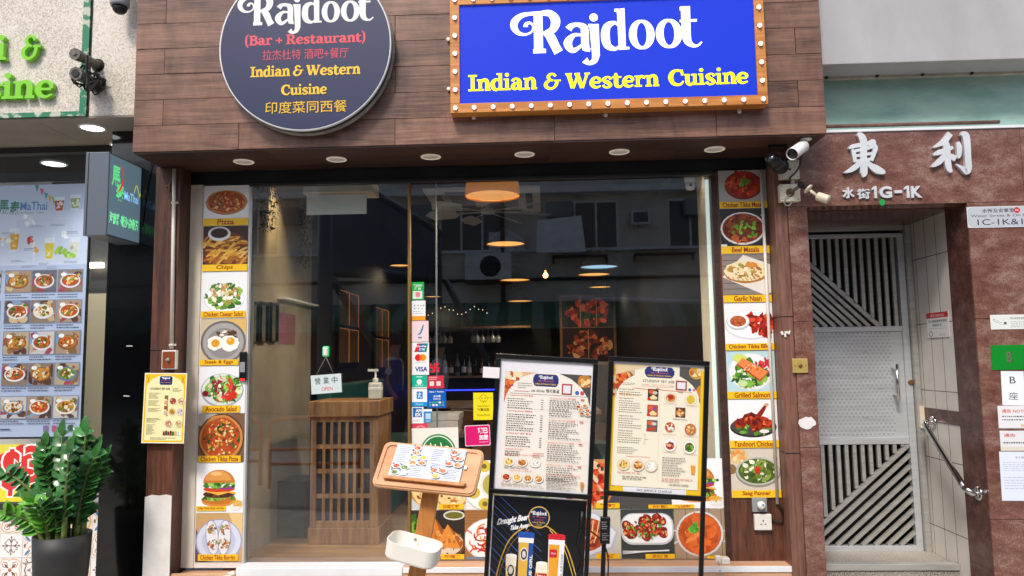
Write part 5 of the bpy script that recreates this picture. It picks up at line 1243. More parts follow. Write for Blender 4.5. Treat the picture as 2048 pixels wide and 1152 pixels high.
# ------------------------------------------------------------------ on the left timber post
cy = -.14
a, e = onY(349, 338, cy), onY(343, 697, cy)
cn = thing("conduit", "white painted vertical conduit running down the left timber post", "conduit", e)
b = MB(); b.tube([a, e], .0105, 12); b.build("pipe", m_["pipe_white"], cn)
for px, py in ((348, 405), (344, 690)):
    q = onY(px, py, cy); b = MB(); b.box((q.x-.02, cy+.004, q.z-.006), (q.x+.02, cy+.009, q.z+.006)); b.tube([q-V((0, .0, .006)), q+V((0, 0, .006))], .0125, 12); b.build("clip", m_["pipe_white"], cn)
bb = thing("bell_box", "reddish brown junction box with a round knob at the foot of the white conduit", "junction box", onY(337, 738, -.131))
a, c = onY(322, 739, -.16), onY(352, 700, -.16)
b = MB(); b.box((a.x, -.158, a.z), (c.x, -.1305, c.z)); b.build("box", m_["white_plastic"], bb, bevel=.003)
b = MB(); b.box((a.x+.006, -.163, a.z+.007), (c.x-.006, -.1585, c.z-.007)); b.build("cover", m_["brown_plastic"], bb, bevel=.003)
b = MB(); b.lathe([(.011, 0), (.011, .006), (.006, .01), (.005, .02)], ((a.x+c.x)/2, -.163, (a.z+c.z)/2), (0, -1, 0), 14); b.build("knob", m_["steel"], bb)
q = onY(338, 372, -.131); b = MB(); b.box((q.x-.018, -.137, q.z-.002), (q.x+.008, -.1305, q.z+.006)); b.box((q.x+.002, -.139, q.z-.03), (q.x+.008, -.1305, q.z+.02)); tag(b.build("hook_latch", m_["bronze_alu"]), "small metal latch screwed high on the left timber post", "latch")
def student_small(p):
    p.rect(0, 0, 1, 1, '#f6f0d8'); p.rect(.02, .015, .98, .985, '#f3c52c'); p.poly([(.06, .04), (.94, .04), (.94, .78)]+[(.5+.44*cos(t_), .78+.19*sin(t_)) for t_ in [pi*k/12 for k in range(13)]]+[(.06, .78)], '#f4ecb4')
    for s in (-1, 1): p.strokes([(.5+s*.44, .86, .012), (.5+s*.38, .95, .012)], '#b5862a'); p.strokes([(.5+s*.38, .86, .012), (.5+s*.44, .95, .012)], '#b5862a')
    p.rrect(.36, .83, .66, .955, .04, '#22346f'); p.logo(.41, .61, .915, '#ffffff'); p.text("(Bar+Restaurant)", .51, .885, .014, '#e8555f', w=.22); p.text("Indian & Western Cuisine", .51, .858, .013, '#efc233', w=.26)
    p.text("STUDENT SET 60$", .38, .755, .035, '#3a3530', w=.46, bold=.02); p.lines(.68, .92, .73, .79, 4, '#5a5348')
    for y0, y1, n in ((.63, .72, 6), (.53, .61, 5), (.44, .5, 4)): p.lines(.12, .44, y0, y1, n, '#5b5246')
    p.lines(.1, .46, .29, .36, 4, '#4a423a'); p.lines(.1, .34, .12, .27, 9, '#5b5246'); p.lines(.2, .85, .05, .085, 2, '#6a6052')
    for i in range(4): p.rect(.5, .62-i*.075+.01, .58, .62-i*.075+.06, ['#8a6a4c', '#c9a78a', '#a04a34', '#c4b5a0'][i]); p.rect(.56, .61-i*.075, .585, .63-i*.075, '#c8342a')
    for x, y, c in ((.7, .6, '#a3482a'), (.89, .6, '#d9a878'), (.69, .45, '#d9b04a'), (.88, .45, '#c9c9c4'), (.62, .28, '#c98a6a'), (.86, .28, '#cdbb8a')):
        p.ell(x, y, .09, .055, '#e8e0c8'); p.ell(x, y, .075, .045, c); p.scat(x, y, .05, .03, 9, [c, '#f0e4c4', '#8a4a2a', '#c9662a'], .01, .02)
    for i, c in enumerate(('#7a2030', '#2f3a28', '#8a2430', '#6f1c2c', '#2f6a3c', '#e8c23c', '#dfe3dc', '#f4f4f0')): p.rect(.5+i*.055, .115, .54+i*.055, .17+(.01 if i % 2 else 0), c)
tag(rcard("menu_poster", 284, 745.5, 373, 887, -.165, PG, '#f5f2e8', student_small, rot=1.2, thick=.0015), "yellow student set menu sheet hanging on the left timber post", "poster")
# ------------------------------------------------------------------ on and behind the glass, left
op = thing("open_sign", "white hanging card with business-hours characters and red OPEN lettering behind the left glass", "sign", onY(652, 785, -.01))
def opaint(p):
    for i, ch in enumerate("營業中"): p.text(ch, .22+i*.28, .5, .36, '#15171a', w=.19, bold=.004)
    p.text("OPEN", .52, .13, .2, '#d3343a', w=.36, bold=.005); p.rect(.1, .22, .2, .235, '#c9a0a0'); p.rect(.84, .22, .95, .235, '#c9a0a0')
rcard("card", 622, 748.5, 683, 787, -.012, PG, '#cfdcdd', opaint, rot=-3.5, thick=.003, parent=op)
q = onY(652, 703, -.006); b = MB(); b.box((q.x-.019, -.018, q.z-.03), (q.x+.019, -.001, q.z+.03)); b.build("hook_base", mat("hook_green", '#35c878', .3, emit=.25), op, bevel=.008, seg=3)
b = MB(); b.box((q.x-.013, -.022, q.z-.022), (q.x+.013, -.0182, q.z+.022)); b.build("hook_face", m_["white_plastic"], op, bevel=.0018)
b = MB(); h_ = onY(652, 714, -.02)
for px in (633, 668): b.tube([h_, onY(px, 749, -.014)], .0014, 5)
b.build("string", mat("twine", '#8d8478', .8), op)
# door access pad
ap = thing("door_reader", "small black access reader with red light at the edge of the left poster column", "reader", onY(485, 762, -.01))
a, c = onY(478, 762, -.02), onY(493, 703, -.02)
b = MB(); b.box((a.x, -.024, a.z), (c.x, -.0085, c.z)); b.build("case", m_["black_plastic"], ap, bevel=.003)
b = MB(); b.box((a.x+.006, -.0255, a.z+.05), (c.x-.006, -.0242, c.z-.06)); b.build("label_strip", m_["grey_plastic"], ap)
b = MB(); b.box((a.x+.008, -.0255, a.z+.004), (c.x-.006, -.0242, a.z+.012)); b.build("indicator", m_["red_lamp"], ap)
# ------------------------------------------------------------------ right hand wall: characters, plates, papers
d_ = .02
nl = thing("building_name_lettering", "polished metal brush characters and street number on the red granite lintel", "lettering", onY(1760, 400, GY))
def brush(strokes):
    b = MB()
    def fn(x, y): return onY(1500+x/2.4, -y/2.4, GY-d_)
    sh = [('S', [(x, -y, w_) for x, y, w_ in s]) for s in strokes]
    ext_shapes(b, sh, fn, (0, d_-.0005, 0), .02); return b
brush([((475,713,6),(495,702,20),(560,690,18),(590,680,24),(602,690,10)), ((492,716,14),(500,740,20),(506,778,16)), ((505,724,14),(560,712,16),(592,700,24),(602,712,22),(592,745,20),(584,772,14)), ((508,748,13),(585,736,13)), ((508,774,14),(582,764,15)), ((516,642,14),(532,652,30),(545,680,34),(545,760,32),(546,830,34),(536,844,10)), ((536,772,22),(505,802,26),(475,820,18),(450,828,4)), ((556,772,14),(580,795,26),(610,814,36),(640,826,22),(650,828,4))]).build("character", m_["char_steel"], nl)
brush([((962,640,28),(935,676,28),(905,695,18),(880,708,4)), ((880,742,8),(905,732,24),(945,720,22),(975,706,14)), ((930,672,22),(944,700,32),(948,760,30),(955,805,28),(968,826,14)), ((938,738,18),(915,770,28),(890,790,20),(872,800,4)), ((950,738,12),(968,752,26),(988,762,26)), ((995,682,16),(1004,705,26),(1004,745,20),(998,760,6)), ((1012,640,16),(1034,650,34),(1042,690,32),(1046,760,30),(1048,805,32),(1040,826,24),(1020,808,20),(988,788,4))]).build("character", m_["char_steel"], nl)
def let3(t, x0, y0, x1, y1, bold, dd=.012):
    a, c = onY(1500+x0/2.4, y1/2.4, GY-dd), onY(1500+x1/2.4, y0/2.4, GY-dd)
    b = MB(); ext_text(b, t, a, (1, 0, 0), (0, 0, 1), c.x-a.x, c.z-a.z, (0, dd-.0005, 0), bold); b.build("character", m_["char_steel"], nl)
for t, x0, y0, x1, y1, bo in (("水", 445, 898, 500, 952, .035), ("街", 516, 904, 574, 955, .03), ("G", 623, 893, 680, 951, .04), ("-", 695, 912, 730, 927, .0), ("K", 776, 892, 824, 949, .04)): let3(t, x0, y0, x1, y1, bo)
for x0, y1 in ((588, 951), (744, 949)):
    a = onY(1500+x0/2.4, y1/2.4, GY-.012); u = onY(1500+(x0+24)/2.4, y1/2.4, GY-.012).x-a.x; h = onY(1500+x0/2.4, (y1-58)/2.4, GY-.012).z-a.z
    b = MB(); b.prism([a+V((u*x, 0, h*z)) for x, z in ((.45, 0), (.95, 0), (.95, 1), (.6, 1), (.0, .84), (.0, .66), (.45, .76))], (0, .0115, 0)); b.build("character", m_["char_steel"], nl)
q = onY(1764, 405, GY); b = MB(); b.prism([q+V((.017*cos(t_)*(1 if sin(t_) > 0 else .9), -.004, .018*sin(t_))) for t_ in [2*pi*k/16 for k in range(16)]], (0, .0035, 0)); tag(b.build("tag_disc", mat("tag_green", '#1f9a48', .4)), "small round green tag stuck below the street number letters", "tag")
def plate_paint(p):
    p.rrect(.0, .0, 1, 1, .05, '#e6e8ea'); p.rrect(.006, .025, .994, .975, .05, '#a9b0b8'); p.rrect(.012, .05, .988, .95, .045, '#b9bfc6')
    p.text("水街及安寧里", .35, .70, .2, '#1b1f33', w=.36, bold=.012); p.circle(.56, .80, .035, '#c9252c'); p.text("N", .56, .75, .1, '#ffffff', w=.03)
    p.text("Water Street & On Ning Lane", .47, .46, .17, '#1b1f33', w=.86); p.text("1C-1K&1-15", .47, .12, .28, '#161a30', w=.72)
sp = rcard("street_plate", 1936, 410, 2112, 456, GY-.003, PR, '#b9bfc6', plate_paint, thick=.002)
tag(sp, "grey rounded street name plate at the corner of the red granite wall", "sign")
def warn(p):
    p.rect(.0, 0, 1, 1, '#dfe3df'); p.strokes([(.06, .72, .01), (.2, .45, .01), (.24, .5, .01), (.24, .38, .01), (.2, .32, .01), (.06, .6, .01), (.06, .72, .01)], '#555b5b', 2); p.ell(.265, .42, .022, .1, '#4b5050'); p.text("WARNING: CCTV", .63, .66, .17, '#4c5454', w=.56); p.lines(.36, .92, .1, .58, 4, '#8b9392', word=.03)
tag(rcard("warning_label", 1982, 628, 2092, 659, GY-.001, PR, '#dfe3df', warn), "small white camera warning label above the green B plate", "label")
def bplate(p): p.rect(0, 0, 1, 1, '#168a2e'); p.text("B", .35, .3, .42, '#0c4a1c', w=.11, bold=.035); p.text("B", .345, .31, .42, '#6a6a5a', w=.105, bold=.03)
tag(rcard("block_plate", 1985, 689, 2085, 740, GY-.003, PG, '#168a2e', bplate, thick=.003), "green plate with letter B on the red granite wall", "sign")
def bz(p): p.rect(0, 0, 1, 1, '#e9edf2'); p.text("B", .5, .64, .2, '#22283a', w=.26); p.text("座", .5, .16, .22, '#22283a', w=.4)
tag(rcard("paper_sign", 2006, 742, 2046, 811, GY-.001, PM, '#e9edf2', bz, rot=1.5), "white paper with B and a Chinese character below the green plate", "paper sign")
def n1(p): p.text("通告 NOTICE", .46, .68, .17, '#cc4a4c', w=.72, bold=.02); p.lines(.1, .9, .3, .6, 2, '#23262c', word=.03); p.rect(.55, .06, .8, .18, '#d9c4a0')
tag(rcard("notice_paper", 1998, 811, 2074, 857, GY-.002, PM, '#e3e3e6', n1, rot=.6), "white notice with red heading, upper one of the two notices under the B paper", "notice")
def n2(p): p.text("通告", .25, .68, .18, '#c9544f', w=.3, bold=.02); p.lines(.08, .9, .3, .5, 1, '#2c2f36', word=.03); p.rect(0, 0, 1, .2, '#d8d3c6')
tag(rcard("notice_paper", 2002, 861, 2076, 902, GY-.0015, PM, '#dfe0e3', n2, rot=.6), "white notice with faded red heading, lower one just above the long paper", "notice")
def n3(p): p.text("利東大廈", .62, .86, .045, '#6c7694', w=.5); p.lines(.08, .92, .6, .8, 5, '#b4bfd6'); p.lines(.08, .92, .22, .5, 5, '#b4bfd6')
tag(rcard("notice_paper", 2005, 903, 2082, 1002, GY-.001, PM, '#dce4f2', n3, rot=.8), "long bluish white paper with faint print, lowest on the granite wall", "notice")
# notice on the tiled reveal wall
a, c = onX(1856, 676, TX-.0025), onX(1896, 622, TX-.0025)
p = Pic((TX-.0032, a.y, a.z), abs(a.y-c.y), c.z-a.z, ux=(0, -1, 0), bg='#d9d9d7', thick=.001)
p.rect(0, .78, 1, 1, '#b3242c'); p.text("通告 NOTICE", .5, .82, .12, '#f0e4e4', w=.62); p.text("本大廈範圍嚴禁標貼", .5, .6, .11, '#22242a', w=.86, bold=.01); p.text("違者必究", .48, .44, .11, '#22242a', w=.42, bold=.01); p.text("No Bill Posting on Property Area", .5, .33, .05, '#3c3f45', w=.8); p.ell(.17, .15, .08, .11, '#9c3a3c'); p.ell(.17, .15, .055, .08, '#d9d9d7'); p.lines(.55, .95, .06, .14, 2, '#6c6f75')
tag(p.build("notice_plate", PR), "small notice with red heading band on the cream tiled side wall", "notice")
# handrail
hr = thing("handrail", "bent stainless steel handrail on the cream tiled side wall", "handrail", onX(1932, 977, TX))
R_ = .058; T_, B_ = onX(1850, 850, TX-R_), onX(1928, 974, TX-R_); tf = onX(1866, 845, TX-.003); bf = onX(1957, 987, TX-.003)
T0, B0 = V((TX-R_*.45, tf.y, tf.z)), V((TX-R_*.45, bf.y, bf.z))
dirn = (B_-T_).normalized()
pts = [V((TX-.004, tf.y, tf.z)), V((TX-R_*.7, tf.y, tf.z))]+[T_+dirn*.0+V((.004, .004, .004)), T_+dirn*.02]+[B_-dirn*.03, B_]+[V((TX-R_*.85, (B_.y+bf.y)/2-.01, (B_.z+bf.z)/2)), V((TX-R_*.5, bf.y, bf.z)), V((TX-.004, bf.y, bf.z))]
b = MB(); b.tube([V(q) for q in smooth_path([tuple(q) for q in pts], 5)], .0165, 14); b.build("rail", m_["steel_polish"], hr)
for f in (tf, bf):
    b = MB(); b.lathe([(.038, 0), (.038, .004), (.03, .009), (.02, .011)], (TX-.0026, f.y, f.z), (-1, 0, 0), 20); b.build("flange", m_["steel_polish"], hr)
# granite pillar things
br = thing("bell_plate", "square brass bell plate with round push on the red granite pillar", "bell plate", onY(1599, 746, GY))
a, c = onY(1585, 746, GY), onY(1614, 717, GY); b = MB(); b.box((a.x, GY-.009, a.z), (c.x, GY-.0005, c.z)); b.build("plate", m_["brass"], br, bevel=.0025)
q = (a+c)/2; b = MB(); b.lathe([(.011, .0), (.011, .003), (.008, .006), (.001, .0065)], (q.x, GY-.0092, q.z), (0, -1, 0), 16); b.build("push_button", m_["bronze_alu"], br)
for s in (-1, 1): b = MB(); b.lathe([(.003, 0), (.002, .0015)], (q.x+s*.028, GY-.0092, q.z), (0, -1, 0), 10); b.build("screw", m_["dark_metal"], br)
q = onY(1614, 846, GY); random.seed(3); pts = [(.5, .95), (.2, .85), (-.05, .98), (-.4, .8), (-.9, .5), (-1, .0), (-.85, -.5), (-.5, -.8), (-.1, -1), (.3, -.9), (.6, -.55), (1, -.3), (1, .2), (.75, .6)]
b = MB(); b.prism([q+V((x*.046, -.0025, z*.034)) for x, z in pts], (0, .002, 0)); tag(b.build("torn_paper", mat("paper_white", '#e2e0de', .8, var=.06)), "torn white paper scrap stuck on the red granite pillar", "paper scrap")
q = onY(1571, 666, -.127); b = MB()
for x, z, w_, h_ in ((-.02, 0, .012, .02), (.004, .004, .02, .012), (-.004, -.012, .01, .02), (.018, .002, .008, .022)): b.obox((q.x+x, -.131-abs(x)*.1, q.z+z), (w_, .004, h_), Matrix.Rotation(x*20, 3, 'Y'))
tag(b.build("tape_scrap", m_["white_plastic"]), "crumpled clear tape scrap on the timber edge strip", "tape")
# switch, socket, cable, slim pipe on right pilaster
a, e = onY(1522, 345, -.022), onY(1555, 1008, -.022)
sp_ = thing("slim_pipe", "thin white trunking pipe running down over the right food posters", "pipe", e)
b = MB(); b.tube([a, e], .0085, 10); b.build("pipe", m_["pipe_white"], sp_)
for py in (430, 690, 912): q = onY(1522+(py-345)*.0498, py, -.02); b = MB(); b.box((q.x-.012, -.014, q.z-.004), (q.x+.012, -.0115, q.z+.004)); b.tube([q-V((0, 0, .004)), q+V((0, 0, .004))], .0098, 10); b.build("clip", m_["pipe_white"], sp_)
Y0 = -.0045
so_ = thing("wall_socket", "white three pin wall socket on the dark right pilaster", "socket", onY(1525, 1060, Y0))
a, c = onY(1509, 1060, -.02), onY(1542, 1028, -.02); b = MB(); b.box((a.x, -.03, a.z), (c.x, Y0-.0005, c.z)); b.build("plate", m_["white_plastic"], so_, bevel=.004)
q = (a+c)/2
for x, z, w_, h_ in ((0, .008, .005, .011), (-.011, -.010, .009, .0045), (.011, -.010, .009, .0045)): b = MB(); b.box((q.x+x-w_/2, -.0307, q.z+z-h_/2), (q.x+x+w_/2, -.0301, q.z+z+h_/2)); b.build("pin_hole", m_["black_paint"], so_)
sw = thing("switch_box", "grey weatherproof outlet with a white plug above the white wall socket", "outlet", onY(1520, 1024, Y0))
a, c = onY(1505, 1024, -.02), onY(1533, 995, -.02); b = MB(); b.box((a.x, -.024, a.z), (c.x, Y0-.0005, c.z)); b.build("plate", m_["grey_plastic"], sw, bevel=.003)
q = (a+c)/2+V((.004, 0, 0)); b = MB(); b.lathe([(.022, 0), (.022, .02), (.017, .032), (.004, .034)], (q.x, -.0242, q.z), (0, -1, 0), 18); b.build("plug", m_["white_plastic"], sw)
b = MB(); b.lathe([(.006, 0), (.005, .002)], (q.x+.004, -.0585, q.z+.006), (0, -1, 0), 10); b.build("blue_dot", mat("dot_blue", '#4a8fc9', .4), sw)
q1, q2, q3 = onY(1556, 1008, -.02), onY(1566, 1032, -.02), onY(1540, 1040, -.02)
b = MB(); b.tube([V(q) for q in smooth_path([tuple(q1), tuple(q1+V((.02, -.005, -.03))), tuple(q2), tuple(q2+V((-.012, 0, -.03))), tuple(q3+V((.0, .006, .0)))], 6)], .0045, 8)
tag(b.build("power_cable", m_["cable_black"]), "short black cable looping from the slim pipe to the wall socket", "cable")
ss = thing("sill_socket", "small white socket block on the ledge under the right food posters", "socket", onY(1447, 1135, -.05))
a, c = onY(1442, 1134, -.05), onY(1458, 1115, -.05); b = MB(); b.box((a.x, -.07, GZ0-.0015), (c.x, -.02, c.z)); b.build("block", m_["white_plastic"], ss, bevel=.003)
a2 = onY(1433, 1134, -.06); b = MB(); b.box((a2.x, -.062, GZ0-.0015), (a.x-.001, -.03, GZ0+.038)); b.build("plug", m_["white_plastic"], ss, bevel=.004)
q = V((a2.x+.008, -.064, GZ0+.015)); b = MB(); b.tube([V(z) for z in smooth_path([tuple(q), tuple(q+V((0, -.03, -.01))), tuple(q+V((-.004, -.062, -.06))), tuple(q+V((-.006, -.063, -.2)))], 5)], .003, 6); b.build("cord", m_["grey_plastic"], ss)
# cameras and projector under the right end of the fascia
Zs = SZ-.0085
cA = thing("bullet_camera", "white bullet camera with dark lens hanging from the soffit beside the granite lintel", "camera", onZ(1612, 278, Zs))
m0 = onZ(1612, 277, Zs); Bk = onY(1607, 292, m0.y); k1 = Bk; Fr = onY(1586, 307, m0.y-.085)
b = MB(); b.lathe([(.028, 0), (.03, -.006), (.022, -.012), (.012, -.014)], m0, n=20); b.tube([m0-V((0, 0, .012)), m0-V((.0, .0, .03)), k1+V((.004, 0, .012))], .0085, 10); b.build("mount", m_["white_plastic"], cA)
ax = (Fr-Bk).normalized(); b = MB(); Ln = (Fr-Bk).length; b.lathe([(.018, -.012), (.029, 0), (.0315, .004), (.0315, Ln+.012), (.0305, Ln+.014), (.029, Ln)], Bk, ax, 24, cap=False); b.lathe([(.001, -.013), (.018, -.012)], Bk, ax, 24, cap=False); b.build("body", mat("camera_white", '#eceae6', .3), cA)
b = MB(); b.lathe([(.0288, Ln-.002), (.028, Ln+.002), (.012, Ln+.004), (.009, Ln+.007), (.001, Ln+.007)], Bk, ax, 24); b.build("lens_face", m_["black_paint"], cA)
cB = thing("bullet_camera", "small cream bullet camera on a jointed arm below the pair of junction boxes", "camera", onY(1580, 386, GY-.045))
P0, P1 = onY(1581, 385, GY-.046), onY(1603, 370, GY-.12); P2 = onY(1615, 377, GY-.15); P3 = onY(1634, 392, GY-.17); P4 = onY(1655, 399, GY-.2)
b = MB(); b.tube([P0, P1], .009, 10); b.build("arm", m_["grime_metal"], cB)
b = MB(); b.lathe([(.001, -.02), (.013, -.016), (.019, 0), (.013, .016), (.001, .02)], P1, (P2-P1), 16); b.tube([P1, P2], .012, 12); b.build("knuckle", m_["dark_metal"], cB)
ax = (P3-P2).normalized(); b = MB(); b.lathe([(.026, 0), (.028, .003), (.028, .008), (.012, .012)], P2, ax, 22); b.tube([P2, P3], .008, 10); b.build("base_disc", m_["cream_plastic"], cB)
b = MB(); b.lathe([(.012, -.012), (.021, -.006), (.0235, .0), (.0235, .05), (.022, .056), (.001, .057)], P3+(P4-P3)*.15, (P4-P3).normalized(), 22); b.build("body", m_["cream_plastic"], cB)
GJ = "cream junction boxes stacked on the granite pillar"
for (x0, y0, x1, y1, lab, rusty) in ((1561, 320, 1597, 358, "clean cream junction box with a centre hole, upper of the stacked pair", 0), (1561, 368, 1599, 403, "stained cream junction box holding the jointed camera arm, lower of the stacked pair", 1)):
    a, c = onY(x0, y1, GY-.04), onY(x1, y0, GY-.04); jb = thing("junction_box", lab, "junction box", (a+c)/2*1.0, GJ)
    b = MB(); b.box((a.x, GY-.034, a.z), (c.x, GY-.0005, c.z)); b.build("box", m_["cream_plastic"], jb, bevel=.003)
    b = MB(); b.box((a.x-.001, GY-.044, a.z-.001), (c.x+.001, GY-.0345, c.z+.001)); b.build("cover", m_["cream_plastic"], jb, bevel=.003)
    for sx in (0, 1):
        for sz in (0, 1): b = MB(); b.lathe([(.003, 0), (.003, .001)], (a.x+.01+sx*(c.x-a.x-.02), GY-.0442, a.z+.01+sz*(c.z-a.z-.02)), (0, -1, 0), 8); b.build("screw", m_["black_paint"], jb)
    b = MB(); b.lathe([(.007 if not rusty else .024, 0), (.006 if not rusty else .01, .0012)], ((a.x+c.x)/2, GY-.0442, (a.z+c.z)/2), (0, -1, 0), 14); b.build("centre_hole" if not rusty else "rusty_collar", m_["black_paint"] if not rusty else mat("rust", '#7a5436', .8, var=.3, scale=60), jb)
b = MB(); c0 = onY(1575, 401, GY-.05); b.tube([V(z) for z in smooth_path([tuple(onY(1583, 389, GY-.05)), tuple(onY(1571, 395, GY-.055)), tuple(onY(1569, 408, GY-.05)), tuple(onY(1578, 411, GY-.05)), tuple(onY(1585, 402, GY-.03))], 6)], .003, 6); tag(b.build("camera_cable", m_["grey_plastic"]), "grey cable looping below the stained junction box", "cable")
b = MB(); b.tube([V(z) for z in smooth_path([tuple(onY(1603, 312, GY-.07)), tuple(onY(1599, 332, GY-.06)), tuple(onY(1590, 346, GY-.055)), tuple(onY(1580, 356, GY-.05)), tuple(onY(1580, 368, GY-.03))], 6)], .004, 6); tag(b.build("camera_cable", m_["cable_black"]), "black cable hanging from the white bullet camera to the junction boxes", "cable")
b = MB(); b.tube([onY(1585, 357, GY-.02), onY(1585, 369, GY-.02)], .011, 10); tag(b.build("coupling", m_["cream_plastic"]), "short cream coupling between the two stacked junction boxes", "coupling")
gp = thing("projector_light", "black logo projector light with a glass lens hanging from the right end of the soffit", "spotlight", onZ(1545, 290, Zs))
Lf = onY(1539, 316, -.33); Lb = onY(1566, 336, -.21); ax = (Lf-Lb).normalized(); Ln = (Lf-Lb).length
b = MB(); b.lathe([(.02, -.005), (.033, .0), (.037, .01), (.037, Ln*.5), (.034, Ln*.52), (.034, Ln*.62), (.039, Ln*.66), (.039, Ln*.8), (.028, Ln*.84), (.026, Ln*1.0), (.021, Ln*1.02), (.02, Ln*.97)], Lb, ax, 26, cap=False); b.lathe([(.001, -.006), (.02, -.005)], Lb, ax, 26, cap=False)
for k in range(5): b.lathe([(.037, Ln*.08+k*.009), (.0405, Ln*.08+k*.009+.001), (.0405, Ln*.08+k*.009+.004), (.037, Ln*.08+k*.009+.005)], Lb, ax, 26, cap=False)
b.build("body", m_["black_plastic"], gp)
b = MB(); b.lathe([(.0205, Ln*.97), (.012, Ln*1.0), (.001, Ln*1.01)], Lb, ax, 22, cap=False); b.build("lens", mat("lens_glass", '#2a3040', .05, coat=1.), gp)
mid = Lb.lerp(Lf, .35); b = MB(); sx = V((.05, 0, 0))
for s in (-1, 1): b.bar(mid+sx*s*.9, V((mid.x+.045*s, mid.y, Zs-.012)), .012, .004, (1, 0, 0))
b.box((mid.x-.05, mid.y-.006, Zs-.012), (mid.x+.05, mid.y+.006, Zs-.0005)); b.build("yoke", m_["black_plastic"], gp)

# ------------------------------------------------------------------ stickers on the glass beside the mullion
GS = "stickers in a column on the glass beside the mullion"
SYs = .0185
def sticker(x0, y0, x1, y1, bg, lab, paint, M=PG, rot=0, group=GS, name="sticker", dy=0.):
    return tag(rcard(name, x0, y0, x1, y1, SYs-dy, M, bg, paint, rot=rot), lab, "sticker", group)
W = '#f1f2f3'
sticker(823.5, 564, 848, 600, '#20b04c', "green payment sticker, topmost on the mullion side column", lambda p: (p.text("歡迎支付", .5, .74, .14, W, w=.7, bold=.03), p.text("匯豐", .5, .58, .12, W, w=.5, bold=.03), p.rect(.08, .06, .86, .5, '#dfe8e0'), p.rrect(.3, .16, .68, .44, .1, '#e08a8c')))
sticker(823.5, 601, 851, 641, W, "white sticker of small payment logos with an orange foot", lambda p: (p.rect(0, 0, 1, .22, '#f0a030'), [p.circle(x, y, .05, c) for x, y, c in ((.22, .75, '#4a7ac0'), (.45, .75, '#d05040'), (.66, .75, '#4a90c0'), (.86, .75, '#3aa0b0'), (.22, .6, '#5a6ac0'), (.5, .6, '#9aa6b0'), (.75, .6, '#c0a080'))], p.lines(.1, .9, .3, .5, 2, '#a9b0b8')))
sticker(823.5, 641.5, 857, 684, '#f1d6d8', "pale pink sticker with a slanting blue stroke", lambda p: (p.strokes([(.35, .35, .04), (.5, .4, .09), (.62, .6, .1), (.7, .82, .05)], '#2a8ac0'), p.rect(.38, .16, .6, .24, '#5a86a8')))
def cards(p):
    p.poly([(.14, .70), (.32, .97), (.95, .97), (.85, .70)], '#d8333a'); p.poly([(.36, .70), (.5, .97), (.72, .97), (.6, .70)], '#2b5ea8'); p.poly([(.58, .70), (.72, .97), (.95, .97), (.85, .70)], '#1f8a8a'); p.text("UnionPay", .52, .84, .07, W, w=.66, bold=.03); p.text("银联", .6, .74, .08, W, w=.34, bold=.03)
    p.circle(.38, .53, .2, '#e0272c'); p.circle(.64, .53, .2, '#f39a23'); p.ell(.51, .53, .08, .085, '#ec6a28'); p.text("mastercard", .5, .375, .03, '#5a5a5a', w=.6); p.text("VISA", .55, .1, .15, '#23438f', w=.72, bold=.035, )
sticker(823.5, 684.5, 858, 750, W, "white card payment sticker reading VISA", cards)
sticker(823.5, 750.5, 854, 777, '#1fb89a', "teal payment sticker below the white card sticker", lambda p: (p.circle(.5, .5, .17, '#e8f5f0'), p.rect(0, 0, 1, .1, '#d8e0e0'), p.text("微信支付", .5, .18, .12, W, w=.5), p.rect(.3, .86, .7, .91, W)))
sticker(854.5, 751, 888, 777, '#c9384a', "red sticker with white square panels right of the teal sticker", lambda p: (p.rect(.15, .2, .4, .55, '#f0d8d8'), p.rect(.55, .2, .8, .55, '#f0d8d8'), p.lines(.1, .9, .65, .95, 2, '#f3d6da')))
sticker(823.5, 777.5, 854, 813, W, "white and blue payment sticker with a blue square emblem", lambda p: (p.rect(0, .0, 1, .25, '#1f9ad8'), p.rrect(.32, .42, .72, .85, .06, '#1f86d0'), p.strokes([(.4, .7, .04), (.64, .7, .04)], W), p.strokes([(.52, .8, .04), (.52, .64, .04), (.42, .5, .04)], W), p.strokes([(.44, .62, .04), (.54, .56, .04), (.66, .48, .04)], W), p.text("Alipay", .5, .07, .1, W, w=.5)))
sticker(854.5, 778, 892, 816, '#1b5fb8', "dark blue sticker with rows of small coloured squares", lambda p: (p.text("Alipay + Member", .5, .8, .1, W, w=.8, bold=.02), p.text("支付寶", .52, .56, .12, W, w=.4, bold=.02), p.text("掃碼付款", .52, .42, .1, W, w=.4), [p.rect(.1+i*.17, .1+j*.14, .22+i*.17, .2+j*.14, c) for i, j, c in [(i, j, random.choice(['#d8dde6', '#e0a040', '#c84a4a', '#4aa870', '#6a90d8', '#e6e6e6'])) for i in range(5) for j in range(2)]]))
sticker(823.5, 814, 847, 847, W, "white sticker with a blue square reading AM EX", lambda p: (p.rect(.1, .38, .88, .95, '#1f6ab8'), p.text("AM", .58, .68, .2, W, w=.5, bold=.04), p.text("EX", .55, .43, .2, W, w=.5, bold=.04), p.lines(.1, .7, .1, .25, 2, '#6a7a90')))
sticker(847.5, 818, 864, 845, '#3a86c0', "small blue and white sticker right of the AM EX square", lambda p: (p.rect(0, .82, 1, 1, '#e8edf2'), p.rect(.22, .25, .85, .68, '#bcd4e8'), p.rect(.2, .08, .8, .13, '#cfe0ee')), dy=.0012)
sticker(823.5, 846.5, 856, 868, '#d6455a', "rosy red sticker partly covered by the white halal sheet", lambda p: (p.circle(.55, .25, .36, '#e8909a'), p.circle(.55, .25, .28, '#d6455a')))
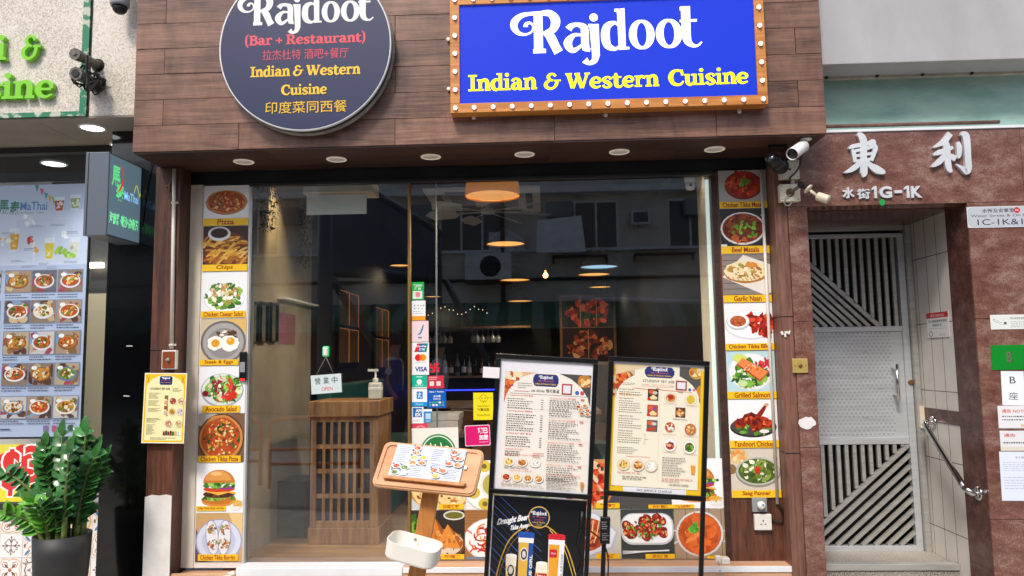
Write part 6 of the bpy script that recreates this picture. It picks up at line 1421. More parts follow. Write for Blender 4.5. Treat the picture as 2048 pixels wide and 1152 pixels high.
def halal(p):
    p.circle(.56, .38, .38, '#2c8a45'); p.circle(.56, .38, .345, '#eef0ea'); p.circle(.56, .38, .325, '#237a3a')
    for q in ([(.38, .3, .02), (.42, .45, .03), (.4, .62, .02)], [(.36, .36, .03), (.44, .28, .03), (.52, .36, .03), (.5, .58, .025)], [(.52, .36, .02), (.58, .28, .03), (.64, .42, .03), (.62, .62, .02)], [(.64, .4, .02), (.74, .52, .035), (.82, .42, .03), (.7, .34, .03), (.6, .3, .02)]): p.strokes(q, '#f2f4ee')
tag(rcard("halal_sign", 823.5, 855, 917, 935, SYs-.002, PR, '#e9e6dc', halal, rot=-1), "off white sheet with a green round halal emblem behind the menu stand", "sign")
def swas(p):
    for x0, y0, x1, y1 in ((.44, .1, .56, .9), (.1, .44, .9, .56), (.1, .44, .22, .9), (.78, .1, .9, .56), (.44, .78, .9, .9), (.1, .1, .56, .22)): p.rect(x0, y0, x1, y1, '#d3262e')
    for x, y in ((.33, .67), (.67, .67), (.33, .33), (.67, .33)): p.circle(x, y, .06, '#d3262e')
q = Pic(onY(858, 747, .0195), onY(880, 0, .0195).x-onY(858, 0, .0195).x, onY(858, 724, .0195).z-onY(858, 747, .0195).z, bg='#d3262e', thick=0); swas(q)
tag(q.build("window_decal", PR), "small red Hindu good luck decal beside the white card sticker", "decal")
def yel(p):
    p.rect(0, 0, 1, 1, '#f3dc2a'); p.circle(.52, .78, .2, '#8a7a1c', 24); p.circle(.52, .78, .175, '#f3dc2a', 24); p.rect(.05, .80, .34, .815, '#8a7a1c'); p.rect(.7, .80, .97, .815, '#8a7a1c'); p.circle(.44, .80, .03, '#4a4210'); p.circle(.6, .80, .03, '#4a4210'); p.strokes([(.44, .71, .02), (.52, .68, .02), (.6, .71, .02)], '#4a4210')
    p.text("TAKEAWAY", .5, .47, .06, '#6a5e18', w=.6, bold=.01); p.text("外賣自取", .5, .32, .11, '#5a5014', w=.62, bold=.02); p.text("OpenRice", .5, .12, .1, '#8a7820', w=.68, bold=.01)
sticker(947, 785, 986, 840, '#f3dc2a', "yellow takeaway sticker with a smiling circle on the glass", yel, group=None, dy=.002)
def pink(p):
    p.rrect(.0, .0, 1, 1, .06, '#f0e6ee'); p.rrect(.02, .03, .98, .97, .06, '#d81f74'); p.text("現已", .72, .58, .28, W, w=.4, bold=.04); p.text("加盟", .74, .28, .24, W, w=.36, bold=.04); p.text("foodpanda", .74, .14, .07, '#f8dcea', w=.36)
sticker(930, 850, 980, 892, '#d81f74', "magenta sticker with white Chinese characters above the window foot posters", pink, group=None, dy=.002, rot=-2)

# ------------------------------------------------------------------ menu boards on the pavement
def stand(name, lab, cat, Yb, bl, w_, h_, tilt, lower):
    r = radians(tilt); ux, uz = V((cos(r), 0, -sin(r))), V((sin(r), 0, cos(r))); O = V(bl); O.y = Yb
    P_ = lambda x, z, y=0.: O+ux*x+uz*z+V((0, y, 0))
    zg = (SL*O.x-O.z)/cos(r)+.006
    t_ = thing(name, lab, cat, P_(w_/2, zg))
    b = MB(); fw = .021
    def bar(x0, z0, x1, z1, y0=-.008, y1=.012):
        pts = [P_(x, z, y) for y in (y0, y1) for x, z in ((x0, z0), (x1, z0), (x1, z1), (x0, z1))]
        b.mesh(pts, ((0, 1, 2, 3), (7, 6, 5, 4), (0, 4, 5, 1), (1, 5, 6, 2), (2, 6, 7, 3), (3, 7, 4, 0)))
    bar(0, h_-fw, w_, h_); bar(0, .0, w_, fw); bar(0, fw+.0005, fw, h_-fw-.0005); bar(w_-fw, fw+.0005, w_, h_-fw-.0005)
    b.build("frame", m_["black_paint"], t_, bevel=.0015)
    for s in (0, 1):
        b = MB(); x = s*(w_-fw); bar(x+.001, zg, x+fw-.001, -.001, -.006, .010); b.build("leg", m_["black_paint"], t_, bevel=.001)
        b = MB(); c = P_(x+fw/2, zg); b.box((c.x-.012, c.y-.18, c.z-.006), (c.x+.012, c.y+.18, c.z+.012)); b.build("foot", m_["black_paint"], t_, bevel=.002)
    if lower:
        b = MB(); bar(fw, -h_, w_-fw, -h_+fw); b.build("cross_bar", m_["black_paint"], t_, bevel=.001)
    return t_, ux, uz, P_
YB = -.9
bl1 = onY(977, 986, YB); w1 = (onY(1184, 998, YB)-bl1).length; h1 = (onY(993, 707, YB)-bl1).length
st1, ux1, uz1, P1_ = stand("menu_board", "black framed standing board holding the white set dinner menu and a beer poster below", "menu board", YB, bl1, w1, h1, 4.0, True)
fw = .021
def food_dot(p, x, y, rx, ry, cols, bg='#f2ece0', n=16):
    p.ell(x, y, rx, ry, '#cfc6b4'); p.ell(x, y, rx*.93, ry*.93, bg); p.ell(x, y, rx*.72, ry*.72, cols[0]); p.scat(x, y, rx*.55, ry*.55, n, cols, rx*.1, rx*.22)
OR = ['#c9803a', '#e0a85a', '#a85a2a', '#f0d8a0']; RD = ['#b5432a', '#d2693a', '#8f2a1a', '#e8b07a']; GN = ['#4f8f2c', '#7fb53d', '#2f6a1c', '#8a3a2a']; WH = ['#e9e6de', '#ffffff', '#c9c6bc']; YE = ['#e8c25a', '#d9a83a', '#f6e0a0', '#b5822a']
def emblem(p, x0, x1, y0, y1, bigc='#efc233'):
    w_, h_ = x1-x0, y1-y0
    p.rrect(x0, y0, x1, y1, w_*.12, '#2a3470'); p.rect(x0-w_*.03, y0+h_*.28, x1+w_*.03, y0+h_*.72, '#2a3470')
    p.logo(x0+w_*.2, x1-w_*.2, y0+h_*.62, '#f0f0f4'); p.text("(Bar + Restaurant)", (x0+x1)/2, y0+h_*.36, h_*.14, '#e0555f', w=w_*.62, bold=.02); p.text("Indian & Western Cuisine", (x0+x1)/2, y0+h_*.14, h_*.13, bigc, w=w_*.84, bold=.02)
def menu1(p):
    p.rect(0, 0, 1, 1, '#e4e4ea'); p.rect(.06, .015, .985, .905, '#ece6dc')
    p.sub(.06, .66, .5, .905); p.poly([(0, 1), (.8, 1), (.45, .86), (.2, .6), (.06, .3), (0, 0)], '#d9b48a'); p.scat(.2, .86, .2, .14, 16, ['#e8d2ac', '#c9905a', '#b5503a', '#efe0c8'], .05, .1); p.poly([(0, .72), (.25, .72), (.1, .4), (0, 0)], '#c9653a'); p.scat(.1, .55, .08, .15, 12, ['#d9733c', '#b5482a'], .03, .06)
    p.sub(.5, .66, .985, .905); p.poly([(.3, 1), (1, 1), (1, 0), (.93, .3), (.78, .62), (.55, .86)], '#4d4a48'); p.ell(.86, .8, .16, .2, '#b5803a'); p.scat(.86, .8, .12, .15, 12, OR, .03, .06); p.full()
    p.poly([(.06, .62), (.985, .62), (.955, .74)]+[(.52+.435*cos(t_), .69+.2*sin(t_)) for t_ in [pi*k/14 for k in range(15)]]+[(.085, .74)], '#ece6dc')
    emblem(p, .37, .63, .8, .895)
    p.text("set dinner 晚市套餐", .5, .752, .03, '#4a4440', w=.3, bold=.008); p.rect(.12, .735, .97, .738, '#8a847c')
    p.rect(.675, .745, .785, .83, '#a8443c'); p.rect(.69, .757, .77, .818, '#dfe0e6'); p.circle(.84, .765, .022, '#3a62b0'); p.rrect(.875, .75, .915, .78, .01, '#c94a5a')
    p.lines(.2, .36, .775, .825, 3, '#8a847c'); p.lines(.17, .35, .745, .765, 1, '#c97a7a')
    y = .715
    for hd, n in (("1) Vegetarian Set 素食套餐", 5), ("2) Non-Vegetarian Set 肉類套餐", 8), ("3) BBQ SET 燒烤套餐", 5)):
        p.text(hd, .1, y, .013, '#d8544e', w=.27, al='l', bold=.01); y -= .012; p.lines(.1, .42, y-n*.0172, y, n, '#4c4640', word=.03)
        for i in range(n): p.rect(.46, y-(i+.62)*.0172, .485, y-(i+.38)*.0172, '#5b5550')
        y -= n*.0172+.022
    p.text("UPGRADE SET B 配上", .1, y, .012, '#d8544e', w=.2, al='l'); p.lines(.1, .36, y-.05, y-.005, 3, '#4c4640'); p.lines(.4, .52, y-.055, y-.01, 3, '#d98a8a')
    p.text("Upgrade Your Rice/Naan 升級飯餅", .28, .262, .013, '#d8544e', w=.36)
    for i, c in enumerate((YE, OR, WH)): food_dot(p, .15+i*.14, .21, .06, .032, c)
    p.lines(.1, .5, .16, .18, 2, '#6a645c'); p.text("Single Set Add-ons 單點小食", .28, .142, .012, '#d8544e', w=.24)
    for i, c in enumerate((RD, YE, OR, OR)): food_dot(p, .13+i*.115, .095, .052, .032, c)
    p.lines(.08, .52, .03, .055, 3, '#6a645c')
    y = .71
    for hd, n in (("Set Dinner for 4 四人晚市套餐", 8), ("Set Dinner No.3 三人晚市套餐", 8), ("Set Dinner No.2 二人套餐", 8), ("Set Dinner No.1 一人套餐", 7)):
        p.rect(.535, y-.0175*n-.012, .975, y-.0175*n-.0105, '#b9b2a6'); p.text(hd, .55, y, .013, '#d8544e', w=.28, al='l', bold=.01); p.lines(.55, .92, y-.006-n*.0165, y-.006, n, '#57514a', word=.035); p.rect(.88, y, .92, y+.009, '#d8544e'); y -= .0175*n+.03
    for x, y_ in ((.86, .66), (.93, .67), (.89, .64), (.96, .635), (.9, .61), (.96, .605)): food_dot(p, x, y_, .03, .014, random.choice((OR, RD)), n=5)
    p.text("CHOICE OF DRINKS 精選飲品", .74, .125, .012, '#d8544e', w=.34); p.lines(.56, .9, .02, .115, 9, '#57514a'); p.poly([(.925, .03), (.945, .03), (.955, .09), (.915, .09)], '#c98a3a')
    p.text("10% service charge", .46, .022, .009, '#2b2724', w=.14)
p = Pic(P1_(fw-.001, fw-.001, .004), w1-2*fw+.002, h1-2*fw+.002, ux1, uz1, bg='#e4e4ea', thick=.003); menu1(p); p.build("menu_sheet", PR, st1)
def beer(p):
    p.rect(0, 0, 1, 1, '#0a0c12')
    for i in range(17): p.strokes([(-.1, .99-i*.05+.1, .008), (.75-.012*i, .60-i*.05-.14+.1 if i > 40 else .5-i*.05+.1, .003)], ['#27457e', '#1c3158', '#3c66b0'][i % 3])
    p.poly([(.5, 1), (.95, 1), (1, .8), (1, .2), (.6, .2)], '#0b0c10')
    for k in range(10): p.strokes([(.62+k*.03, .16+k*.0, .006), (1.0, .34+k*.028-.1, .003)], '#1d2f5c')
    p.strokes([(.06, .2, .012), (.09, .45, .012), (.2, .68, .012), (.4, .79, .01), (.6, .79, .01), (.8, .66, .012), (.92, .45, .012)], '#caa23c'); p.strokes([(.09, .2, .006), (.12, .45, .006), (.23, .66, .006), (.4, .76, .006)], '#8a6a24'); p.strokes([(.62, .77, .006), (.78, .64, .006), (.89, .44, .006)], '#e8c860')
    a_ = p.asp(); p.circle(.5, .855, .115, '#d9b860'); p.circle(.5, .855, .105, '#1c2648'); p.logo(.415, .585, .872, '#eef0f4'); p.text("(Bar + Restaurant)", .5, .85, .013, '#d8505a', w=.14); p.text("拉杰杜特酒吧", .5, .83, .012, '#b9485a', w=.1); p.text("Indian & Western", .5, .812, .013, '#e8bb3a', w=.13); p.text("Cuisine", .5, .796, .012, '#e8bb3a', w=.06); p.text("印度菜同西餐", .5, .779, .013, '#e8bb3a', w=.1)
    def slant(t, x, y, h, w_):
        vs, fs, x0, x1, y0, y1 = textmesh(t, .05); p.k += 1
        pts = []
        for v in vs:
            X = (v[0]-x0)/(x1-x0)*w_; Y_ = (v[1]-y0)/(y1-y0)*h; X += Y_*.25/a_; pts.append(p.pt(x+X, y+Y_+X*.16))
        p.mb.mesh(pts, fs, '#f0f1f3')
    slant("Draught Beer", .05, .765, .058, .33); slant("Take Away", .19, .735, .045, .2)
    def vtext(t, x, y0, y1, w_, c):
        vs, fs, a0, a1, c0, c1 = textmesh(t, .03); p.k += 1
        p.mb.mesh([p.pt(x-(v[1]-c0)/(c1-c0)*w_, y0+(v[0]-a0)/(a1-a0)*(y1-y0)) for v in vs], fs, c)
    def tower(x0, x1, cap, side, body):
        w_ = x1-x0; p.poly([(x0+.02*w_, .70), (x1-.02*w_, .70), (x1-.1*w_, .2), (x0+.1*w_, .2)], side); p.poly([(x0+.06*w_, .665), (x0+.68*w_, .665), (x0+.62*w_, .24), (x0+.14*w_, .24)], body); p.rect(x0+.02*w_, .665, x1-.02*w_, .70, '#eef0f2'); p.rect(x0, .70, x1, .735, cap); p.ell((x0+x1)/2, .735, w_*.5, .01, cap)
        for k in range(3): p.rect(x0+w_*(.2+.25*k), .702, x0+w_*(.23+.25*k), .733, '#16326e' if cap[1] != 'd' else '#a81c28')
    tower(.29, .46, '#1f56b0', '#1c4fa0', '#e3b23a'); p.ell(.36, .58, .042, .05, '#e8e4d8'); p.ell(.36, .58, .034, .04, '#33312f'); p.ell(.36, .58, .02, .026, '#d9d4c8'); vtext("BLUE GIRL", .452, .36, .58, .03, '#f2f4f6')
    p.poly([(.33, .2), (.32, .38), (.37, .40), (.38, .2)], '#2a62b8'); p.rrect(.31, .34, .38, .42, .01, '#2f6fc4'); p.circle(.345, .36, .02, '#e6e9ee')
    tower(.61, .79, '#d32433', '#ecedf0', '#e6a22c'); p.rrect(.63, .57, .71, .63, .015, '#c8262c'); p.text("STELLA", .67, .594, .013, '#f4e8e0', w=.05); vtext("STELLA ARTOIS", .775, .34, .6, .022, '#8d9096'); p.rrect(.62, .36, .68, .43, .012, '#c8262c'); p.poly([(.655, .2), (.65, .36), (.69, .37), (.70, .2)], '#b5bac0')
    p.poly([(.19, .2), (.17, .55), (.285, .55), (.275, .2)], '#e3a82c'); p.poly([(.172, .49), (.17, .565), (.285, .565), (.283, .49)], '#efe6d2'); p.ell(.228, .565, .058, .014, '#f6f2ea'); p.ell(.228, .455, .048, .055, '#e6e0d0'); p.ell(.228, .455, .038, .044, '#33312f'); p.ell(.228, .46, .024, .028, '#d6d0c2'); p.rect(.198, .385, .258, .405, '#2a2724')
    p.poly([(.52, .2), (.485, .40), (.495, .51), (.615, .51), (.625, .40), (.6, .2)], '#dc9c26'); p.poly([(.492, .455), (.496, .525), (.614, .525), (.618, .455)], '#f0e9d8'); p.ell(.555, .525, .059, .013, '#f8f4ea'); p.rrect(.5, .375, .61, .45, .015, '#b8202a'); p.text("STELLA", .555, .418, .022, '#f6eee6', w=.085, bold=.02); p.text("ARTOIS", .555, .388, .02, '#f6eee6', w=.085, bold=.02)
    for g in (.2, .52): p.strokes([(g, .25, .008), (g-.006, .45, .008)], '#f3d98a')
bw = w1-2*fw
p = Pic(P1_(fw+.0005, -h1+fw, .004), w1-2*fw-.001, h1-fw-.006, ux1, uz1, bg='#0a0c12', thick=.003); beer(p); p.build("beer_poster", PG, st1)
b = MB(); pts = [(-.0+fw, -.004), (fw+.004, -.004), (fw+.004, -h1+fw), (fw, -h1+fw)]; b.prism([P1_(x, z, .002) for x, z in pts], (0, .001, 0)); b.prism([P1_(x, z, .002) for x, z in ((fw, -.008), (w1-fw, -.008), (w1-fw, -.0035), (fw, -.0035))], (0, .001, 0)); b.build("bright_edge", m_["white_alu"], st1)
tag(rcard("white_card", 966, 734, 999, 756, YB-.012, PM, '#e4dfe0', lambda p: p.rrect(0, 0, 1, 1, .1, '#e8e2e4'), rot=4, thick=.003), "blank pale card stuck on the left edge of the set dinner board", "card")
b = MB(); c0 = P1_(w1-.04, -.05, -.012); b.tube([c0, P1_(w1-.042, -.12, -.013)], .009, 8); b.tube([V(z) for z in smooth_path([tuple(P1_(w1-.042, -.12, -.013)), tuple(P1_(w1-.055, -.2, -.015)), tuple(P1_(w1-.035, -.27, -.014)), tuple(P1_(w1-.06, -.34, -.013))], 5)], .004, 6); b.tube([P1_(w1-.06, -.34, -.013), P1_(w1-.062, -.42, -.013)], .012, 8)
tag(b.build("lead", m_["cable_black"]), "black power lead hanging down the right edge of the beer poster", "cable")

bl2 = onY(1207, 990, YB); w2 = (onY(1411, 1005, YB)-bl2).length; h2 = (onY(1215, 712, YB)-bl2).length
st2, ux2, uz2, P2_ = stand("menu_board", "black framed standing board with the yellow edged student set menu and bare legs", "menu board", YB, bl2, w2, h2, 3.9, False)
def menu2a(p):
    p.rect(0, 0, 1, 1, '#e9e9ee'); p.rect(-.0, .0, .16, .97, '#eec21e'); p.rect(.84, .0, 1, .96, '#eec21e'); p.rect(.16, .0, .84, .04, '#e9e9ee')
    p.text("全單另加堂食免加一", .5, .035, .012, '#3a3632', w=.22); p.text("NO SERVICE CHARGE", .5, .008, .018, '#2a2a30', w=.38, bold=.01)
    for x in (.02, .04, .06, .935, .955, .975): p.rect(x, .03, x+.004, .12, '#b5821c')
    p.rect(.03, .035, .06, .06, '#a8342a')
    p.sub(.0, .62, .5, .97); p.scat(.25, .6, .3, .3, 30, ['#c9581e', '#e0872f', '#a83c1c', '#edd2a6', '#d9a23a'], .05, .12); p.full()
p = Pic(P2_(fw-.001, fw-.001, .006), w2-2*fw+.002, h2-2*fw+.002, ux2, uz2, bg='#e9e9ee', thick=.003); menu2a(p); p.build("backing_sheet", PR, st2)
def menu2(p):
    p.rect(0, 0, 1, 1, '#ebe4cf')
    p.sub(0, .6, .5, 1); p.rect(0, .3, .45, 1, '#c9b49a'); p.ell(.18, .66, .28, .22, '#8a4a2a'); p.scat(.2, .66, .24, .16, 34, ['#c9401c', '#e0692c', '#a8301a', '#e8a05a'], .03, .07); p.poly([(0, .78), (.9, 1), (0, 1)], '#dcc6a0'); p.ell(.1, .2, .12, .12, '#d98a3a')
    p.sub(.5, .6, 1, 1); p.rect(.5, 0, 1, 1, '#54514e'); p.ell(.9, .9, .18, .14, '#c9983c'); p.scat(.9, .9, .14, .1, 14, OR, .03, .06); p.ell(1.0, .5, .1, .14, '#c9873a'); p.full()
    p.poly([(.0, .0), (1, 0), (1, .7)]+[(.5+.49*cos(t_), .72+.235*sin(t_)) for t_ in [pi*k/16 for k in range(17)]]+[(.0, .7)], '#ece5d0')
    emblem(p, .35, .68, .9, .99)
    p.text("STUDENT SET 60$", .505, .857, .024, '#4a4440', w=.37, bold=.012); p.text("Include: 1 curry + Rice or Naan", .5, .83, .016, '#d2605a', w=.38); p.rect(.31, .824, .69, .8265, '#d2605a')
    p.rect(.71, .805, .84, .885, '#9a3a34'); p.rect(.727, .818, .823, .873, '#dfe0e6'); p.circle(.875, .815, .018, '#3a62b0'); p.circle(.925, .815, .016, '#d26a72')
    p.strokes([(.2, .805, .004), (.45, .8, .006), (.5, .815, .008), (.55, .8, .006), (.9, .795, .004)], '#cf5a50'); p.lines(.08, .34, .825, .85, 2, '#7d766a')
    for hd, y, n in (("Student Special", .785, 2), ("Non-Vegetarian Set", .71, 6), ("Vegetarian Set", .565, 5), ("Premium Curries", .445, 5)):
        p.text(hd, .05, y, .013, '#4a443c', w=.17, al='l', bold=.01); p.lines(.05, .33, y-.008-n*.0178, y-.006, n, '#6a635a', word=.035)
        if n == 2: p.lines(.05, .3, y-.05, y-.02, 2, '#e09a3a')
    p.strokes([(.35, .43, .003), (.37, .43, .003), (.37, .35, .003), (.35, .35, .003)], '#6a635a', 1); p.rect(.37, .386, .41, .389, '#6a635a')
    p.lines(.05, .3, .26, .32, 4, '#3c3832', word=.03); p.text("Upgrade Your Rice/Naan", .3, .236, .014, '#d26a5a', w=.28)
    for i, (y, c) in enumerate(((.71, '#c9c2b4'), (.58, '#8a4a8a'), (.455, '#c9c9c4'))):
        p.rect(.385, y, .51, y+.095, ['#3a302c', '#a8483a', '#5a5a5c'][i]); p.ell(.43, y+.07, .035, .018, '#d9602c'); p.ell(.47, y+.065, .028, .014, c); p.poly([(.4, y+.02), (.45, y+.05), (.5, y+.025), (.49, y+.01), (.42, y+.008)], '#ecd59a' if i < 2 else '#b5482c'); p.ell(.4, y+.012, .02, .012, '#c8281f')
    p.rect(.53, .06, .532, .79, '#b5ad9c')
    food_dot(p, .655, .74, .075, .045, OR, '#e9dcc0', 24); p.ell(.655, .745, .035, .02, '#b5281c'); food_dot(p, .89, .735, .07, .052, YE, '#e9e4c8', 24); p.ell(.89, .735, .04, .028, '#d2b93a')
    p.text("Add:", .77, .785, .015, '#5a544a', w=.06); p.rect(.715, .585, .83, .665, '#5a3a2a'); p.ell(.772, .62, .05, .03, '#b5702f'); p.scat(.772, .625, .035, .02, 12, OR, .012, .02); p.text("Western Section", .77, .562, .014, '#6a645a', w=.17)
    food_dot(p, .655, .5, .06, .043, RD, '#c23a24', 20); p.scat(.655, .5, .04, .03, 8, ['#f4ead8', '#fff8ea'], .01, .016); food_dot(p, .895, .49, .07, .05, OR, '#b5602c', 30); food_dot(p, .665, .355, .075, .055, RD, '#fbfbfb', 6); p.ell(.665, .37, .07, .03, '#e9ebee'); p.scat(.665, .355, .04, .022, 12, RD, .012, .02); food_dot(p, .89, .345, .075, .055, GN, '#fbfbfb', 30)
    for x, y in ((.65, .437), (.9, .432), (.66, .292), (.9, .285), (.65, .685), (.9, .68)): p.text("Chicken Tikka Pizza $10", x, y, .008, '#d26a5a', w=.16)
    for x, c in ((.13, YE), (.3, OR), (.45, WH)): food_dot(p, x, .175, .075, .048, c, '#e4dcc4', 26)
    p.lines(.06, .5, .105, .12, 1, '#d26a5a'); p.lines(.12, .5, .055, .09, 2, '#6a635a')
    p.lines(.58, .86, .1, .26, 8, '#6a635a', word=.03); p.lines(.58, .95, .055, .09, 2, '#d27a6a'); p.poly([(.92, .13), (.955, .13), (.965, .2), (.91, .2)], '#e09a2c'); p.text("NO SERVICE CHARGE", .78, .028, .014, '#3a3632', w=.22, bold=.012)
p = Pic(P2_(fw+.012, fw+.022, .0045), w2-2*fw-.026, h2-2*fw-.032, ux2, uz2, bg='#ebe4cf', thick=.0008, step=1.2e-5); menu2(p); p.build("menu_sheet", PR, st2)
a, c = onY(1210, 1060, YB-.02), None
pk = thing("power_adapter", "black power brick with white print strapped to the left leg of the student set board", "adapter", onY(1210, 1083, YB-.02))
q = onY(1210, 1060, YB-.024); b = MB(); b.obox(q, (.042, .026, .112), Matrix.Rotation(radians(3), 3, 'Y')); b.build("case", m_["black_plastic"], pk, bevel=.004)
pp = Pic(q+V((-.018, -.0132, -.05)), .036, .1, bg='#17181a', thick=0); pp.lines(.1, .9, .55, .9, 4, '#9a9c9e'); pp.lines(.1, .9, .08, .42, 4, '#8a8c8e'); pp.rect(.1, .52, .9, .53, '#55585a'); pp.build("rating_print", PR, pk)
b = MB(); e0 = P1_(w1-.01, -.13, .012); pts = [tuple(e0), tuple(e0+V((.05, .01, -.04))), tuple(q+V((-.0, .02, -.075))), tuple(q+V((.012, .02, -.14))), tuple(q+V((.0, .02, -.3)))]
b.tube([V(z) for z in smooth_path(pts, 6)], .0035, 6); tag(b.build("lead", m_["cable_black"]), "thin black lead between the beer poster and the power brick", "cable")

# ------------------------------------------------------------------ wooden menu lectern
TLp, TRp = onY(770, 882, -1.02), onY(966, 900, -1.085); BLp = onY(741, 971, -1.15)
ux = (TRp-TLp); wt = ux.length*1.015; ux.normalize(); uz = (TLp-BLp); ht = uz.length; uz = (uz-ux*uz.dot(ux)).normalized(); nrm = ux.cross(uz).normalized()
O = BLp.copy()
pb = onY(834, 1151, -1.11); pt_ = onY(862, 985, -1.09); pdir = (pt_-pb).normalized(); zg = SL*(-.64); base = pb+pdir*((zg-pb.z)/pdir.z)
lec = thing("menu_lectern", "light wooden menu lectern with a sloping tray on a single post", "lectern", base)
Lq = lambda x, z, d=0.: O+ux*x+uz*z+nrm*d
def rr(x0, z0, x1, z1, r, n=6):
    o = []
    for cx, cz, t0 in ((x1-r, z1-r, 0), (x0+r, z1-r, 90), (x0+r, z0+r, 180), (x1-r, z0+r, 270)):
        for k in range(n+1): t_ = radians(t0+90*k/n); o.append((cx+r*cos(t_), cz+r*sin(t_)))
    return o
b = MB(); b.prism([Lq(x, z, 0) for x, z in rr(0, 0, wt, ht, .03)], nrm*-.016); b.build("tray", m_["lectern_wood"], lec, bevel=.003)
b = MB()
rin, rout = rr(.02, .02, wt-.02, ht-.02, .018), rr(.006, .006, wt-.006, ht-.006, .026)
n = len(rin)
for i in range(n):
    j = (i+1) % n
    b.mesh([Lq(*rout[i], .0004), Lq(*rout[j], .0004), Lq(*rin[j], .0004), Lq(*rin[i], .0004), Lq(*rout[i], .006), Lq(*rout[j], .006), Lq(*rin[j], .006), Lq(*rin[i], .006)], ((4, 5, 6, 7), (0, 4, 7, 3)[::-1] if False else (0, 1, 5, 4), (3, 7, 6, 2)))
b.build("tray_rim", m_["lectern_wood"], lec)
b = MB(); b.prism([Lq(x, .03, .0065) for x in (.05,)]+[Lq(wt-.05, .03, .0065), Lq(wt-.04, .045, .0065), Lq(.04, .045, .0065)], nrm*.012); b.build("lip", m_["lectern_post_wood"], lec, bevel=.002)
b = MB(); top = Lq(wt*.5, ht*.55, -.018); ptop = pt_+pdir*.09; b.bar(base+V((0, 0, .012)), ptop, .068, .03, (0, -1, 0)); b.build("post", m_["lectern_post_wood"], lec, bevel=.003)
b = MB(); b.obox(base+V((0, 0, .006)), (.32, .28, .02)); b.build("base_plate", m_["lectern_post_wood"], lec, bevel=.004)
b = MB(); b.obox(ptop+V((0, .01, 0)), (.09, .06, .03)); b.build("tray_bracket", m_["dark_metal"], lec)
# menu booklet on the tray
mx0, mz0, mw, mh = .062, .05, wt-.135, ht-.062
p = Pic(Lq(mx0, mz0, .007), mw, mh, ux, uz, bg='#c9cfdf', thick=.0006)
p.rect(0, 0, .5, 1, '#ccd2e2'); p.rect(.5, 0, 1, 1, '#c6ccdd'); p.rect(.498, 0, .502, 1, '#a4aabc')
p.lines(.04, .24, .42, .95, 9, '#5b6378'); p.lines(.27, .48, .03, .36, 6, '#5b6378'); p.lines(.53, .70, .55, .95, 7, '#5b6378'); p.lines(.76, .97, .05, .35, 6, '#5b6378'); p.lines(.55, .7, .36, .5, 3, '#5b6378')
for x, y, c in ((.3, .92, RD), (.3, .76, RD), (.29, .6, YE), (.42, .63, YE), (.29, .44, OR), (.42, .46, RD), (.08, .3, RD), (.2, .27, GN), (.08, .1, GN), (.2, .1, WH), (.62, .27, RD), (.74, .27, RD), (.66, .1, YE), (.84, .86, RD), (.85, .7, RD), (.92, .68, RD), (.8, .5, RD), (.93, .48, OR)):
    sq = c is RD and x < .45
    if sq: p.rect(x-.065, y-.085, x+.065, y+.085, '#5a4a40')
    food_dot(p, x, y, .066, .083, c, '#e6e4e0', 18); p.circle(x-.045, y+.065, .012, '#2a4aa0')
for x in (.46, .955): p.strokes([(x-.03, .83, .006), (x-.03, .93, .006), (x, .98, .006), (x+.03, .93, .006), (x+.03, .83, .006), (x-.03, .83, .006)], '#a9b2c6', 3)
tag(p.build("menu_booklet", PR), "open white menu pages lying on the wooden lectern tray", "menu")
q = Lq(wt-.06, ht*.55, .0065); b = MB(); b.prism([Lq(wt-.068, ht*.52, .0066), Lq(wt-.056, ht*.52, .0066), Lq(wt-.056, ht*.6, .0066), Lq(wt-.068, ht*.6, .0066)], nrm*.002); b.build("white_tab", m_["white_plastic"], lec)
# white box on the post
c1_, c2_, c3_ = onY(792, 1057, -1.145), onY(889, 1084, -1.175), onY(781, 1083, -1.27)
bx_ = (c2_-c1_); bw_ = bx_.length; bx_.normalize(); bd = (c3_-c1_); bdl = bd.length; bd = (bd-bx_*bd.dot(bx_)).normalized(); bn = bd.cross(bx_).normalized()
if bn.z < 0: bn = -bn
hb = .072; wbx = thing("holder_box", "white open box with rounded corners fixed to the lectern post", "box", c1_+bx_*bw_/2+bd*bdl/2-bn*hb)
ring = rr(0, 0, bw_*1.02, bdl, .042); n = len(ring); b = MB()
Bq = lambda q, h, s=1.: c1_+bx_*(bw_/2+(q[0]-bw_/2)*s)+bd*(bdl/2+(q[1]-bdl/2)*s)-bn*h
lay = [(0, 1.), (hb-.008, .985), (hb, .93)]; inn = [(.0, .965), (hb-.006, .95)]
vs, fs = [], []
for h, s in lay: vs += [Bq(q, h, s) for q in ring]
for k in range(2):
    for i in range(n): j = (i+1) % n; fs.append((k*n+i, k*n+j, (k+1)*n+j, (k+1)*n+i))
fs.append(tuple(2*n+i for i in range(n))); o_ = len(vs)
for h, s in inn: vs += [Bq(q, h, s) for q in ring]
for i in range(n): j = (i+1) % n; fs += [(o_+i, o_+n+i, o_+n+j, o_+j), (i, o_+i, o_+j, j)]
fs.append(tuple(o_+n+i for i in range(n)))
b.mesh(vs, fs, smooth=False); b.build("box", mat("box_white", '#eeebe2', .35), wbx, bevel=.0012)
q = c1_+bx_*bw_*.45-bn*.014+bd*(.02); b = MB(); b.lathe([(.007, 0), (.006, .003)], q, bd, 14); b.build("screw_cap", m_["grey_plastic"], wbx)

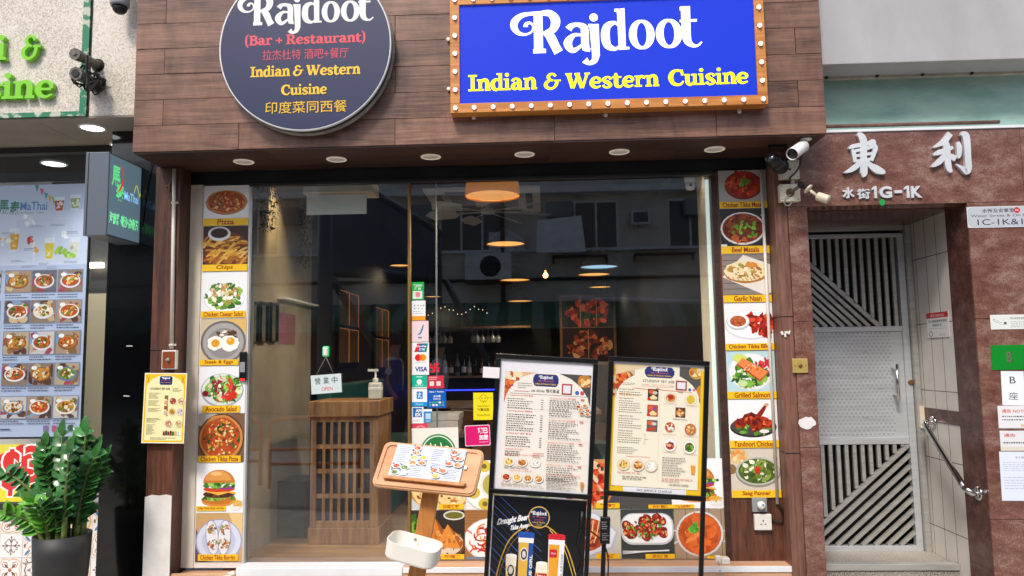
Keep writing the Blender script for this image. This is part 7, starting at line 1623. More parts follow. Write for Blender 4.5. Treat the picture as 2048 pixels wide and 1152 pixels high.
# small clutter on the fronts
b = MB(); b.tube([V(z) for z in smooth_path([tuple(onY(309, 305, -.075)), tuple(onY(300, 340, -.07)), tuple(onY(290, 400, -.068)), tuple(onY(284, 452, -.066))], 5)], .003, 6); tag(b.build("sign_cable", m_["cable_black"]), "thin black cable dropping from the soffit to the projecting grey box sign", "cable")
GT = "scraps of white tape on the black glossy panel"
for px, py, r_, lab in ((259, 692, 0, "upper scrap of white tape on the black glossy panel"), (253, 792, 4, "lower scrap of white tape on the black glossy panel")):
    q = onY(px, py, -.0605); b = MB(); b.obox((q.x, -.0607, q.z), (.036, .0006, .005), Matrix.Rotation(radians(r_), 3, 'Y')); tag(b.build("tape_scrap", m_["tape_mark"]), lab, "tape", GT)
# ------------------------------------------------------------------ inside the restaurant
GP = "hanging pendant lamps inside the restaurant"
def pendant(px, py, wpx, dia, lab, inner, shape=0):
    dist = dia*F_PX/wpx; q = onY(px, py, CAM.y+dist); r = dia/2
    t_ = thing("pendant_lamp", lab, "pendant lamp", q, GP)
    prof = [(r, 0), (r*1.015, .01), (r*.99, .07), (r*.9, .13), (r*.6, .165), (.04, .175), (.02, .19)] if shape == 0 else [(r, 0), (r*1.01, .006), (r*.85, .06), (r*.5, .11), (.04, .135), (.02, .16)]
    b = MB(); b.lathe(prof, q, n=36, cap=False); b.build("lamp_shade", m_["pendant_shell" if shape == 0 else "pendant_shell_dark"], t_)
    b = MB(); b.lathe([(r*.985, .012), (r*.5, .016), (.001, .018)], q, n=36, cap=False); b.build("diffuser", m_[inner], t_)
    b = MB(); b.tube([q+V((0, 0, .18)), V((q.x, q.y, max(IZ, q.z+.2)))], .004, 6); b.build("cord", m_["cable_black"], t_)
    l = bpy.data.lights.new("pendant_light", 'SPOT'); l.energy = 90 if shape == 0 else 11; l.color = (1, .8, .55) if inner != "pendant_cool" else (.75, .88, 1); l.shadow_soft_size = .1; l.spot_size = radians(165); l.spot_blend = .5
    o = bpy.data.objects.new("pendant_light", l); COL.objects.link(o); o.parent = t_; o.location = (0, 0, -.012)
pendant(985, 393, 110, .335, "big orange dome pendant lamp near the top of the window under the lit sign", "pendant_big_inner")
for px, py, wp, dia, lab, inn in (
    (1011, 489, 78, .36, "orange lit pendant below the big dome lamp, next one deeper in", "pendant_inner"),
    (800, 532, 44, .24, "small warm pendant just left of the mullion", "pendant_inner"),
    (866, 594, 36, .26, "small warm pendant right of the green top sticker", "pendant_inner"),
    (1030, 561, 62, .36, "warm pendant in the middle, topmost of the lower three in a line", "pendant_inner"),
    (1040, 603, 52, .36, "warm pendant in the middle of three close together in a line", "pendant_inner"),
    (1050, 619, 44, .34, "yellow shaded pendant, lowest of three close together", "pendant_inner"),
    (1188, 550, 65, .36, "warm pendant just below the cool white one", "pendant_inner"),
    (1198, 535, 77, .36, "cool bluish white pendant right of the middle of the window", "pendant_cool"),
    (1200, 575, 45, .3, "warm pendant above the framed wall of food pictures", "pendant_inner")): pendant(px, py, wp, dia, lab, inn, 1)
# ceiling cassette with a deflector fan
q = onZ(972, 400, IZ); ac = thing("ceiling_air_conditioner", "white square ceiling air conditioner behind the big orange dome lamp", "air conditioner", (q.x, q.y, IZ))
cx, cyy = q.x, 2.45
b = MB(); b.box((cx-.5, cyy-.5, IZ-.03), (cx+.5, cyy+.5, IZ-.0005)); b.build("panel", m_["opp_white"], ac, bevel=.006)
b = MB(); b.box((cx-.3, cyy-.3, IZ-.034), (cx+.3, cyy+.3, IZ-.0305)); b.build("grille", m_["grey_plastic"], ac)
for s in (-1, 1):
    b = MB(); b.box((cx-.32, cyy+s*.4-.03, IZ-.034), (cx+.32, cyy+s*.4+.03, IZ-.0305)); b.build("vent", m_["black_paint"], ac)
    b = MB(); b.box((cx+s*.4-.03, cyy-.32, IZ-.034), (cx+s*.4+.03, cyy+.32, IZ-.0305)); b.build("vent", m_["black_paint"], ac)
q = onZ(976, 424, IZ-.13); fn = thing("ceiling_fan", "white bladed deflector fan under the ceiling air conditioner", "fan", q)
b = MB(); b.lathe([(.03, -.02), (.06, -.01), (.06, .02), (.02, .05), (.015, .1295)], q, n=20); b.build("hub", m_["opp_white"], fn)
for k in range(7):
    a_ = 2*pi*k/7+.25; d = V((cos(a_), sin(a_), 0)); s = V((-sin(a_), cos(a_), 0)); b = MB()
    b.tube([q+d*.05, q+d*.3], .006, 6); pts = [q+d*x+s*y+V((0, 0, y*.35)) for x, y in ((.28, -.03), (.34, -.08), (.54, -.085), (.6, 0), (.54, .06), (.32, .05))]; b.prism(pts, (0, 0, .006)); b.build("blade", m_["opp_white"], fn)
# air curtain over the door
ab = thing("air_curtain", "cream air curtain box over the left glass with a pale sheet hanging under it", "air curtain", onY(675, 387, .2))
a, c = onY(605, 387, .12), onY(745, 366, .12); b = MB(); b.box((a.x, .12, a.z), (c.x, .3, c.z+.02)); b.build("box", m_["cream_plastic"], ab, bevel=.006)
a, c = onY(613, 430, .13), onY(733, 388, .13); b = MB(); b.box((a.x, .13, a.z), (c.x, .134, c.z)); b.build("hanging_sheet", mat("sheet_grey", '#f2f4ee', .6), ab)
# ptz camera
q = onY(1380, 362, .12); pc = thing("dome_camera", "small white dome camera inside the top right corner of the window", "camera", q)
b = MB(); b.lathe([(.03, .05), (.034, .02), (.034, -.005), (.03, -.01)], q, n=20); b.tube([q+V((0, 0, .05)), q+V((0, 0, .12))], .012, 8); b.build("base", m_["white_plastic"], pc)
b = MB(); b.lathe([(.028, -.0105), (.03, -.03), (.024, -.05), (.001, -.058)], q, n=20); b.build("ball", m_["white_plastic"], pc)
b = MB(); b.lathe([(.01, .0), (.008, .003)], q+V((-.002, -.0295, -.03)), (0, -1, 0), 12); b.build("lens", m_["black_paint"], pc)
# spot lights washing the two side walls
def wall_spot(name, lab, loc, tgt, e, col):
    t_ = thing(name, lab, "spotlight", loc)
    b = MB(); d = (V(tgt)-V(loc)).normalized(); b.lathe([(.025, -.08), (.028, -.01), (.03, .0)], loc, d, 16, cap=False); b.lathe([(.001, -.081), (.025, -.08)], loc, d, 16, cap=False); b.tube([V(loc)-d*.06, V((loc[0], loc[1], IZ))], .008, 6); b.build("housing", m_["black_plastic"], t_)
    b = MB(); b.lathe([(.024, -.012), (.001, -.011)], loc, d, 14, cap=False); b.build("bulb", m_["ember"], t_)
    l = bpy.data.lights.new("spot_lamp", 'SPOT'); l.energy = e; l.color = col; l.spot_size = radians(64); l.spot_blend = 1.0; l.shadow_soft_size = .03
    o = bpy.data.objects.new("spot_lamp", l); COL.objects.link(o); o.parent = t_; o.location = d*.012; o.rotation_euler = (-d).to_track_quat('Z', 'Y').to_euler()
wall_spot("wall_spot", "small black spotlight over the grey concrete wall inside the left glass", (IW0+.16, .42, IZ-.14), (IW0+.01, .5, 1.7), 42, (1, .72, .35))
wall_spot("wall_spot", "small black spotlight over the beige wall inside the right end of the window", (IW1-.09, .38, IZ-.18), (IW1-.01, .40, 1.9), 40, (1, .78, .42))
# dried flower bunches on the left wall
def bunch(name, lab, c, rx, rz, n, Ms, X=IW0):
    t_ = thing(name, lab, "dried flowers", V(c)-V((0, 0, rz)))
    b = MB()
    for i in range(n):
        a_ = random.uniform(0, 2*pi); r_ = sqrt(random.random()); p_ = V(c)+V((.02+abs(random.gauss(0, .03)), rx*r_*cos(a_), rz*r_*sin(a_))); d = V((random.uniform(.0, .6), random.gauss(0, 1), random.gauss(0, 1))).normalized(); leafblade(b, p_, d, V((1, 0, .2)), random.uniform(.02, .05), random.uniform(.004, .008))
    b.build("foliage", m_[Ms], t_, fix=False)
    b = MB()
    for i in range(n//3):
        a_ = random.uniform(0, 2*pi); r_ = sqrt(random.random())*.9; p_ = V(c)+V((.05+abs(random.gauss(0, .02)), rx*r_*cos(a_), rz*r_*sin(a_))); b.lathe([(.001, -.006), (.006, 0), (.001, .006)], p_, n=6)
    b.build("seed_heads", m_["flower_dry"], t_)
c1 = onX(597, 470, IW0); bunch("flower_wreath", "hanging wreath of dried yellow flowers on the grey wall inside the left glass", (IW0+.005, c1.y, c1.z), .12, .25, 220, "flower_dark")
c1 = onX(516, 405, IW0); bunch("hanging_bouquet", "dark hanging bouquet in the top left corner behind the glass", (IW0+.005, c1.y, c1.z), .16, .17, 200, "flower_dark")
GF = "glass picture frames leaning on the grey wall"
for px, lab in ((509, "nearest of three glass picture frames on the grey wall, at the poster edge"), (528, "middle of three glass picture frames on the grey wall"), (548, "deepest of three glass picture frames on the grey wall")):
    q = onX(px, 645, IW0+.02); t_ = thing("leaning_picture", lab, "picture frame", q, GF); b = MB(); h_ = .125; w_ = .062
    for y0, y1, z0, z1 in ((-w_, w_, h_-.012, h_), (-w_, w_, -h_, -h_+.012), (-w_, -w_+.012, -h_+.012, h_-.012), (w_-.012, w_, -h_+.012, h_-.012)): b.box((IW0+.004, q.y+y0, q.z+z0), (IW0+.03, q.y+y1, q.z+z1))
    b.build("frame", m_["dark_alu"], t_); b = MB(); b.box((IW0+.006, q.y-w_+.0125, q.z-h_+.0125), (IW0+.012, q.y+w_-.0125, q.z+h_-.0125)); b.build("print", m_["grey_cloth"], t_)
a, c = onX(556, 688, IW0), onX(590, 630, IW0); p = Pic((IW0+.002, a.y, a.z), c.y-a.y, c.z-a.z, ux=(0, 1, 0), bg='#8f6472', thick=.001); p.lines(.1, .9, .2, .9, 7, '#8d5068'); tag(p.build("pink_notice", PM), "faded pink notice taped on the grey wall inside", "notice")
q = onX(600, 605, IW0); b = MB(); b.box((IW0+.0005, .55, q.z-.012), (IW0+.06, 1.26, q.z)); tag(b.build("wall_shelf", m_["opp_white"]), "thin pale shelf along the grey wall above the pink notice", "shelf")
# glowing frames on the dark side wall
GD = "warm edged picture frames on the dark side wall"
for px, py, h_, lab in ((697, 655, .62, "nearer of two tall warm edged frames on the dark side wall"), (763, 676, .62, "farther of two tall warm edged frames on the dark side wall")):
    q = onX(px, py, IW0); t_ = thing("wall_picture", lab, "picture", q, GD); w_ = .62; X = IW0-.019; b = MB()
    b.box((X, q.y-w_/2-.04, q.z-h_/2-.04), (X+.02, q.y+w_/2+.04, q.z+h_/2+.04)); b.build("frame", m_["black_paint"], t_)
    for i in (0, 1):
        for j in (0, 1):
            y0, z0 = q.y-w_/2+i*(w_/2+.02), q.z-h_/2+j*(h_/2+.015); b = MB(); b.box((X+.0205, y0, z0), (X+.03, y0+w_/2-.02, z0+h_/2-.015)); b.build("panel", m_["table_top"], t_); b = MB(); b.box((X+.0305, y0+w_/2-.028, z0), (X+.034, y0+w_/2-.02, z0+h_/2-.015)); b.box((X+.0305, y0, z0+h_/2-.02), (X+.034, y0+w_/2-.0285, z0+h_/2-.015)); b.build("glowing_edge", mat("edge_warm", '#e08a4a', .5, emit=.22), t_)
# host stand with a lattice front
hs = thing("host_stand", "tall oak reception stand with a lattice front inside the left glass", "reception stand", (-1.27, .7, IF))
hx0, hx1, hy0, hy1, hz1 = onY(618, 810, .45).x, onY(760, 810, .45).x, .45, .86, onY(690, 802, .45).z
b = MB(); b.box((hx0, hy0-.02, hz1-.095), (hx1, hy1, hz1)); b.build("top", m_["oak"], hs, bevel=.004)
x0, x1 = hx0+.012, hx1-.03; z0, z1 = IF+.1, hz1-.0955
b = MB(); b.box((x0-.012, hy0, IF+.001), (x1+.028, hy1-.005, IF+.0995)); b.build("plinth", m_["oak"], hs, bevel=.003)
b = MB(); b.box((x0, hy0+.03, z0), (x1, hy1-.02, z1)); b.build("cabinet", m_["dark_wood_in"], hs)
b = MB(); b.box((x1+.0005, hy0+.002, z0), (x1+.02, hy1-.02, z1)); b.build("side_panel", m_["oak"], hs, bevel=.002)
b = MB(); fw2 = .035
b.box((x0, hy0+.004, z0), (x0+fw2, hy0+.028, z1)); b.box((x1-fw2, hy0+.004, z0), (x1, hy0+.028, z1)); b.box((x0+fw2+.0005, hy0+.0042, z1-.035), (x1-fw2-.0005, hy0+.028, z1)); b.box((x0+fw2+.0005, hy0+.0042, z0), (x1-fw2-.0005, hy0+.028, z0+.04)); b.build("front_frame", m_["oak"], hs, bevel=.002)
b = MB(); n = 7; xi0, xi1 = x0+fw2, x1-fw2
for k in range(1, n): x = xi0+(xi1-xi0)*k/n; b.box((x-.009, hy0+.008, z0+.0405), (x+.009, hy0+.0275, z1-.0355))
for k in range(1, 4): z = z0+.04+(z1-z0-.075)*k/4; b.box((xi0+.0005, hy0+.0062, z-.013), (xi1-.0005, hy0+.0255, z+.013))
b.build("lattice", m_["oak"], hs)
sb = thing("sanitizer_bottle", "clear hand sanitizer pump bottle standing on the oak reception stand", "bottle", (onY(749, 800, .55).x, .58, hz1))
q = WL[sb.name]; b = MB(); b.box((q.x-.042, q.y-.03, q.z+.001), (q.x+.042, q.y+.03, q.z+.11)); b.build("bottle", m_["sanitizer"], sb, bevel=.012, seg=3)
b = MB(); b.box((q.x-.043, q.y-.031, q.z+.055), (q.x+.043, q.y+.031, q.z+.085)); b.build("label_band", m_["white_plastic"], sb, bevel=.008)
b = MB(); b.lathe([(.018, .11), (.018, .135), (.007, .14), (.007, .18)], q, n=14); b.box((q.x-.05, q.y-.01, q.z+.18), (q.x+.016, q.y+.01, q.z+.196)); b.build("pump", m_["white_plastic"], sb, bevel=.001)
# stored things left of the stand
b = MB(); a0 = onY(500, 960, .8)
pts = [onY(503, 828, .78), onY(548, 826, .95), onY(592, 966, .95), onY(528, 968, .7)]; b.prism(pts, (.012, .03, 0)); tag(b.build("folded_board", mat("board_grey", '#6a6c6c', .6)), "grey folded board leaning beside the oak reception stand", "board")
b = MB(); a = onY(545, 1050, .62); b.box((a.x, .62, IF+.001), (a.x+.22, .9, IF+.36)); tag(b.build("speaker_box", m_["black_plastic"], bevel=.006), "black loudspeaker box on the floor left of the oak reception stand", "speaker")
# banquettes, tables, chairs
def sofa(name, lab, x0, x1, y0, y1):
    t_ = thing(name, lab, "bench", ((x0+x1)/2, (y0+y1)/2, IF)); b = MB(); b.box((x0, y0, IF+.002), (x1, y1, IF+.42)); b.build("seat", m_["teal_cloth"], t_, bevel=.02); b = MB()
    if abs(x0-IW0) < .1: b.box((x0, y0, IF+.421), (x0+.12, y1, IF+.95))
    else: b.box((x1-.12, y0, IF+.421), (x1, y1, IF+.95))
    b.build("backrest", m_["teal_cloth"], t_, bevel=.02)
sofa("banquette", "dark green bench seat along the right wall behind the student set board", IW1-.62, IW1-.02, .75, 2.3)
sofa("banquette", "dark green bench seat along the left wall behind the oak reception stand", IW0+.02, IW0+.6, 1.35, 3.2)
def table(lab, x, y):
    t_ = thing("dining_table", lab, "table", (x, y, IF)); b = MB(); b.box((x-.3, y-.35, IF+.72), (x+.3, y+.35, IF+.75)); b.build("tabletop", m_["table_top"], t_, bevel=.004); b = MB(); b.tube([(x, y, IF+.0205), (x, y, IF+.7195)], .03, 10); b.build("leg", m_["black_paint"], t_); b = MB(); b.lathe([(.22, .001), (.2, .02)], (x, y, IF), n=20); b.build("foot", m_["black_paint"], t_)
table("small dining table in front of the right bench", .1, 1.5); table("small dining table deeper in the room near the left bench", -.85, 2.4); table("dining table at the middle of the room", .1, 3.6)
tb0 = [(.1, 1.5)]
GX = "white takeaway boxes stacked by the oak stand"
q = onY(800, 868, 1.6)
tt = thing("side_counter", "low dark counter behind the oak reception stand carrying white boxes", "counter", (-.85, 1.75, IF)); b = MB(); b.box((-1.0, 1.5, IF+.001), (-.6, 2.0, q.z-.02)); b.build("body", m_["dark_wood_in"], tt); b = MB(); b.box((-1.02, 1.48, q.z-.0195), (-.58, 2.02, q.z)); b.build("top", m_["table_top"], tt)
for k in range(3): b = MB(); b.box((-.97+.01*k, 1.52, q.z+.001+k*.052), (-.68+.008*k, 1.85, q.z+.05+k*.052)); tag(b.build("takeaway_box", m_["opp_white"], bevel=.003), ["lowest", "middle", "topmost"][k]+" white takeaway box of the stack behind the reception stand", "box", GX)
# bar at the back
BYB = 6.2
bar_ = thing("bar_counter", "dark back bar with blue strip light and rows of bottles", "bar", (-.5, BYB, IF))
bxa, bxb = onY(838, 775, BYB).x, onY(1105, 775, BYB).x; zb = onY(900, 782, BYB).z
b = MB(); b.box((bxa, BYB, IF+.001), (bxb, BYB+.5, zb)); b.build("counter", m_["dark_wood_in"], bar_)
b = MB(); b.box((bxa+.02, BYB-.012, zb+.002), (bxb-.02, BYB-.002, zb+.02)); b.build("strip_light", m_["led_blue"], bar_)
zs_ = onY(900, 752, BYB+.6).z; zt_ = onY(900, 660, BYB+.6).z
b = MB(); b.box((bxa, BYB+.75, IF), (bxb, BYB+.8, IZ-.01)); b.build("back_panel", m_["dark_wood_in"], bar_)
b = MB(); b.box((bxa+.02, BYB+.55, zs_-.03), (bxb-.02, BYB+.749, zs_)); b.box((bxa+.02, BYB+.2, zt_), (bxb-.3, BYB+.7, zt_+.03)); b.build("shelf", m_["oak"], bar_)
GBt = "bottles standing on the back bar shelf"
nbt = 18
cols_b = ["bottle_green", "bottle_amber", "bottle_clear"]
for i in range(nbt):
    x = bxa+.08+i*(bxb-bxa-.16)/nbt+random.uniform(-.015, .015); M_ = cols_b[(i*7+i//3) % 3]; h_ = random.uniform(.26, .34); r_ = random.uniform(.032, .042)
    bt = thing("bottle", "dark glass bottle in the row on the back bar shelf", "bottle", (x, BYB+.64, zs_+.001), GBt)
    b = MB(); b.lathe([(r_, 0), (r_, h_*.55), (r_*.35, h_*.72), (r_*.33, h_)], WL[bt.name], n=14); b.build("glass", m_[M_], bt)
    b = MB(); b.lathe([(r_+.0006, h_*.15), (r_+.0006, h_*.42)], WL[bt.name], n=14, cap=False); b.build("label", m_[["cream_plastic", "dark_alu", "opp_white"][i % 3]], bt)
GWg = "wine glasses hanging under the bar rack"
for i in range(11):
    x = bxa+.1+i*.075+(.25 if i > 4 else 0); t0 = V((x, BYB+.3+.05*(i % 3), zt_-.001))
    b = MB(); b.lathe([(.034, 0), (.032, -.004), (.005, -.008), (.004, -.08), (.02, -.1), (.038, -.13), (.04, -.16), (.032, -.2)], t0, n=16, cap=False); tag(b.build("wine_glass", m_["crystal"]), "clear wine glass hanging upside down from the bar rack", "glass", GWg)
for px, py, r_, lab in ((1091, 551, .035, "glowing bare bulb beside the three close pendants"), (773, 624, .03, "small glowing bulb by the warm edged frames"),):
    q = onY(px, py, 5.0); b = MB(); b.lathe([(.001, -r_), (r_*.7, -r_*.7), (r_, 0), (r_*.7, r_*.7), (r_*.25, r_*1.2), (r_*.2, r_*1.8)], q, n=14); bt = thing("bulb_lamp", lab, "bulb", q); b.build("bulb", m_["ember"], bt); b = MB(); b.tube([q+V((0, 0, r_*1.8)), V((q.x, q.y, IZ))], .003, 5); b.build("cord", m_["cable_black"], bt)
GFL = "tiny fairy lights strung over the bar"
random.seed(8)
for i in range(16):
    q = onY(848+i*8.4, 622+7*sin(i*.9)+random.uniform(-3, 3), BYB); b = MB(); b.lathe([(.001, -.007), (.007, 0), (.001, .007)], q, n=8); tag(b.build("fairy_light", mat("fairy", '#ffd9a0', .5, emit=1.6)), "tiny warm fairy light in the string above the back bar", "fairy light", GFL)
# framed wall of food pictures
PYB = 5.0
a, c = onY(1121, 730, PYB), onY(1230, 588, PYB)
fp = thing("food_picture_board", "wood framed panel of red food pictures hanging deep in the room", "picture board", ((a.x+c.x)/2, PYB, a.z))
b = MB(); w_, h_ = c.x-a.x, c.z-a.z; f_ = .03
for x0, x1, z0, z1 in ((0, w_, h_-f_, h_), (0, w_, 0, f_), (0, f_, f_, h_-f_), (w_-f_, w_, f_, h_-f_), (f_, w_-f_, h_*.52, h_*.52+.012)): b.box((a.x+x0, PYB-.02, a.z+z0), (a.x+x1, PYB, a.z+z1))
b.build("frame", m_["oak"], fp)
p = Pic((a.x+f_*.5, PYB-.008, a.z+f_*.5), w_-f_, h_-f_, bg='#2a1512', thick=.004); p.scat(.5, .77, .42, .2, 60, ['#a82418', '#c93a22', '#7a160e', '#e0603a', '#2f4a1c'], .03, .07); p.scat(.5, .27, .42, .2, 60, ['#a8482a', '#7a2c16', '#c9693a', '#d99a5a', '#5a1c10'], .03, .07); p.rect(.36, .54, .37, .98, '#c9a070'); p.rect(.66, .54, .67, .98, '#c9a070'); p.rect(.5, .05, .51, .5, '#c9a070'); p.build("photo_print", mat("print_backlit", attr=True, rough=.5, emit=.12), fp)  # food print emits faintly in its own colours
b = MB(); b.tube([(a.x+.1, PYB-.01, c.z), (a.x+.1, PYB-.01, IZ)], .004, 5); b.tube([(c.x-.1, PYB-.01, c.z), (c.x-.1, PYB-.01, IZ)], .004, 5); b.build("hanging_wire", m_["cable_black"], fp)
st_ = thing("seated_statue", "dim grey seated statue on the bar beside the picture panel", "statue", onY(1056, 776, BYB+.2))
q = V((onY(1056, 700, BYB+.2).x, BYB+.25, zb+.001)); b = MB(); b.lathe([(.13, 0), (.14, .03), (.12, .06), (.075, .1), (.085, .18), (.07, .25), (.03, .28), (.05, .32), (.052, .36), (.03, .4), (.012, .42), (.001, .43)], q, n=20); b.build("figure", m_["grey_cloth"], st_); b = MB(); b.lathe([(.1, .0), (.092, .004)], q+V((0, .03, .35)), (0, -1, 0), 24); b.build("halo", m_["bronze_alu"], st_)

# ------------------------------------------------------------------ the other side of the street (seen as reflections in the glass)
OY = -12.5
def mir(px, py, Yv): q = onY(px, py, Yv); return V((q.x, -q.y, q.z))
ob = thing("opposite_building", "grey tenement block across the street with windows and a green awning", "building", (0, OY, 0))
b = MB(); b.box((-30, OY-4, -1.5), (30, OY, 6.2)); b.build("wall", m_["opp_wall"], ob)
zb0, zb1 = mir(1200, 620, 12.4).z, mir(1200, 500, 12.4).z
b = MB(); b.box((-30, OY-.001, -1.4), (30, OY+.05, 2.2)); b.build("dark_shop_level", m_["opp_dark"], ob)
b = MB(); b.box((-30, OY-.002, zb1), (30, OY+.12, zb1+.06)); b.box((-30, OY-.002, 5.2), (30, OY+.3, 5.35)); b.build("ledge", m_["opp_white"], ob)
for k in range(-8, 9):
    x = k*2.6+1.0
    b = MB(); b.box((x-.75, OY+.001, 3.9), (x+.75, OY+.04, 5.05)); wf = b.build("window", m_["opp_white"], ob)
    b = MB()
    for i in range(3): b.box((x-.70+i*.48, OY+.041, 3.96), (x-.27+i*.48, OY+.05, 4.99))
    b.build("pane", m_["opp_glass"], wf)
for k in range(-6, 9):
    x = k*3.1+.4; b = MB(); b.box((x-.3, OY+.05, 4.62), (x+.3, OY+.35, 4.98)); b.build("air_conditioner", m_["opp_wall_dark"], ob, bevel=.01)
b = MB(); b.tube([(-30, OY+.12, 3.25), (30, OY+.12, 3.25)], .04, 8); b.tube([(-.9, OY+.1, 2.2), (-.9, OY+.1, 5.2)], .05, 8); b.build("drain_pipe", m_["opp_dark"], ob)
b = MB()
for k in range(60):
    x = -14+k*.5; b.face([(x, OY+.05, 2.75), (x+.25, OY+.05, 2.75), (x+.25, OY+1.1, 2.3), (x, OY+1.1, 2.3)], '#256b54'); b.face([(x+.25, OY+.05, 2.75), (x+.5, OY+.05, 2.75), (x+.5, OY+1.1, 2.3), (x+.25, OY+1.1, 2.3)], '#6f9686'); b.box((x, OY+1.1, 2.1), (x+.25, OY+1.11, 2.3), '#256b54'); b.box((x+.251, OY+1.1, 2.1), (x+.499, OY+1.11, 2.3), '#6f9686')
b.build("striped_awning", PM, ob)
# air conditioner outdoor unit and tarpaulin
a, c = mir(930, 560, 12), mir(1022, 505, 12)
au = thing("outdoor_unit", "white outdoor air conditioner unit on the grey wall across the street", "air conditioner", ((a.x+c.x)/2, a.y, a.z)); b = MB(); b.box((a.x, OY+.2, a.z), (c.x, OY+.55, c.z)); b.build("case", m_["opp_white"], au, bevel=.01); b = MB(); r_ = (c.z-a.z)*.4; b.lathe([(r_, 0), (r_*.9, .01), (.08, .012)], ((a.x*.45+c.x*.55), OY+.551, (a.z+c.z)/2), (0, 1, 0), 24); b.build("fan_grille", m_["opp_dark"], au)
b = MB(); b.box((a.x, OY+.001, a.z-.06), (c.x, OY+.56, a.z-.001)); b.build("bracket", m_["dark_metal"], au)
pts = [mir(1072, 505, 11.6), mir(1172, 503, 11.6), mir(1163, 430, 11.9), mir(1075, 440, 11.9)]; b = MB(); b.prism(pts, (0, -.03, 0)); tag(b.build("tarpaulin", m_["opp_white"]), "pale sheet hung on the wall across the street", "tarpaulin")
a, c = mir(975, 503, 12), mir(1050, 456, 12); b = MB()
b.box((min(a.x, c.x), OY+.06, a.z), (max(a.x, c.x), OY+.08, c.z))
pn = thing("perforated_panel", "perforated metal panel on the wall across the street", "panel", ((a.x+c.x)/2, OY+.08, a.z)); b.build("sheet", m_["opp_white"], pn)
b = MB()
for i in range(15):
    for j in range(9): b.obox((min(a.x, c.x)+.03+i*(abs(c.x-a.x)-.06)/14, OY+.081, a.z+.03+j*(c.z-a.z-.06)/8), (.022, .004, .022), Matrix.Rotation(pi/4, 3, 'Y'))
b.build("holes", m_["opp_dark"], pn)
for px0, px1, py, lab in ((1105, 1217, 511, "long metal shelf bracket on the wall across the street, left one"), (1270, 1392, 506, "long metal shelf bracket on the wall across the street, right one")):
    a, c = mir(px0, py, 12.2), mir(px1, py, 12.2); b = MB(); b.box((a.x, OY+.05, a.z-.03), (c.x, OY+.35, a.z)); b.box((a.x, OY+.05, a.z-.16), (a.x+.04, OY+.12, a.z-.0305)); b.box((c.x-.04, OY+.05, a.z-.16), (c.x, OY+.12, a.z-.0305)); tag(b.build("wall_bracket", m_["dark_metal"]), lab, "bracket")
a, c = mir(1265, 446, 12.1), mir(1301, 418, 12.1); wu = thing("window_unit", "small framed window air conditioner on the wall across the street", "air conditioner", ((a.x+c.x)/2, OY+.3, a.z))
b = MB(); b.box((a.x, OY+.041, a.z), (c.x, OY+.32, c.z)); b.build("case", m_["opp_white"], wu, bevel=.01); b = MB(); b.box((a.x+.04, OY+.3205, a.z+.04), (c.x-.04, OY+.33, c.z-.04)); b.build("grille", m_["opp_glass"], wu)
a, c = mir(1135, 596, 11.4), mir(1440, 604, 11.4); b = MB(); b.tube([a, c], .05, 8); tag(b.build("awning_tube", m_["opp_white"]), "pale horizontal tube at the front of the awning across the street", "tube")
# raised dark hoarding with a tubular frame, on posts at the kerb
hd = thing("hoarding", "dark raised panel with a tubular frame beside the road across from the shop", "hoarding", mir(655, 900, 5.5))
A, B_, C_, D_ = mir(652, 332, 5.5), mir(876, 466, 9.5), mir(876, 556, 9.5), mir(652, 540, 5.5)
b = MB(); b.prism([A, B_, C_, D_], (.05, 0, 0)); b.build("panel", m_["hoarding"], hd)
b = MB(); E_ = mir(876, 640, 9.5); b.tube([A, B_], .09, 10); b.tube([D_, C_], .09, 10); b.tube([A, V((A.x, A.y, -.2))], .1, 10); b.tube([B_, V((B_.x, B_.y, -.2))], .07, 10); b.tube([D_, mir(768, 720, 6.5)], .06, 8); b.tube([mir(890, 560, 9.2), mir(985, 740, 9.2)], .06, 8); b.build("tube_frame", mat("tube_grey", '#59636d', .4, .3), hd)
# orange barriers
GO = "orange road barriers at the kerb"
def barrier(px0, px1, Yv, lab):
    a, c = mir(px0, 838, Yv), mir(px1, 838, Yv); zt = a.z; zg = SL*a.x; t_ = thing("road_barrier", lab, "barrier", V(((a.x+c.x)/2, a.y, zg)), GO)
    b = MB(); x0, x1 = min(a.x, c.x), max(a.x, c.x); y = a.y
    b.tube([V(q) for q in smooth_path([(x0, y, zg), (x0, y, zt-.15), (x0+.03, y, zt-.04), (x0+.15, y, zt), (x1-.15, y, zt), (x1-.03, y, zt-.04), (x1, y, zt-.15), (x1, y, zg)], 4)], .022, 8)
    b.tube([(x0, y, zg+.25), (x1, y, zg+.25)], .018, 8); b.tube([(x0, y, zt-.32), (x1, y, zt-.32)], .018, 8); b.build("frame", m_["orange_plastic"], t_)
    b = MB(); b.tube([((x0+x1)/2, y, zg+.25), ((x0+x1)/2, y, zt-.32)], .016, 8); b.build("upright", m_["orange_plastic"], t_)
barrier(420, 522, 3.6, "orange road barrier standing at the kerb, nearer the neighbouring shop"); barrier(540, 720, 3.6, "orange road barrier standing at the kerb, opposite the reception stand")
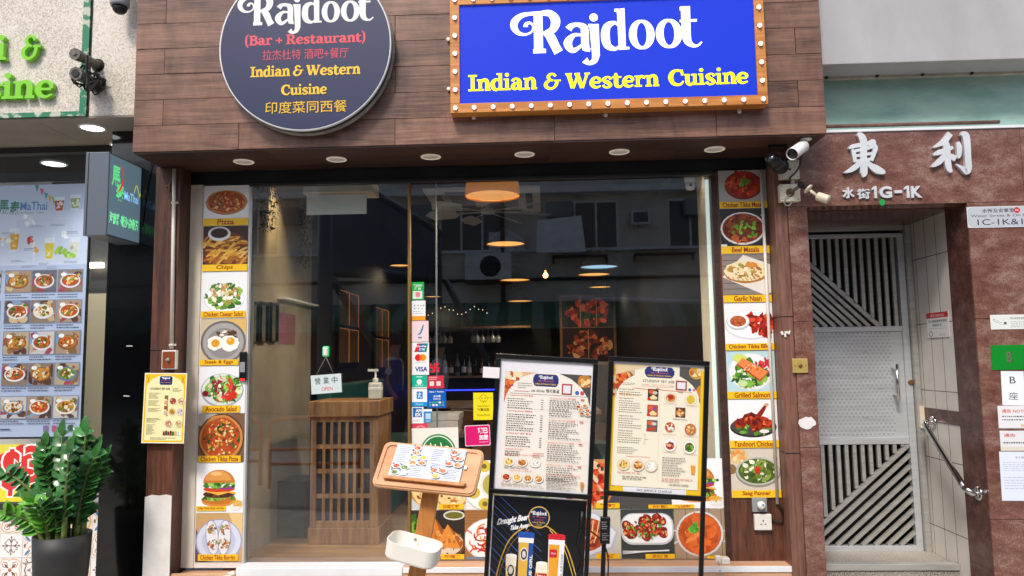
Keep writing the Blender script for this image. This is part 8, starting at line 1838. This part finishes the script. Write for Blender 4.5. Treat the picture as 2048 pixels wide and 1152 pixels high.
# parked car
cx_ = mir(880, 860, 7.4); car = thing("parked_car", "silver hatchback parked across the road", "car", (cx_.x+2.0, -7.3, -.2)); zc = SL*cx_.x-.14
prof = [(0, .35), (.05, .75), (.9, .95), (1.65, 1.42), (3.0, 1.46), (3.7, 1.1), (3.95, .95), (4.0, .35)]
b = MB(); b.prism([V((cx_.x+x, -8.1, zc+z)) for x, z in prof], (0, 1.65, 0)); b.build("body", m_["car_paint"], car, bevel=.06, seg=3)
b = MB(); b.prism([V((cx_.x+x, -8.11, zc+z)) for x, z in ((1.1, .98), (1.72, 1.36), (2.9, 1.39), (3.5, 1.05))], (0, 1.67, 0)); b.build("side_window", m_["opp_glass"], car)
b = MB(); b.prism([V((cx_.x+x, -7.97, zc+z)) for x, z in ((.98, 1.0), (1.62, 1.415), (1.6, 1.43), (.95, 1.01))], (0, 1.4, 0)); b.build("windscreen", m_["opp_glass"], car)
for x in (.75, 3.2):
    for y in (-8.13, -6.6): b = MB(); b.lathe([(.31, 0), (.31, .18), (.2, .19)], (cx_.x+x, y, zc+.31), (0, 1, 0), 22); b.build("wheel", m_["black_plastic"], car)
# two passers-by
def person(px, Yv, lab, face, bag):
    q = mir(px, 800, Yv); zg = SL*q.x; P_ = V((q.x, q.y, zg)); t_ = thing("person", lab, "person", P_)
    def skin(name, pts, edges, rad, M, sub=2):
        me = bpy.data.meshes.new(name); me.from_pydata([(V(p_)) for p_ in pts], edges, []); o = bpy.data.objects.new(name, me); COL.objects.link(o); o.parent = t_; o.rotation_euler.z = face
        md = o.modifiers.new("skin", 'SKIN'); md.use_smooth_shade = True
        for i, r_ in enumerate(rad): me.skin_vertices[0].data[i].radius = r_ if isinstance(r_, tuple) else (r_, r_)
        me.skin_vertices[0].data[0].use_root = True
        o.modifiers.new("smooth", 'SUBSURF').levels = sub; o.modifiers["smooth"].render_levels = sub; me.materials.append(M); return o
    jp = [(0, 0, .92), (0, 0, 1.12), (0, .01, 1.35), (0, .0, 1.47), (0, -.02, 1.56), (0, -.02, 1.68), (-.18, 0, 1.36), (-.23, .03, 1.1), (-.2, -.1, .88), (.18, 0, 1.36), (.24, .04, 1.1), (.22, -.08, .88), (-.09, 0, .88), (-.1, -.05, .48), (-.1, .1, .08), (-.1, -.06, .03), (.09, 0, .88), (.1, .04, .48), (.1, .22, .1), (.1, .08, .04)]
    je = [(0, 1), (1, 2), (2, 3), (3, 4), (4, 5), (2, 6), (6, 7), (7, 8), (2, 9), (9, 10), (10, 11), (0, 12), (12, 13), (13, 14), (14, 15), (0, 16), (16, 17), (17, 18), (18, 19)]
    jr = [.12, .12, .13, .05, .075, .09, .055, .04, .03, .055, .04, .03, .085, .055, .04, .04, .085, .055, .04, .04]
    skin("body", jp, je, jr, m_["skin"])
    sp2 = [0, 1, 2, 6, 7, 9, 10]; mp_ = {k: i for i, k in enumerate(sp2)}
    skin("shirt", [jp[k] if k not in (7, 10) else tuple((V(jp[k])*.75+V(jp[k-1])*.25)) for k in sp2], [(mp_[a_], mp_[c_]) for a_, c_ in je if a_ in mp_ and c_ in mp_], [(.18, .13), (.17, .13), (.17, .12), .08, .07, .08, .07], m_["shirt"])
    tp = [0, 12, 13, 14, 16, 17, 18]; mp_ = {k: i for i, k in enumerate(tp)}
    skin("trousers", [jp[k] for k in tp], [(mp_[a_], mp_[c_]) for a_, c_ in je if a_ in mp_ and c_ in mp_], [.14, .11, .08, .065, .11, .08, .065], m_["trousers"])
    b = MB(); b.lathe([(.001, .115), (.06, .1), (.095, .04), (.1, -.02), (.085, -.07)], P_+V((.0, .01, 1.63)), n=18); b.build("hair", m_["hair"], t_)
    if bag:
        c_ = P_+V((0, .19 if abs(face) < 2 else -.19, 1.18)); b = MB(); b.box(c_-V((.14, .07, .2)), c_+V((.14, .07, .2))); tag(b.build("backpack", mat("bag_blue", '#1d3f8a', .7), bevel=.05, seg=3), "blue backpack worn by the passer-by at the kerb", "backpack")
person(788, 5.2, "passer-by in a pale shirt and dark trousers wearing a blue backpack", pi/2, True)
person(878, 5.6, "passer-by in a pale shirt and dark trousers without a bag", pi/2, False)
